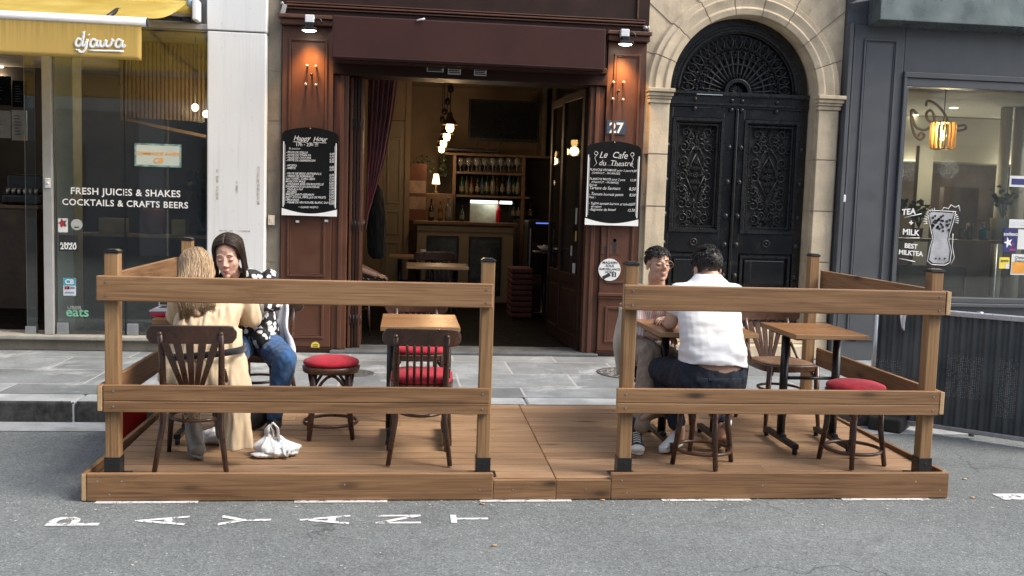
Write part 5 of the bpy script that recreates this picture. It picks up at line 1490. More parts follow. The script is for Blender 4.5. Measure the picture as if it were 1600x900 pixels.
# window sign, stickers, lettering
def drs(o, a, b, c, d, y):
    q = MB(); q.text('COMMANDE RAPIDE', ((a + b) / 2, y, c + 0.105), XR, ZR, 0.042, 'CENTER', 0.02, 0.2); q.text('CB', ((a + b) / 2, y, c + 0.035), XR, ZR, 0.068, 'CENTER', 0.03, 0.15); q.build('lettering', M_orange, o)
    q = MB(); molding(q, a, b, c, d, y + 0.003, 0.016, 0.002); q.build('mottled_border', plain('mottled_border', (0.16, 0.27, 0.24), 0.6, var=0.8, scale=25), o)
poster('window_sign', 'pale rectangular sign in orange letters Commande Rapide CB on the juice bar glass', 'sign', (-2.462, -2.053, 1.838, 2.046), YJ - 0.004, plain('sign_paper', (0.5, 0.54, 0.48), 0.6, var=0.08), None, drs)
q = MB()
x, z = at(110, 298, YJ); x2, _ = at(282, 298, YJ)
me = text_mesh('FRESH JUICES & SHAKES', 'LEFT', 0.018, 0, 1.08); wd = max(p[0] for p in me[0])
q.text('FRESH JUICES & SHAKES', (x, YJ - 0.0025, z - 0.028), XR, ZR, (x2 - x) / wd, 'LEFT', 0.018, 0, 1, 0, 1.08)
x, z = at(97, 315, YJ); x2, _ = at(294, 315, YJ)
me = text_mesh('COCKTAILS & CRAFTS BEERS', 'LEFT', 0.018, 0, 1.08); wd = max(p[0] for p in me[0])
q.text('COCKTAILS & CRAFTS BEERS', (x, YJ - 0.0025, z - 0.028), XR, ZR, (x2 - x) / wd, 'LEFT', 0.018, 0, 1, 0, 1.08)
q.build('lettering', M_letter, jw)
def dk(o, a, b, c, d, y):
    q = MB(); cx, cz = (a + b) / 2, (c + d) / 2 + 0.02
    pts = [(cx + (0.045 if k % 2 else 0.02) * math.cos(k * PI / 5), y, cz + (0.045 if k % 2 else 0.02) * math.sin(k * PI / 5)) for k in range(10)]
    q.add(pts, [tuple(range(10))]); q.build('print', plain('dark_grey_print', (0.05, 0.05, 0.06), 0.5), o)
    q = MB(); q.text('K', (cx, y - 0.001, cz - 0.03), XR, ZR, 0.075, 'CENTER', 0.03); q.build('print', M_red, o)
poster('glass_sticker', 'white sticker with a red K and dark star on the juice bar glass', 'sticker', rect(91, 341, 106, 363, YJ), YJ - 0.002, M_white, None, dk)
q = MB(); x, z = at(120, 351, YJ); q.tube([(x, YJ - 0.001, z), (x, YJ - 0.004, z)], 0.05, 24, smooth=False); o = tag(q.build('glass_sticker', plain('grey_disc', (0.42, 0.42, 0.4), 0.5)), 'round grey sticker beside the red K sticker on the juice bar glass', 'sticker')
q = MB(); flat(q, x - 0.02, x + 0.02, z - 0.028, z - 0.018, YJ - 0.0055); q.build('print', M_ink, o)
def d20(o, a, b, c, d, y):
    q = MB(); q.text('2020', ((a + b) / 2, y, c + 0.02), XR, ZR, 0.072, 'CENTER', 0.025)
    for k in range(5):
        cx = a + (b - a) * (0.14 + 0.18 * k); cz = c + (d - c) * 0.5
        q.add([(cx + (0.012 if j % 2 else 0.006) * math.cos(j * PI / 5), y, cz + (0.012 if j % 2 else 0.006) * math.sin(j * PI / 5)) for j in range(10)], [tuple(range(10))])
    q.build('print', M_letter, o)
poster('glass_sticker', 'black five star 2020 sticker on the juice bar glass', 'sticker', rect(92, 367, 122, 393, YJ), YJ - 0.002, M_ink, None, d20)
def dcb(o, a, b, c, d, y):
    q = MB(); flat(q, a, b, c + (d - c) * 0.58, d, y); q.build('print', M_tealp, o)
    q = MB(); q.text('CB', ((a + b) / 2, y - 0.001, c + (d - c) * 0.66), XR, ZR, 0.06, 'CENTER', 0.03); q.build('print', M_white, o)
    q = MB(); flat(q, a + 0.012, a + (b - a) * 0.5, c + (d - c) * 0.36, c + (d - c) * 0.52, y); q.build('print', M_ink, o)
    q = MB(); q.ell((a + (b - a) * 0.25, y - 0.001, c + (d - c) * 0.44), (0.012, 0.0008, 0.012)); q.build('print', M_red, o)
    q = MB(); flat(q, a + (b - a) * 0.55, b - 0.01, c + (d - c) * 0.38, c + (d - c) * 0.5, y); flat(q, a + 0.015, b - 0.015, c + (d - c) * 0.13, c + (d - c) * 0.22, y); q.build('print', plain('grey_print', (0.25, 0.25, 0.28), 0.6), o)
poster('glass_sticker', 'pale bank card sticker headed by a teal CB panel on the juice bar glass', 'sticker', rect(99, 434, 119, 462, YJ), YJ - 0.002, M_sky1, None, dcb)
q = MB(); x, z = at(103, 494, YJ); q.text('eats', (x, YJ - 0.003, z), XR, ZR, 0.125, 'LEFT', 0.02); q.build('lettering', M_green, jw)
q = MB(); x, z = at(105, 483, YJ); q.text('UBER', (x, YJ - 0.003, z), XR, ZR, 0.045, 'LEFT', 0.01, 0, 1.2); q.build('lettering', plain('grey_letter', (0.35, 0.36, 0.35), 0.6), jw)
# left: counter, menu boards, coffee machine in the dark doorway
Yc = 11.0
r = rect(-60, 318, 60, 520, Yc)
jc = thing('juice_counter', 'dark wood counter in the open doorway of the juice bar', 'counter', (-4.2, Yc, 0.28))
q = MB(); q.box(-7, r[1], Yc, Yc + 0.6, 0.286, r[3] - 0.04); q.build('front', plain('counter_wood', (0.07, 0.045, 0.028), 0.6, var=0.3), jc)
q = MB(); q.box(-7.02, r[1] + 0.03, Yc - 0.03, Yc + 0.62, r[3] - 0.038, r[3]); q.build('top', M_shelf, jc, 0.005)
x, _ = at(36, 300, Yc + 0.2)
t = thing('coffee_machine', 'dark coffee machine on the juice bar counter', 'coffee machine', (x, Yc + 0.3, r[3]))
q = MB(); q.box(x - 0.22, x + 0.22, Yc + 0.15, Yc + 0.5, r[3] + 0.002, r[3] + 0.12); q.box(x - 0.2, x + 0.2, Yc + 0.25, Yc + 0.5, r[3] + 0.12, r[3] + 0.34); q.build('body', M_black, t, 0.03, 3)
q = MB()
for k in range(6): q.lathe([(0.018, 0), (0.022, 0.06)], (x - 0.15 + 0.06 * k, Yc + 0.17, r[3] + 0.122), 8)
q.build('cup_row', M_steel, t)
for (x0_, y0_, x1_, y1_), lb, m in (((-22, 172, 17, 216), 'pale printed menu board, left one of the lower pair in the juice bar', M_white), ((19, 172, 43, 220), 'pale printed menu board with an orange corner, right one of the lower pair', M_white), ((-22, 118, 18, 165), 'dark menu board, left one of the upper pair in the juice bar', M_slate), ((20, 126, 44, 168), 'dark menu board, right one of the upper pair in the juice bar', M_slate)):
    def drm(o, a, b, c, d, y):
        q = MB()
        for k in range(7):
            z = d - 0.06 - (d - c - 0.1) * k / 7; flat(q, a + 0.03, a + (b - a) * (0.5 + 0.06 * (k * 5 % 4)), z - 0.008, z, y)
        q.build('print', M_ink if 'pale' in o['label'] else plain('dim_print', (0.1, 0.1, 0.1), 0.7), o)
        if 'orange' in o['label']: q = MB(); flat(q, b - 0.05, b - 0.01, c + 0.01, c + 0.05, y); q.build('print', M_orange, o)
    o = poster('menu_board', lb, 'menu board', rect(x0_, y0_, x1_, y1_, 11.6), 11.6, m if m is not M_white else plain('grey_board', (0.42, 0.41, 0.38), 0.6), None, drm, th=0.02)
# stone strip between juice bar and cafe
q = MB(); q.box(-1.294, -1.17, 9.08, 9.35, 0.152, 5.2)
o = tag(q.build('stone_pier', M_lime2, None, 0.006), 'narrow strip of dirty old stone between the white column and the cafe', 'pier')
q = MB()
for z in (0.62, 1.0, 1.42, 1.85, 2.3, 2.75): q.box(-1.293, -1.171, 9.0765, 9.1, z, z + 0.006)
q.build('joint', M_joint, o)
x, z = at(424, 344, 9.05)
q = MB(); q.box(x - 0.028, x + 0.03, 9.035, 9.078, z - 0.045, z + 0.045); q.box(x - 0.012, x + 0.012, 9.03, 9.036, z - 0.02, z + 0.02); tag(q.build('switch_box', plain('ivory_plastic', (0.6, 0.54, 0.42), 0.5), None, 0.006), 'small ivory switch box on the old stone strip', 'switch box')

# awning ----------------------------------------------------------------------
aw = thing('awning', 'open yellow awning over the juice bar with a white lettered valance', 'awning', (-3.2, 8.2, 2.7))
m, nt, out = new_mat('awning_fabric')
v = coords(nt, (1, 1, 1), rnd=False)
stv = coords(nt, (22, 1.0, 0.8), rnd=False)
st = ramp(nt, tex_noise(nt, stv, 1.6, 5, 0.7), [(0.4, 0.0), (0.75, 1.0)])
sepn = nt.nodes.new('ShaderNodeTexCoord'); sp = nt.nodes.new('ShaderNodeSeparateXYZ'); nt.links.new(sepn.outputs['Generated'], sp.inputs[0])
top = ramp(nt, sp.outputs['Z'], [(0.25, 0.15), (1.0, 0.75)])
col = mixc(nt, math_n(nt, 'MULTIPLY', st, top), (0.78, 0.58, 0.20), (0.38, 0.25, 0.08))
col = mixc(nt, math_n(nt, 'MULTIPLY', tex_noise(nt, v, 2.5, 4), 0.35), col, (0.75, 0.55, 0.15))
df = nt.nodes.new('ShaderNodeBsdfDiffuse'); tl = nt.nodes.new('ShaderNodeBsdfTranslucent'); mx = nt.nodes.new('ShaderNodeMixShader'); mx.inputs[0].default_value = 0.45
nt.links.new(col, df.inputs[0]); nt.links.new(col, tl.inputs[0]); nt.links.new(df.outputs[0], mx.inputs[1]); nt.links.new(tl.outputs[0], mx.inputs[2]); nt.links.new(mx.outputs[0], out.inputs[0])
M_awn = m
m, nt, out = new_mat('awning_top_fabric')
df = nt.nodes.new('ShaderNodeBsdfDiffuse'); tl = nt.nodes.new('ShaderNodeBsdfTranslucent'); mx = nt.nodes.new('ShaderNodeMixShader'); mx.inputs[0].default_value = 0.6
col = ramp(nt, tex_noise(nt, coords(nt, rnd=False), 3, 5), [(0.3, (0.68, 0.52, 0.13)), (0.7, (0.82, 0.68, 0.25))])
nt.links.new(col, df.inputs[0]); nt.links.new(col, tl.inputs[0]); nt.links.new(df.outputs[0], mx.inputs[1]); nt.links.new(tl.outputs[0], mx.inputs[2]); nt.links.new(mx.outputs[0], out.inputs[0])
M_awnt = m
YB = 7.5
zb = at(221, 41, YB)[1]; zt = at(228, 28, YB)[1]; zv = at(221, 95, YB)[1]; XE = at(222, 70, YB)[0]
xr_, zr_ = at(306, 12, 8.93)
q = MB()
def val(u, v):
    x = -5.2 + (XE + 5.2) * u
    return (x, YB - 0.014 - 0.006 * v - 0.005 * math.sin(u * 23) * v, zb + 0.01 + (zv - zb - 0.01) * v)
q.grid(val, 90, 8); va = q.build('valance', M_awn, aw); va.modifiers.new('s', 'SOLIDIFY').thickness = 0.002
q = MB()
def top_(u, v):
    x = -5.2 + (XE + 0.01 + 5.2) * u
    return (x, YB + (8.9 - YB) * v, zt + (zr_ + 0.03 - zt) * v - 0.05 * math.sin(PI * v))
q.grid(top_, 30, 14); o = q.build('fabric', M_awnt, aw); o.modifiers.new('s', 'SOLIDIFY').thickness = 0.002
q = MB(); q.tube([(-5.2, YB, (zb + zt) / 2), (XE + 0.035, YB, (zb + zt) / 2)], (zt - zb) / 2 + 0.002, 16); q.build('front_bar', plain('white_bar', (0.74, 0.74, 0.73), 0.4, var=0.06), aw)
q = MB(); q.tube([(XE + 0.036, YB, (zb + zt) / 2), (XE + 0.046, YB, (zb + zt) / 2)], (zt - zb) / 2, 16, smooth=False); q.build('end_cap', M_black, aw)
q = MB(); q.tube([(-5.2, 8.93, zr_), (xr_ - 0.02, 8.93, zr_)], 0.055, 16); q.build('roller', M_awnt, aw)
q = MB(); q.box(xr_ - 0.018, xr_ + 0.03, 8.85, 9.04, zr_ - 0.12, zr_ + 0.07); q.build('bracket', M_whitep, aw, 0.015, 3)
q = MB(); q.tube([(xr_ - 0.06, 8.93, zr_ + 0.02), (xr_ - 0.02, 8.93, zr_ + 0.02)], 0.06, 14); q.build('motor_cap', plain('blue_grey_cap', (0.25, 0.33, 0.36), 0.4), aw)
q = MB(); q.tube([(xr_ - 0.12, 8.95, zr_ - 0.10), (xr_ - 0.55, 8.5, zr_ - 0.13), (XE - 0.25, YB + 0.03, zt)], 0.018, 8); q.tube([(xr_ - 0.5, 8.95, zr_ - 0.10), (xr_ - 0.05, 8.95, zr_ - 0.1)], 0.022, 8); q.build('folding_arm', M_black, aw)
# script lettering: strokes
q = MB()
def ST(pts, r=0.0098):
    w_ = [V((at(px, py, YB)[0], YB - 0.029, at(px, py, YB)[1])) for px, py in pts]; out_ = []
    for i in range(len(w_) - 1):
        p0, p1, p2, p3 = w_[max(i - 1, 0)], w_[i], w_[i + 1], w_[min(i + 2, len(w_) - 1)]
        for k in range(5):
            u = k / 5; out_.append(0.5 * ((2 * p1) + (p2 - p0) * u + (2 * p0 - 5 * p1 + 4 * p2 - p3) * u * u + (3 * p1 - p0 - 3 * p2 + p3) * u ** 3))
    out_.append(w_[-1]); q.tube(out_, r, 6, flat=0.35, up=(0, 1, 0))
ST([(130, 64), (124, 62), (120, 68), (122, 73), (127, 72), (131, 63), (133, 50), (131, 62), (130, 71), (133, 73), (137, 66)])
ST([(138.5, 62), (137.2, 70), (135.5, 77), (132, 82), (127.5, 82.5), (124.5, 79.5)]); ST([(140, 55), (140.6, 56.2)], 0.011)
ST([(151.5, 64.5), (147, 62.8), (143, 67), (143, 73), (147.5, 74.5), (151.5, 69), (153, 63.5), (152.3, 71), (154.5, 74), (158, 69)])
ST([(158.5, 64), (157.8, 70), (160, 74), (164, 72), (167.5, 64), (167, 71), (169.5, 74), (174, 71.5), (176.5, 65), (175.5, 62.8), (179.5, 66)])
ST([(191, 65), (187, 63.2), (182.5, 67.5), (182.5, 73.5), (187, 75), (191, 70), (192.6, 64), (191.8, 72), (194, 75), (197.5, 71)])
ST([(120, 78.6), (126, 78.8)], 0.0055); ST([(141, 80), (195, 81)], 0.0075)
q.build('lettering', M_letter, va)
# ================================================================== WOODEN TERRACE PLATFORM
WD, WM, WL, WE = (0.094, 0.044, 0.017), (0.232, 0.122, 0.054), (0.33, 0.193, 0.094), (0.56, 0.38, 0.20)
M_railX = wood('pine_rail_x', 'X', WD, WM, WL, WE, 0.62, knot_sc=(2.6, 0.5, 8.0))
M_railY = wood('pine_rail_y', 'Y', WD, WM, WL, WE, 0.62, knot_sc=(0.5, 2.6, 8.0))
M_railZ = wood('pine_post', 'Z', (0.14, 0.07, 0.028), (0.285, 0.16, 0.07), (0.38, 0.235, 0.115), WE, 0.6, knot_sc=(9.0, 0.5, 3.0))
M_deck = wood('deck_boards', 'X', (0.18, 0.098, 0.048), (0.312, 0.188, 0.103), (0.415, 0.27, 0.158), WE, 0.55, island=True, knot_sc=(2.2, 8.0, 0.5))
YP = 5.02
def zd(y): return 0.118 + 0.018 * (y - YP)
pf = thing('terrace_platform', 'low brown wooden terrace platform standing on the road against the kerb', 'platform', (0.75, YP, 0))
XL, XS0, XS1, XM, XR_ = -1.615, 0.49, 1.14, 0.835, 3.10
def grooved(q, x0, x1, y0, y1, z0, z1, zg):
    q.prism([(y0, z0), (y0, zg - 0.003), (y0 + 0.006, zg), (y0, zg + 0.003), (y0, z1), (y1, z1), (y1, z0)], (x0, 0, 0), YR, ZR, x1 - x0)


bw, gap = 0.114, 0.010
for x0, x1 in ((XL + 0.03, XM - 0.002), (XM + 0.002, XR_ - 0.03)):
    q = MB(); y = YP + 0.032
    while y < YK - 0.02:
        y1 = min(y + bw, YK - 0.006)
        cuts = [x0, x1]
        if x1 - x0 > 1.5:
            cuts = [x0, x0 + random.uniform(0.5, x1 - x0 - 0.5), x1] if random.random() < 0.45 else cuts
        for a, b in zip(cuts, cuts[1:]):
            za, zb_ = zd(y) - 0.028, zd(y)
            p = [(a + 0.001, y, za), (b - 0.001, y, za), (a + 0.001, y1, zd(y1) - 0.028), (b - 0.001, y1, zd(y1) - 0.028), (a + 0.001, y, zb_), (b - 0.001, y, zb_), (a + 0.001, y1, zd(y1)), (b - 0.001, y1, zd(y1))]
            q.add(p, [(0, 2, 3, 1), (4, 5, 7, 6), (0, 1, 5, 4), (2, 6, 7, 3), (0, 4, 6, 2), (1, 3, 7, 5)])
        y = y1 + gap
    q.build('deck', M_deck, pf, 0.003)
q = MB(); q.box(XL + 0.04, XR_ - 0.04, YP + 0.04, YK - 0.03, 0.005, 0.075); q.build('subframe', M_blackm, pf)
for (x0, x1, y0, y1, z1, m) in ((XL, XS0, YP, YP + 0.03, 0.15, M_railX), (XS1, XR_, YP, YP + 0.03, 0.15, M_railX), (XS0 + 0.002, XM - 0.001, YP + 0.001, YP + 0.029, 0.113, M_railX), (XM + 0.001, XS1 - 0.002, YP + 0.001, YP + 0.029, 0.1125, M_railX), (XL - 0.028, XL - 0.001, YP + 0.002, YK - 0.01, 0.15, M_railY), (XR_ - 0.028, XR_ - 0.001, YP + 0.032, YK - 0.01, 0.155, M_railY)):
    q = MB(); q.box(x0, x1, y0, y1, 0.004, z1) if True else None; q.build('edge_board', m, pf, 0.005, 2)
q = MB()
for x, z in ((-1.56, .11), (-1.44, .11), (-1.5, .04), (-0.3, .09), (0.42, .06), (1.2, .11), (1.23, .04), (2.0, .08), (2.9, .10), (3.05, .05), (0.6, .06), (1.0, .06)):
    q.tube([(x, YP - 0.001, z), (x, YP + 0.004, z)], 0.0045, 8, smooth=False)
q.build('screw', M_steel, pf)


def railing(name, label, posts, backs, rails, sides):
    t = thing(name, label, 'railing', (posts[0], YP + 0.05, 0.12))
    for x, y in [(p, YP + 0.038) for p in posts] + backs:
        zb_ = zd(y + 0.03) + 0.002
        q = MB(); q.box(x, x + 0.07, y, y + 0.07, zb_ + 0.004, 1.296); po_ = q.build('post', M_railZ, t, 0.005, 2)
        q = MB(); q.box(x - 0.004, x + 0.074, y - 0.004, y + 0.074, 1.288, 1.300); q.prism([(0.0, 0), (0.078, 0), (0.06, 0.008), (0.018, 0.008)], (x - 0.004, y + 0.074, 1.3), XR, ZR, 0.078); q.build('post_cap', M_black, po_, 0.003)
        q = MB()
        h = 0.105
        q.box(x - 0.005, x + 0.075, y - 0.005, y - 0.0005, zb_, zb_ + h); q.box(x - 0.005, x + 0.075, y + 0.0705, y + 0.075, zb_, zb_ + h)
        q.box(x - 0.005, x - 0.0005, y - 0.0005, y + 0.0705, zb_, zb_ + h); q.box(x + 0.0705, x + 0.075, y - 0.0005, y + 0.0705, zb_, zb_ + h)
        q.box(x - 0.04, x + 0.11, y - 0.004, y + 0.11, zb_ - 0.001, zb_ + 0.004)
        for zz in (0.07,): q.tube([(x + 0.035, y - 0.009, zb_ + zz), (x + 0.035, y - 0.004, zb_ + zz)], 0.006, 6, smooth=False)
        q.build('post_bracket', M_black, po_, 0.002)
    for x0, x1, z0, z1 in rails:
        q = MB(); q.box(x0, x1, YP + 0.004, YP + 0.034, z0, z1) if z0 > 0.8 else grooved(q, x0, x1, YP + 0.004, YP + 0.034, z0, z1, z0 + 0.058); rl = q.build('rail', M_railX, t, 0.007, 3)
        q = MB()
        for xx in (x0 + 0.05 if name else 0, x1 - 0.035):
            for zz in (z0 + 0.03, z1 - 0.03): q.tube([(xx, YP + 0.001, zz), (xx, YP + 0.006, zz)], 0.005, 8, smooth=False)
        q.build('screw', M_steel, rl)
    for x0, x1, y0, y1, z0, z1 in sides:
        q = MB(); q.box(x0, x1, y0, y1, z0, z1); q.build('rail', M_railY, t, 0.006, 3)
    return t


YBK = 6.62
railing('railing', 'brown timber railing round the left half of the terrace', (-1.532, 0.402), [(-1.505, YBK)],
        ((-1.562, 0.462, 1.045, 1.175), (-1.53, 0.457, 0.472, 0.612)),
        ((-1.562, -1.534, YP + 0.036, YBK + 0.06, 1.045, 1.172), (-1.561, -1.533, YP + 0.004, YBK + 0.06, 0.475, 0.612)))
railing('railing', 'brown timber railing round the right half of the terrace', (1.184, 2.935), [(2.905, YBK)],
        ((1.170, 3.008, 1.048, 1.186), (1.155, 3.01, 0.482, 0.618)),
        ((3.010, 3.040, YP + 0.003, YBK + 0.06, 1.05, 1.186), (3.012, 3.042, YP + 0.003, YBK + 0.06, 0.484, 0.616)))

# ================================================================== SITE BARRIER, BUCKET, LITTER
A, B = V((3.56, 6.86, 0)), V((4.62, 5.93, 0))
d = (B - A).normalized(); nrm = V((-d.y, d.x, 0)); Lb = (B - A).length
br = thing('barrier', 'dark corrugated metal site barrier with a steel top rail beside the terrace', 'barrier', (A.x, A.y, 0))
M_corr = plain('dark_corrugated_sheet', (0.075, 0.086, 0.09), 0.5, 0.1, var=0.35, scale=3, spots=0.3)
q = MB(); nb = 18; nseg = nb * 8
def cor(u, v):
    s = u * Lb
    ph = (u * nb) % 1.0
    o = 0.010 * max(-1, min(1, 1.6 * math.sin(2 * PI * ph)))
    p = A + d * s + nrm * o
    return (p.x, p.y, 0.075 + 0.81 * v)
q.grid(cor, nseg, 1, False); sh = q.build('corrugated_sheet', M_corr, br); sh.modifiers.new('s', 'SOLIDIFY').thickness = 0.0015
q = MB(); up = ZR
q.bar(A + ZR * 0.905 - d * 0.02, B + ZR * 0.905, 0.035, 0.04); q.build('top_rail', plain('bright_steel', (0.6, 0.61, 0.62), 0.35, 0.6, var=0.12, scale=20), br, 0.008)
q = MB(); q.bar(A + ZR * 0.06, B + ZR * 0.06, 0.03, 0.032); q.build('bottom_rail', M_steel, br, 0.004)
for k in (0, 0.5, 1.0):
    p = A + d * (Lb * k) + nrm * (0.03 if k else 0)
    q = MB(); q.tube([(p.x, p.y, 0.02), (p.x, p.y, 0.93)], 0.02, 12); q.build('upright', M_steel, br)
q = MB(); c = A + d * 0.15
q.obox((c.x, c.y, 0.055), d * 0.12, nrm * 0.2, ZR * 0.055); tag(q.build('rubber_block', plain('black_rubber', (0.02, 0.02, 0.02), 0.8, var=0.3), None, 0.02, 3), 'black rubber foot block under the left end of the barrier', 'barrier foot')
# perforations: pale flecks on the sheet, coloured as light through pinholes
q = MB()
pts = []
for (s0, s1, z0, z1) in ((0.02, 0.2, 0.42, 0.52), (0.05, 0.12, 0.15, 0.4), (0.52, 0.75, 0.3, 0.6), (0.86, 0.98, 0.2, 0.62)):
    s = s0
    while s < s1:
        z = z0
        while z < z1:
            if random.random() < 0.7: pts.append((s, z))
            z += 0.0125
        s += 0.0125
for s, z in pts:
    u = s / Lb; o = 0.010 * max(-1, min(1, 1.6 * math.sin(2 * PI * ((u * nb) % 1.0))))
    p = A + d * s + nrm * (o - 0.0035)
    q.obox((p.x, p.y, z), d * 0.0022, nrm * 0.0004, ZR * 0.0022)
q.build('pinhole_glint', M_alu, br)['kind'] = 'stuff'
q = MB()
def rag(u, v):
    p = A + d * (0.17 + 0.05 * u * (1 - v * 0.6) + 0.02 * v) - nrm * (0.035 + 0.01 * math.sin(6 * u + 4 * v)); return (p.x, p.y, 0.90 - 0.14 * v + 0.012 * math.sin(u * 5))
q.grid(rag, 8, 10); o = q.build('paper_scrap', M_white); o.modifiers.new('s', 'SOLIDIFY').thickness = 0.002
tag(o, 'torn white scrap hanging from the top of the barrier', 'paper')

bx, by = -1.775, 6.34
t = thing('bucket', 'red plastic bucket holding a white bag behind the left railing', 'bucket', (bx, by, 0))
q = MB(); q.lathe([(0.10, 0.03), (0.105, 0.032), (0.125, 0.24), (0.135, 0.24), (0.135, 0.255), (0.12, 0.255), (0.10, 0.05)], (bx, by, 0), 28); q.build('body', plain('red_plastic', (0.62, 0.03, 0.022), 0.4, var=0.12), t)
q = MB(); q.lathe([(0.13, 0.0), (0.13, 0.028), (0.1, 0.03)], (bx, by, 0), 24); q.build('base', M_blackm, t)


def crumple(q, c, r, n=26, m=16, amp=0.35, seed=0.0, flatz=0.0):
    c = V(c)
    vs = []
    for i in range(m + 1):
        a = -PI / 2 + PI * i / m
        for j in range(n):
            b = 2 * PI * j / n
            dr_ = V((math.cos(a) * math.cos(b), math.cos(a) * math.sin(b), math.sin(a)))
            k = 1 + amp * (0.9 * noise.noise(dr_ * 1.3 + V((seed, 0, 0))) - 0.9 * abs(noise.noise(dr_ * V((2.6, 2.6, 1.2)) + V((0, seed, 0)))) - 0.35 * abs(noise.noise(dr_ * V((6, 6, 2.5)) + V((0, 0, seed)))) + 0.25)
            p = c + V((dr_.x * r[0], dr_.y * r[1], dr_.z * r[2])) * k
            p.z = max(p.z, c.z - r[2] * 0.8)
            vs.append(p)
    fs = [(i * n + j, i * n + (j + 1) % n, (i + 1) * n + (j + 1) % n, (i + 1) * n + j) for i in range(m) for j in range(n)]
    q.add(vs, fs, True)


m, nt, out = new_mat('white_bag_film')
b = principled(nt, out, ramp(nt, tex_noise(nt, coords(nt), 18, 5), [(0.3, (0.62, 0.63, 0.64)), (0.7, (0.8, 0.8, 0.8))]), 0.35, 0, tex_noise(nt, coords(nt), 30, 4, 0.7), 0.5, 0.01)
b.inputs['Subsurface Weight'].default_value = 0.2
M_film = m
q = MB(); crumple(q, (bx + 0.1, by - 0.02, 0.29), (0.14, 0.11, 0.05), seed=4, amp=0.5)
tag(q.build('plastic_bag', M_film), 'crumpled white bag spilling over the rim of the red bucket', 'bag')
gx, gy = -0.73, 5.47; gz = zd(gy)
t = thing('plastic_bag', 'crumpled white carrier bag lying on the deck beside the trench coat', 'bag', (gx, gy, gz))
q = MB()
def sack(c, r, h, n, m, np_, seed, lean=(0, 0)):
    rings_ = []
    for i in range(m + 1):
        v_ = i / m
        prof = (0.62 + 0.55 * math.sin(PI * min(1, v_ * 1.25)) ) * (1 - 0.72 * max(0, (v_ - 0.45) / 0.55) ** 1.2)
        zz = h * v_
        ring = []
        for j in range(n):
            a = 2 * PI * j / n; d_ = V((math.cos(a), math.sin(a), 0))
            pl = 0.10 * math.sin(np_ * a + 2.2 * v_ + seed) * (0.3 + v_) + 0.06 * math.sin((2 * np_ + 1) * a - 3 * v_ + seed) * (0.2 + v_)
            lo = 0.30 * noise.noise(V((d_.x * 1.3 + seed, d_.y * 1.3, v_ * 1.6)))
            k_ = prof * (1 + pl + lo)
            ring.append(V((c[0] + r[0] * d_.x * k_ + lean[0] * v_ ** 2, c[1] + r[1] * d_.y * k_ + lean[1] * v_ ** 2, c[2] + zz * (1 + 0.18 * noise.noise(V((d_.x * 1.5, d_.y * 1.5, seed)))) + 0.002)))
        rings_.append(ring)
    q.loft(rings_)
sack((gx - 0.03, gy, gz), (0.075, 0.065), 0.125, 72, 22, 7, 1.0, (0.0, 0.01)); sack((gx + 0.04, gy + 0.02, gz), (0.085, 0.07), 0.10, 84, 22, 9, 4.0, (-0.02, 0.0)); sack((gx + 0.01, gy - 0.035, gz), (0.08, 0.05), 0.075, 84, 18, 10, 2.4, (0.0, 0.0)); sack((gx + 0.095, gy + 0.01, gz), (0.04, 0.045), 0.05, 60, 14, 8, 5.5, (0.0, 0.0)); sack((gx - 0.045, gy - 0.05, gz), (0.06, 0.035), 0.042, 60, 12, 8, 7.0)
q.build('body', M_film, t)
q = MB()
for (x, dx, h, s) in ((-0.045, 0.02, 0.175, 1), (0.03, 0.035, 0.19, -1)):
    pts = [(gx + x, gy, gz + 0.09), (gx + x + dx * 0.3 * s, gy - 0.005, gz + h * 0.85), (gx + x + dx * s, gy + 0.005, gz + h), (gx + x + dx * 1.9 * s, gy + 0.01, gz + h * 0.8), (gx + x + dx * 2 * s, gy + 0.01, gz + 0.09)]
    q.tube(pts, [0.014, 0.02, 0.015, 0.02, 0.014], 8, flat=0.3)
q.tube([(gx + 0.06, gy - 0.05, gz + 0.07), (gx + 0.07, gy - 0.075, gz + 0.03), (gx + 0.085, gy - 0.085, gz + 0.012), (gx + 0.10, gy - 0.07, gz + 0.05)], [0.016, 0.012, 0.01, 0.014], 8, flat=0.35)
q.build('handle', M_film, t)
M_butt = plain('cigarette_filter', (0.48, 0.31, 0.15), 0.8)
for k, (px, py, lb) in enumerate(((772, 852, 'cigarette end lying alone on the asphalt below the gap in the terrace'), (753, 787, 'cigarette end at the foot of the low step board, left of the joint'), (941, 781, 'cigarette end at the foot of the step board, right of the joint'), (1507, 748, 'pale cigarette end on the asphalt right of the terrace corner'), (1519, 777, 'leaf scrap on the asphalt near the white dash at the right'))):
    dd_ = _w + _r * ((px - 800) / F_PX) - _u * ((py - 450) / F_PX); s = -1.594 / dd_.z; p = EYE + dd_ * s
    a = random.uniform(-0.5, 0.5)
    q = MB(); q.tube([(p.x - 0.013 * math.cos(a), p.y - 0.013 * math.sin(a), 0.0055), (p.x + 0.013 * math.cos(a), p.y + 0.013 * math.sin(a), 0.0055)], 0.0042, 8); tag(q.build('cigarette_butt', M_butt), lb, 'cigarette end')
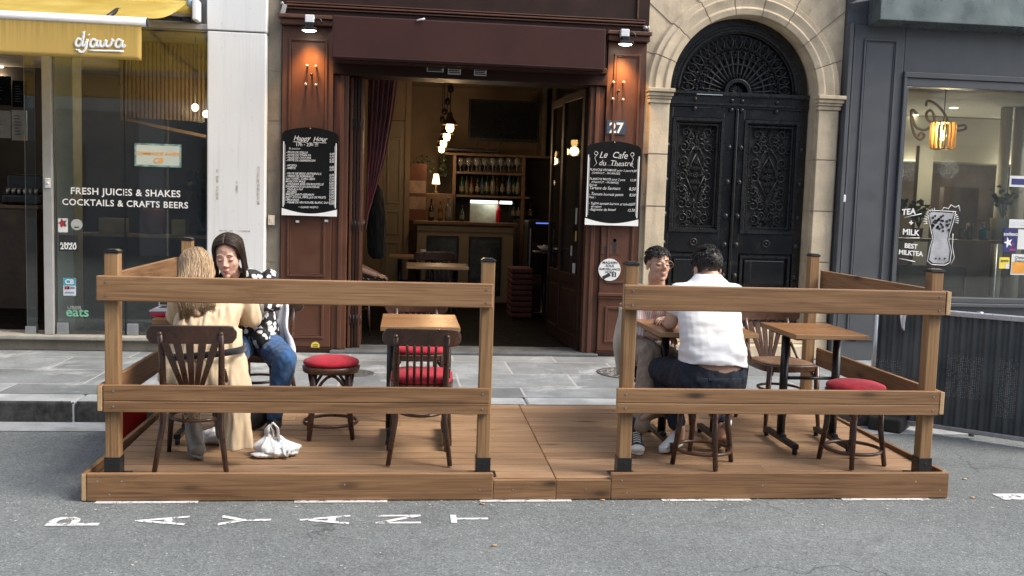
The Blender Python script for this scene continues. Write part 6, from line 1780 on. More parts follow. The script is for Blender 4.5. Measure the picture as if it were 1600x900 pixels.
# small paint chips and grit on the road
q = MB()
for k in range(1100):
    x = random.uniform(-2.5, 3.6); y = min(5.015, random.gauss(4.95, 0.06)) if random.random() < 0.55 else (random.gauss(4.68, 0.07) if random.random() < 0.4 else random.uniform(3.9, 5.0))
    r_ = random.uniform(0.0015, 0.0045) * (1 if random.random() < 0.94 else 2.0); a = random.uniform(0, PI)
    q.add([(x + r_ * math.cos(a + j * 1.7) * random.uniform(0.6, 1.3), y + r_ * math.sin(a + j * 1.7), 0.0035) for j in range(4)], [(0, 1, 2, 3)])
o = q.build('grit', plain('pale_grit', (0.5, 0.48, 0.42), 0.9, var=0.4)); o['kind'] = 'stuff'; tag(o, 'pale grit and paint chips scattered on the asphalt', 'grit')
# manhole covers on the pavement
def manhole(x, y, r, label, c, mosaic):
    t = thing('manhole_cover', label, 'manhole cover', (x, y, 0.15))
    q = MB(); q.lathe([(r, 0.001), (r, 0.005), (r - 0.015, 0.006), (r - 0.02, 0.003), (0.0, 0.003)], (x, y, 0.15), 40); q.build('frame', plain('cast_iron', (0.08, 0.08, 0.078), 0.6, 0.3, var=0.3, scale=20), t)
    q = MB()
    for k in range(240 if mosaic else 90):
        a = random.uniform(0, 2 * PI); rr = (r - 0.035) * math.sqrt(random.random()); s = 0.012 if mosaic else 0.009
        px, py = x + rr * math.cos(a), y + rr * math.sin(a); o_ = random.uniform(0, PI)
        q.add([(px + s * math.cos(o_ + j * PI / 2), py + s * math.sin(o_ + j * PI / 2), 0.1545 + random.uniform(0, 0.0008)) for j in range(4)], [(0, 1, 2, 3)])
    q.build('relief', plain('worn_relief', c, 0.5, 0.2, var=0.4, scale=30), t)
manhole(-0.40, 7.98, 0.155, 'small round iron cover on the pavement behind the red stool', (0.22, 0.22, 0.21), False)
manhole(1.98, 8.13, 0.30, 'large round mosaic topped cover on the pavement by the right pilaster', (0.4, 0.4, 0.38), True)
# ================================================================== FURNITURE
M_bent = plain('dark_bentwood', (0.055, 0.025, 0.015), 0.32, var=0.35, scale=14, bump=0.06, Coat_Weight=0.25)
M_bent2 = plain('mid_brown_bentwood', (0.078, 0.034, 0.017), 0.35, var=0.35, scale=12, bump=0.06, Coat_Weight=0.2)
M_velvet = plain('red_velvet_seat', (0.36, 0.008, 0.022), 0.85, var=0.3, scale=16, bump=0.15, bscale=300, Sheen_Weight=0.08)
M_cane = plain('punched_ply_seat', (0.20, 0.11, 0.06), 0.55, var=0.3, scale=30)
M_top = wood('oak_table_top', 'X', (0.14, 0.062, 0.024), (0.25, 0.118, 0.048), (0.34, 0.175, 0.078), (0.42, 0.26, 0.12), 0.32, 1.0, knots=False, bump=0.08)
M_topedge = wood('oak_table_edge', 'X', (0.18, 0.10, 0.045), (0.30, 0.18, 0.085), (0.38, 0.25, 0.13), None, 0.45, 1.3, knots=False, bump=0.1)


def chair(name, label, style, seat_m, wood_m, group=None, hback=0.78, wid=0.40):
    """bentwood cafe chair, front towards +Y, origin on the floor under the seat"""
    t = thing(name, label, 'chair', (0, 0, 0), group)
    sh = 0.445; sw, sd = wid / 2, 0.205
    # seat: trapezoid with rounded corners
    out = []
    for k in range(32):
        a = 2 * PI * k / 32; c, s = math.cos(a), math.sin(a)
        e = 0.55
        x = sw * abs(c) ** e * (1 if c > 0 else -1) * (1.0 + 0.06 * s); y = sd * abs(s) ** e * (1 if s > 0 else -1)
        out.append((x, y))
    q = MB(); q.loft([[(x * k, y * k, z) for x, y in out] for k, z in ((0.97, sh - 0.045), (1.0, sh - 0.035), (1.0, sh - 0.006), (0.97, sh))], smooth=False); q.build('seat_frame', wood_m, t, 0.003)
    q = MB()
    if seat_m is M_velvet:
        q.loft([[(x * k, y * k, z) for x, y in out] for k, z in ((0.95, sh + 0.001), (0.985, sh + 0.012), (0.97, sh + 0.03), (0.85, sh + 0.043), (0.5, sh + 0.05))])
    else:
        q.loft([[(x * k, y * k, z) for x, y in out] for k, z in ((0.9, sh + 0.001), (0.88, sh + 0.006), (0.5, sh + 0.002))])
    q.build('seat', seat_m, t)
    for s in (-1, 1):
        q = MB(); q.tube([(s * (sw - 0.03), sd - 0.03, sh - 0.01), (s * (sw - 0.02), sd - 0.025, 0.2), (s * (sw - 0.005), sd - 0.005, 0.002)], [0.019, 0.017, 0.0125], 12); q.build('leg', wood_m, t)
        xb = s * (sw - 0.045)
        q = MB(); q.tube([(s * (sw - 0.01), -sd - 0.055, 0.002), (xb, -sd - 0.01, 0.25), (xb, -sd + 0.012, sh), (xb * 1.01, -sd - 0.005, sh + 0.18), (xb * 1.03, -sd - 0.055, hback - 0.03)], [0.0135, 0.0165, 0.018, 0.0165, 0.0145], 12)
        q.ell((xb * 1.03, -sd - 0.055, hback - 0.028), 0.0145, None, 10, 6); q.build('leg', wood_m, t)
        q = MB(); q.tube([(s * (sw - 0.02), sd - 0.03, 0.34), (s * (sw - 0.06), sd - 0.045, sh - 0.05)], 0.009, 8); q.tube([(s * (sw - 0.025), -0.05, sh - 0.03), (s * (sw - 0.03), -sd + 0.01, sh + 0.1)], 0.010, 8); q.build('brace', wood_m, t)
    q = MB(); q.tube([(sw * 0.72 * math.cos(2 * PI * k / 28), sd * 0.75 * math.sin(2 * PI * k / 28), 0.26) for k in range(28)], 0.0095, 8, True); q.build('ring_stretcher', wood_m, t)
    # curved top rail
    zr0, zr1 = hback - 0.085, hback + 0.012
    W = sw + 0.035
    nn = 22; rings = []
    for k in range(nn + 1):
        u = -1 + 2 * k / nn; x = W * u; y = -sd - 0.062 + 0.055 * u * u
        e = 1 - max(0, (abs(u) - 0.86) / 0.14) ** 2 * 0.65
        zc_, hh = (zr0 + zr1) / 2 + 0.006 * (1 - u * u), (zr1 - zr0) / 2 * e
        rings.append([(x, y - 0.010, zc_ - hh), (x, y + 0.010, zc_ - hh), (x, y + 0.011, zc_ + hh), (x, y - 0.009, zc_ + hh)])
    q = MB(); q.loft(rings, smooth=False); q.build('backrest', wood_m, t, 0.005, 2)
    if style == 'fan':
        for k in range(5):
            u = (k - 2) / 2
            q = MB(); rings = []
            for j in range(7):
                v = j / 6; x = u * (0.045 + 0.082 * v + 0.0 * v * v); y = -sd + 0.0 - 0.078 * v + 0.02 * u * u * v; z = sh + (zr0 + 0.01 - sh) * v; hw = 0.012 + 0.008 * v
                rings.append([(x - hw, y - 0.006, z), (x + hw, y - 0.006, z), (x + hw, y + 0.006, z), (x - hw, y + 0.006, z)])
            q.loft(rings, smooth=False); q.build('slat', wood_m, t, 0.002)
    else:
        for k in range(5):
            u = (k - 2) / 2; x = u * (sw - 0.105)
            q = MB(); q.tube([(x, -sd + 0.012, sh - 0.01), (x, -sd - 0.012, sh + 0.15), (x * 1.03, -sd - 0.072, zr0 + 0.012)], [0.0085, 0.0085, 0.0085], 10, flat=0.8); q.build('spindle', wood_m, t)
    return t


def place(t, x, y, rz=0.0, z=None):
    t.location = (x, y, (zd(y) if z is None else z) + 0.001); t.rotation_euler = (0, 0, rz); return t


def stool(label, cushion, group='round bentwood stools'):
    t = thing('stool', label, 'stool', (0, 0, 0), group)
    sh = 0.445
    q = MB(); q.lathe([(0.15, sh - 0.045), (0.172, sh - 0.04), (0.176, sh - 0.01), (0.168, sh), (0.0, sh)], (0, 0, 0), 32); q.build('seat_frame', M_bent2 if cushion else M_bent, t)
    if cushion:
        q = MB(); q.lathe([(0.160, sh + 0.001), (0.171, sh + 0.012), (0.166, sh + 0.028), (0.13, sh + 0.042), (0.06, sh + 0.05), (0, sh + 0.051)], (0, 0, 0), 32); q.build('cushion', M_velvet, t)
    for k in range(4):
        a = PI / 4 + k * PI / 2; c, s = math.cos(a), math.sin(a)
        q = MB(); q.tube([(0.145 * c, 0.145 * s, sh - 0.02), (0.152 * c, 0.152 * s, 0.22), (0.185 * c, 0.185 * s, 0.002)], [0.0185, 0.017, 0.0145], 12); q.build('leg', M_bent, t)
        b = a + PI / 2; c2, s2 = math.cos(b), math.sin(b)
        pts = []
        for j in range(9):
            u = j / 8; ang = a + (PI / 2) * u; rr = 0.148 * (1 - 0.10 * math.sin(PI * u)); pts.append((rr * math.cos(ang), rr * math.sin(ang), sh - 0.17 + 0.12 * math.sin(PI * u)))
        q = MB(); q.tube(pts, 0.0095, 8); q.build('brace', M_bent, t)
    q = MB(); q.tube([(0.163 * math.cos(2 * PI * k / 32), 0.163 * math.sin(2 * PI * k / 32), 0.088) for k in range(32)], 0.0105, 8, True); q.build('ring_stretcher', M_bent2, t)
    return t


def table(label, w, dth, group='small square cafe tables'):
    """w along local X, dth along local Y; two column pedestal with foot bars running along Y"""
    t = thing('cafe_table', label, 'table', (0, 0, 0), group)
    h = 0.745
    q = MB(); q.box(-w / 2, w / 2, -dth / 2, dth / 2, h - 0.03, h - 0.0005)
    for i in range(6): q.mi[i] = 0 if i == 1 else 1
    q.build('table_top', [M_top, M_topedge], t, 0.003)
    sx = w / 2 - (0.06 if w < 0.5 else 0.13)
    for s in (-1, 1):
        q = MB(); q.tube([(s * sx, 0, 0.07), (s * sx, 0, h - 0.05)], 0.026, 16); q.build('column', M_black, t)
        q = MB(); q.bar((s * sx, -dth * 0.42, 0.048), (s * sx, dth * 0.42, 0.048), 0.04, 0.03); q.tube([(s * sx, -0.05, 0.065), (s * sx, 0.05, 0.065)], 0.022, 10)
        fb = q.build('foot_bar', M_black, t, 0.004)
        for e in (-1, 1):
            q = MB(); q.tube([(s * sx, e * dth * 0.40, 0.001), (s * sx, e * dth * 0.40, 0.034)], 0.015, 10); q.build('glide', M_blackm, fb)
        q = MB(); q.bar((s * sx, -dth * 0.36, h - 0.04), (s * sx, dth * 0.36, h - 0.04), 0.035, 0.016); q.build('bearer', M_black, t)
    q = MB(); q.tube([(-sx, 0, 0.43), (sx, 0, 0.43)], 0.011, 10); q.build('cross_tube', M_black, t)
    return t


G1 = 'bentwood chairs on the terrace'
c1 = place(chair('bentwood_chair', 'dark bentwood chair with fan slats under the person in the trench coat', 'fan', M_bent, M_bent, G1, 0.775, 0.388), -1.128, 5.36, 0.07)
c1.rotation_euler = (0, 0, 0.06)
c2 = place(chair('bentwood_chair', 'spindle back chair with red seat, nearest at the empty left table', 'spindle', M_velvet, M_bent, G1, 0.755, 0.365), 0.102, 5.50, -0.03)
c3 = place(dup(c2), 0.09, 6.46, PI + 0.05); c3['label'] = 'red seated chair facing the street behind the empty left table'
c4 = place(chair('bentwood_chair', 'brown bentwood chair under the woman in blue jeans', 'fan', M_bent2, M_bent2, G1, 0.775, 0.40), -0.96, 6.36, PI - 0.25)
c5 = place(chair('bentwood_chair', 'brown chair with a punched plywood seat behind the empty right table', 'fan', M_cane, M_bent2, G1, 0.775, 0.40), 2.56, 6.22, PI + 0.10)
c6 = place(dup(c5), 1.735, 6.38, PI + 0.04); c6['label'] = 'brown chair under the man in the striped shirt, mostly hidden'
place(stool('round stool with a red cushion standing beside the carrier bag', True), -0.447, 5.92, 0.1)
s2 = place(stool('round stool with a red cushion under the right end railing', True), 2.665, 5.335, 0.35)
s3 = place(stool('bare dark stool under the man in the white shirt', False), 1.745, 5.325, 0.9)
t2 = place(table('empty oak topped table between two red seated chairs', 0.46, 0.62), 0.09, 5.79 + 0.02)
tr = place(table('empty oak topped table with black pedestal at the right railing', 0.46, 0.58), 2.548, 5.72, 0.0)
tm = place(table('oak topped table between the two men', 0.60, 0.66), 1.785, 5.76, 0.02)
t1 = place(table('oak topped table between the two women', 0.56, 0.60), -1.163, 5.92, 0.0)

# laptop on a red folder on the women's table
lx, ly, lz = -1.33, 5.84, zd(5.93) + 0.746
q = MB(); q.box(lx - 0.15, lx + 0.15, ly - 0.11, ly + 0.13, lz + 0.001, lz + 0.024)
tag(q.build('red_folder', plain('red_folder', (0.55, 0.02, 0.07), 0.6), None, 0.006), 'thick red folder lying under the open laptop', 'folder')
t = thing('laptop', 'open silver laptop with a dark screen on the red folder', 'laptop', (lx, ly, lz + 0.025))
M_silver = plain('silver_shell', (0.55, 0.56, 0.58), 0.35, 0.5, var=0.05)
q = MB(); q.box(lx - 0.155, lx + 0.155, ly - 0.11, ly + 0.11, lz + 0.026, lz + 0.04); q.build('base', M_silver, t, 0.004)
q = MB(); q.box(lx - 0.13, lx + 0.13, ly - 0.0, ly + 0.09, lz + 0.0402, lz + 0.042); q.build('keyboard', M_blackm, t)
q = MB(); q.obox((lx, ly + 0.135, lz + 0.112), V((0.155, 0, 0)), V((0, 0.003, -0.001)), V((0, 0.025, 0.070))); sc = q.build('screen_lid', M_silver, t, 0.003)
q = MB(); q.obox((lx, ly + 0.1305, lz + 0.113), V((0.148, 0, 0)), V((0, 0.0008, 0)), V((0, 0.023, 0.064))); q.build('screen', M_black, sc)
q = MB(); q.obox((lx + 0.02, ly + 0.1285, lz + 0.115), V((0.10, 0, 0)), V((0, 0.0006, 0)), V((0, 0.018, 0.05))); q.build('display', emit('screen_glow', (0.35, 0.42, 0.5), 0.22), sc)
x, y = -1.0, 5.98
q = MB(); q.lathe([(0.03, 0), (0.034, 0.005), (0.037, 0.11), (0.033, 0.11), (0.03, 0.01)], (x + 0.10, y, lz + 0.001), 20)
t = tag(q.build('tumbler', M_bglass), 'glass of orange drink on the women\'s table by the trench coat sleeve', 'glass')
q = MB(); q.lathe([(0.0, 0.012), (0.031, 0.012), (0.034, 0.085), (0.0, 0.085)], (x + 0.10, y, lz + 0.001), 20); q.build('drink', plain('orange_drink', (0.6, 0.25, 0.02), 0.2), t)
# paper bag and dropped things under the women's table
q = MB(); crumple(q, (-1.10, 5.72, zd(5.72) + 0.045), (0.08, 0.06, 0.05), seed=3.3, amp=0.45); o = tag(q.build('tissue_bundle', M_film), 'white crumpled wrapping under the women\'s table behind the boot', 'wrapping')
q = MB(); crumple(q, (-1.02, 5.86, zd(5.86) + 0.05), (0.09, 0.05, 0.055), seed=8.3, amp=0.3); tag(q.build('pale_blue_bag', plain('pale_blue_cloth', (0.35, 0.5, 0.58), 0.8)), 'pale blue cloth bag under the women\'s table', 'bag')
q = MB(); crumple(q, (-1.0, 6.05, zd(6.05) + 0.12), (0.17, 0.1, 0.14), seed=5.3, amp=0.25); tag(q.build('dark_handbag', plain('black_leather', (0.015, 0.015, 0.016), 0.45)), 'black soft handbag on the deck under the women\'s table', 'handbag')

# inside the cafe: two tables and chairs in the gloom
zi = 0.176
ti = table('pale topped table just inside the cafe doorway', 0.66, 0.6, None); ti.location = (0.33, 10.35, zi)
ti2 = table('dark table further back inside the cafe with a white cup', 0.66, 0.6, None); ti2.location = (0.12, 12.0, zi)
ci = chair('bentwood_chair', 'dark chair facing the door behind the table inside the cafe', 'spindle', M_bent, M_bent2, None, 0.82, 0.42); ci.location = (0.33, 10.95, zi); ci.rotation_euler = (0, 0, PI)
x, z = at(661, 391, 12.0)
q = MB(); q.lathe([(0.02, 0), (0.03, 0.005), (0.036, 0.08), (0.03, 0.08)], (x, 11.9, zi + 0.746), 16); tag(q.build('cup', M_white), 'small white cup on the table inside the cafe', 'cup')
# ================================================================== PEOPLE
from mathutils.bvhtree import BVHTree


def mat_skin(name):
    m, nt, out = new_mat(name)
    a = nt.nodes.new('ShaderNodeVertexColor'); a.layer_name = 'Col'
    v = coords(nt)
    col = mixc(nt, 1.0, a.outputs[0], ramp(nt, tex_noise(nt, v, 40, 4), [(0.3, 0.88), (0.7, 1.1)]), 'MULTIPLY')
    b = principled(nt, out, col, 0.45, 0, tex_noise(nt, v, 300, 2), 0.12, 0.002)
    b.inputs['Subsurface Weight'].default_value = 0.12
    b.inputs['Subsurface Radius'].default_value = (0.012, 0.005, 0.003)
    return m


def cloth(name, c, var=0.12, weave=420, rough=0.85, sheen=0.25, fold=0.0):
    m, nt, out = new_mat(name)
    v = coords(nt)
    n1 = tex_noise(nt, v, 9, 5, 0.6)
    col = ramp(nt, n1, [(0.3, tuple(x * (1 - var) for x in c)), (0.7, tuple(min(1, x * (1 + var)) for x in c))])
    h = math_n(nt, 'ADD', math_n(nt, 'MULTIPLY', tex_noise(nt, v, weave, 2), 0.25), tex_noise(nt, coords(nt, (14, 14, 9)), 1.3, 3, 0.6, 0.8))
    b = principled(nt, out, col, rough, 0, h, 0.22, 0.01)
    b.inputs['Sheen Weight'].default_value = sheen
    return m


def hair_mat(name, c, c2):
    m, nt, out = new_mat(name)
    g = nt.nodes.new('ShaderNodeNewGeometry')
    v = coords(nt)
    f = math_n(nt, 'ADD', math_n(nt, 'MULTIPLY', g.outputs['Random Per Island'], 0.6), math_n(nt, 'MULTIPLY', tex_noise(nt, v, 25, 4), 0.5))
    col = ramp(nt, f, [(0.15, c), (0.85, c2)])
    b = principled(nt, out, col, 0.42, 0, tex_noise(nt, coords(nt, (220, 220, 12)), 1, 2), 0.4, 0.003)
    b.inputs['Specular IOR Level'].default_value = 0.35
    return m


M_skin = mat_skin('skin')
SK1, SK2, SK3 = (0.60, 0.37, 0.28), (0.52, 0.31, 0.22), (0.50, 0.30, 0.215)


def frame(fwd, up=(0, 0, 1)):
    y = V(fwd).normalized(); x = y.cross(V(up)).normalized(); z = x.cross(y)
    return Matrix((x, y, z)).transposed()


def head_pieces(q, c, R, s=1.0, male=False):
    c = V(c); P = lambda x, y, z: c + R @ (V((x, y, z)) * s)
    def e(x, y, z, rx, ry, rz): q.ell(P(x, y, z), (rx * s, ry * s, rz * s), R, 18, 12)
    e(0, -0.014, 0.034, 0.072, 0.094, 0.077)
    e(0, 0.018, -0.02, 0.062, 0.072, 0.085)
    e(0, 0.030, -0.072, 0.049 if male else 0.044, 0.05, 0.04)
    e(0, 0.066, -0.098, 0.021 if male else 0.017, 0.018, 0.016)
    q.tube([P(0, 0.082, 0.016), P(0, 0.098, -0.010), P(0, 0.110, -0.030)], [0.0075 * s, 0.0092 * s, 0.011 * s], 10)
    for k in (-1, 1):
        e(k * 0.011, 0.0935, -0.034, 0.0075, 0.011, 0.007)
        e(k * 0.026, 0.0735, 0.023, 0.023, 0.013, 0.008)
        e(k * 0.033, 0.054, -0.028, 0.022, 0.021, 0.026)
        e(k * 0.030, 0.0755, -0.001, 0.015, 0.0108, 0.009)
        e(k * 0.073, -0.008, -0.010, 0.0085, 0.018, 0.027)
    e(0, 0.0855, -0.0605, 0.0185, 0.0085, 0.0055)
    e(0, 0.084, -0.0722, 0.0165, 0.0085, 0.0066)


def head_paint(c, R, s, base, lip):
    c = V(c); Ri = R.inverted()
    def f(p):
        l = (Ri @ (V(p) - c)) / s
        col = V(base)
        if l.length < 0.16:
            if l.y > 0.07 and abs(l.x) < 0.0225 and -0.083 < l.z < -0.053:
                k = max(0, min(1, 1.35 - ((l.x / 0.0205) ** 2 + ((l.z + 0.0665) / 0.0125) ** 2)))
                col = col.lerp(V(lip), k)
                col = col * (1 - 0.45 * k * math.exp(-((l.z + 0.0665) / 0.0028) ** 2))
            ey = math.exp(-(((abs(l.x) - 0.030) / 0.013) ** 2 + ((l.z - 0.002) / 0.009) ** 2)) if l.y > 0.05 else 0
            col = col.lerp(V((base[0] * 0.62, base[1] * 0.50, base[2] * 0.46)), 0.6 * ey)  # shade of the eye sockets painted into the skin colour
            ck = 0.45 * math.exp(-(((abs(l.x) - 0.04) / 0.02) ** 2 + ((l.z + 0.03) / 0.02) ** 2)) if l.y > 0.03 else 0
            ns_ = math.exp(-((l.x / 0.016) ** 2 + ((l.z + 0.03) / 0.015) ** 2)) if l.y > 0.08 else 0
            col = col.lerp(V((base[0] * 0.95, base[1] * 0.76, base[2] * 0.72)), min(1, 0.4 * ck + 0.25 * ns_))
        return col
    return f


def face_details(root, body, c, R, s, brow_m, lash_m, brow_w=0.0035, gaze=-0.004):
    me = body.data
    off = root.location
    bvh = BVHTree.FromPolygons([v.co + off for v in me.vertices], [tuple(p.vertices) for p in me.polygons])
    c = V(c)
    def on(x, z, lift=0.001):
        o = c + R @ (V((x, 0.22, z)) * s); d = R @ V((0, -1, 0))
        h = bvh.ray_cast(o, d, 0.4)
        return (h[0] - d * lift) if h[0] is not None else c + R @ (V((x, 0.08, z)) * s)
    qb = MB(); ql = MB()
    for k in (-1, 1):
        qb.tube([on(k * (0.013 + 0.0062 * i), 0.0255 + 0.0045 * math.sin(i * 0.62) - 0.0008 * i) for i in range(6)], [brow_w * t * s for t in (0.75, 1, 1, 0.95, 0.75, 0.4)], 6, flat=0.6)
        ql.tube([on(k * (0.0175 + 0.0055 * i), gaze - 0.0042 * math.sin(PI * i / 5)) for i in range(6)], [0.0016 * t * s for t in (0.7, 1.1, 1.3, 1.3, 1.2, 0.8)], 6)
    for _ in (): ql.tube([on(-0.012 + 0.0024 * i, -0.0664 + 0.0006 * math.cos((i - 5) * 0.6), 0.0002) for i in range(11)], 0.0009 * s, 5)
    qb.build('eyebrows', brow_m, root); ql.build('eyelashes', lash_m, root)
    return on


def rings(q, data, n=24, e=0.82):
    """torso loft: (centre, half width, half depth, lateral axis)"""
    out = []
    for c, hw, hd, ax in data:
        c = V(c); x = V(ax).normalized(); y = V((-x.y, x.x, 0)).normalized()
        r = []
        for k in range(n):
            a = 2 * PI * k / n; ca, sa = math.cos(a), math.sin(a)
            r.append(c + x * (hw * abs(ca) ** e * (1 if ca > 0 else -1)) + y * (hd * abs(sa) ** e * (1 if sa > 0 else -1)))
        out.append(r)
    q.loft(out)


def hand(q, w, fwd, up, s=1.0, curl=0.5, side=1):
    """palm, four bent fingers and a thumb, pieces for the body skin"""
    w = V(w); R = frame(fwd, up)
    P = lambda x, y, z: w + R @ (V((x, y, z)) * s)
    q.ell(P(0, 0.045, 0), (0.040 * s, 0.05 * s, 0.016 * s), R, 12, 8)
    for k, (x, L) in enumerate(((-0.030, 0.068), (-0.0105, 0.078), (0.0105, 0.074), (0.030, 0.058))):
        pts = []; a = 0; y = 0.08; z = 0
        pts.append((P(x, 0.06, 0), 0.0095 * s))
        for j, seg in enumerate((0.45, 0.32, 0.23)):
            pts.append((P(x * 1.15, y, z), 0.0092 * s * (1 - 0.1 * j)))
            a += curl * (0.5 + 0.3 * j); y += L * seg * math.cos(a); z -= L * seg * math.sin(a)
        pts.append((P(x * 1.18, y, z), 0.0072 * s))
        q.limb(pts, 8)
    q.limb([(P(side * -0.03, 0.02, 0), 0.014 * s), (P(side * -0.055, 0.045, -0.008), 0.011 * s), (P(side * -0.056, 0.078, -0.016), 0.0088 * s)], 8)


def folds(amp, freq=(16, 16, 7), seed=0.0):
    def f(p, n):
        k = noise.noise(V((p.x * freq[0] + seed, p.y * freq[1], p.z * freq[2])))
        k2 = noise.noise(V((p.x * freq[0] * 2.3, p.y * freq[1] * 2.3 + seed, p.z * freq[2] * 2.6)))
        return p + n * amp * (k + 0.45 * k2)
    return f


def shoe(parent, name, heel, toe, up, upper, sole, w=0.045, canvas=None, h=0.075):
    """low shoe: sole slab, upper, white toe/foxing; runs from heel to toe"""
    heel = V(heel); toe = V(toe); R = frame(toe - heel, up); L = (toe - heel).length
    P = lambda x, y, z: heel + R @ V((x, y, z))
    def outline(k):
        out = []
        for i in range(20):
            a = 2 * PI * i / 20; c, s_ = math.cos(a), math.sin(a)
            y = L / 2 + s_ * (L / 2 + 0.012) * k
            wd = w * (0.80 + 0.22 * (1 if s_ > 0 else 0) * math.sin(max(0, s_) * PI * 0.8))
            out.append((c * wd * k, y))
        return out
    q = MB(); q.loft([[P(x, y, z) for x, y in outline(k)] for k, z in ((0.97, 0.0), (1.02, 0.006), (1.0, 0.028))]); so_ = q.build('sole', sole, None)
    so_.parent = parent; 
    q = MB()
    prof = [(0.0, 0.35, h * 1.1), (0.03, 0.85, h * 1.25), (0.28, 0.9, h * 1.2), (0.5, 0.92, h * 0.9), (0.72, 1.0, h * 0.62), (0.9, 0.9, h * 0.45), (0.98, 0.5, h * 0.3)]
    rr = []
    for t, kw, hh in prof:
        rr.append([P(w * 0.93 * kw * math.cos(2 * PI * i / 16), L * t, 0.026 + (hh - 0.02) * max(0, math.sin(2 * PI * i / 16)) ** 0.7 * 1.0) for i in range(16)])
    q.loft(rr); up_ = q.build(name, upper, None); up_.parent = parent
    for o in (so_, up_):
        for v in o.data.vertices: v.co -= parent.location
    return P, L


# ------------------------------------------------------------------ P1: the woman in the trench coat, from behind
M_trench = cloth('beige_trench_cotton', (0.62, 0.475, 0.305), 0.10, rough=0.8)
M_blonde = hair_mat('blonde_hair', (0.21, 0.135, 0.07), (0.47, 0.335, 0.20))
M_navyb = cloth('navy_belt', (0.012, 0.014, 0.02), 0.2)
p1 = thing('person', 'person with long blonde hair in a beige trench coat, seen from behind', 'person', (-1.13, 5.36, zd(5.36)))
ax = (1, -0.12, 0)
hc = V((-1.203, 5.665, 1.158)); hR = frame((-0.30, 0.82, -0.50), (-0.16, 0, 1))
RA_, LA_ = [(-0.93, 5.53, 1.045), (-0.868, 5.56, 0.90), (-1.0, 5.79, 0.915)], [(-1.235, 5.55, 1.04), (-1.295, 5.60, 0.91), (-1.25, 5.80, 0.915)]
q = MB()
rings(q, [((-1.13, 5.37, 0.62), 0.155, 0.11, ax), ((-1.115, 5.40, 0.78), 0.125, 0.085, ax), ((-1.085, 5.49, 0.96), 0.145, 0.09, ax), ((-1.085, 5.545, 1.04), 0.14, 0.07, ax), ((-1.10, 5.57, 1.09), 0.06, 0.055, ax)])
q.limb([((-1.10, 5.56, 1.07), 0.052), (hc + hR @ V((0, -0.025, -0.06)), 0.05)])
head_pieces(q, hc, hR)
for A_, sd in ((RA_, 1), (LA_, -1)):
    q.limb([(A_[0], 0.042), (A_[1], 0.034), (A_[2], 0.025)])
    hand(q, A_[2], (-0.35, 0.9, -0.1), (0, 0, 1), 0.92, 0.45, sd)
for s_, kx in ((-1, -1.22), (1, -1.05)):
    q.limb([((kx + 0.01, 5.40, 0.645), 0.07), ((kx, 5.78, 0.63), 0.052), ((kx + 0.03, 5.56, 0.33), 0.036), ((kx + 0.03, 5.52, 0.25), 0.032)])
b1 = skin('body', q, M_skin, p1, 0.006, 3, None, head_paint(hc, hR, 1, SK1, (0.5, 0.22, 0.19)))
q = MB()
rings(q, [((-1.13, 5.36, 0.575), 0.205, 0.17, ax), ((-1.125, 5.37, 0.66), 0.198, 0.155, ax), ((-1.115, 5.39, 0.76), 0.165, 0.125, ax), ((-1.10, 5.44, 0.88), 0.172, 0.125, ax), ((-1.083, 5.50, 0.98), 0.178, 0.122, ax), ((-1.08, 5.54, 1.045), 0.165, 0.098, ax), ((-1.09, 5.56, 1.085), 0.09, 0.075, ax)])
for A_ in (RA_, LA_):
    q.limb([(A_[0], 0.066), (V(A_[0]).lerp(V(A_[1]), 0.5), 0.063), (A_[1], 0.054), (V(A_[1]).lerp(V(A_[2]), 0.85), 0.046)])
# coat tail hanging to the right of the chair
tail = []
for z, cx, cy_, hw, hd in ((0.86, -0.955, 5.43, 0.055, 0.07), (0.75, -0.945, 5.40, 0.065, 0.085), (0.64, -0.935, 5.37, 0.075, 0.095), (0.56, -0.925, 5.33, 0.085, 0.085), (0.45, -0.912, 5.29, 0.084, 0.06), (0.33, -0.908, 5.27, 0.082, 0.052), (0.222, -0.905, 5.26, 0.084, 0.05)):
    r = []
    for k in range(28):
        a = 2 * PI * k / 28; w_ = 1 + (0.30 * math.sin(3 * a + 0.7) + 0.12 * math.sin(7 * a)) * max(0.0, 0.66 - z) / 0.45
        r.append(V((cx + hw * math.cos(a), cy_ + hd * math.sin(a) * w_, z)))
    tail.append(r)
q.loft(tail)
q.limb([((-1.22, 5.42, 0.64), 0.095), ((-1.22, 5.74, 0.625), 0.085)]); q.limb([((-1.05, 5.42, 0.64), 0.095), ((-1.06, 5.74, 0.625), 0.085)])
def coat_warp(p, n):
    f = folds(0.016, (17, 13, 4.5), 3)(p, n)
    f += n * 0.006 * noise.noise(V((p.x * 42, p.y * 30, p.z * 9)))
    f -= n * 0.007 * math.exp(-((p.x + 1.10 - 0.05 * (p.z - 0.9)) / 0.006) ** 2) * (1 if p.y < 5.5 else 0)
    if p.z < 0.245: f.z = max(f.z, 0.213) 
    dz = abs(p.z - 0.745) 
    if dz < 0.04 and p.y < 5.62 and p.z > 0.68: f -= n * 0.008 * (1 - dz / 0.04)
    return f
skin('trench_coat', q, M_trench, p1, 0.007, 5, coat_warp)
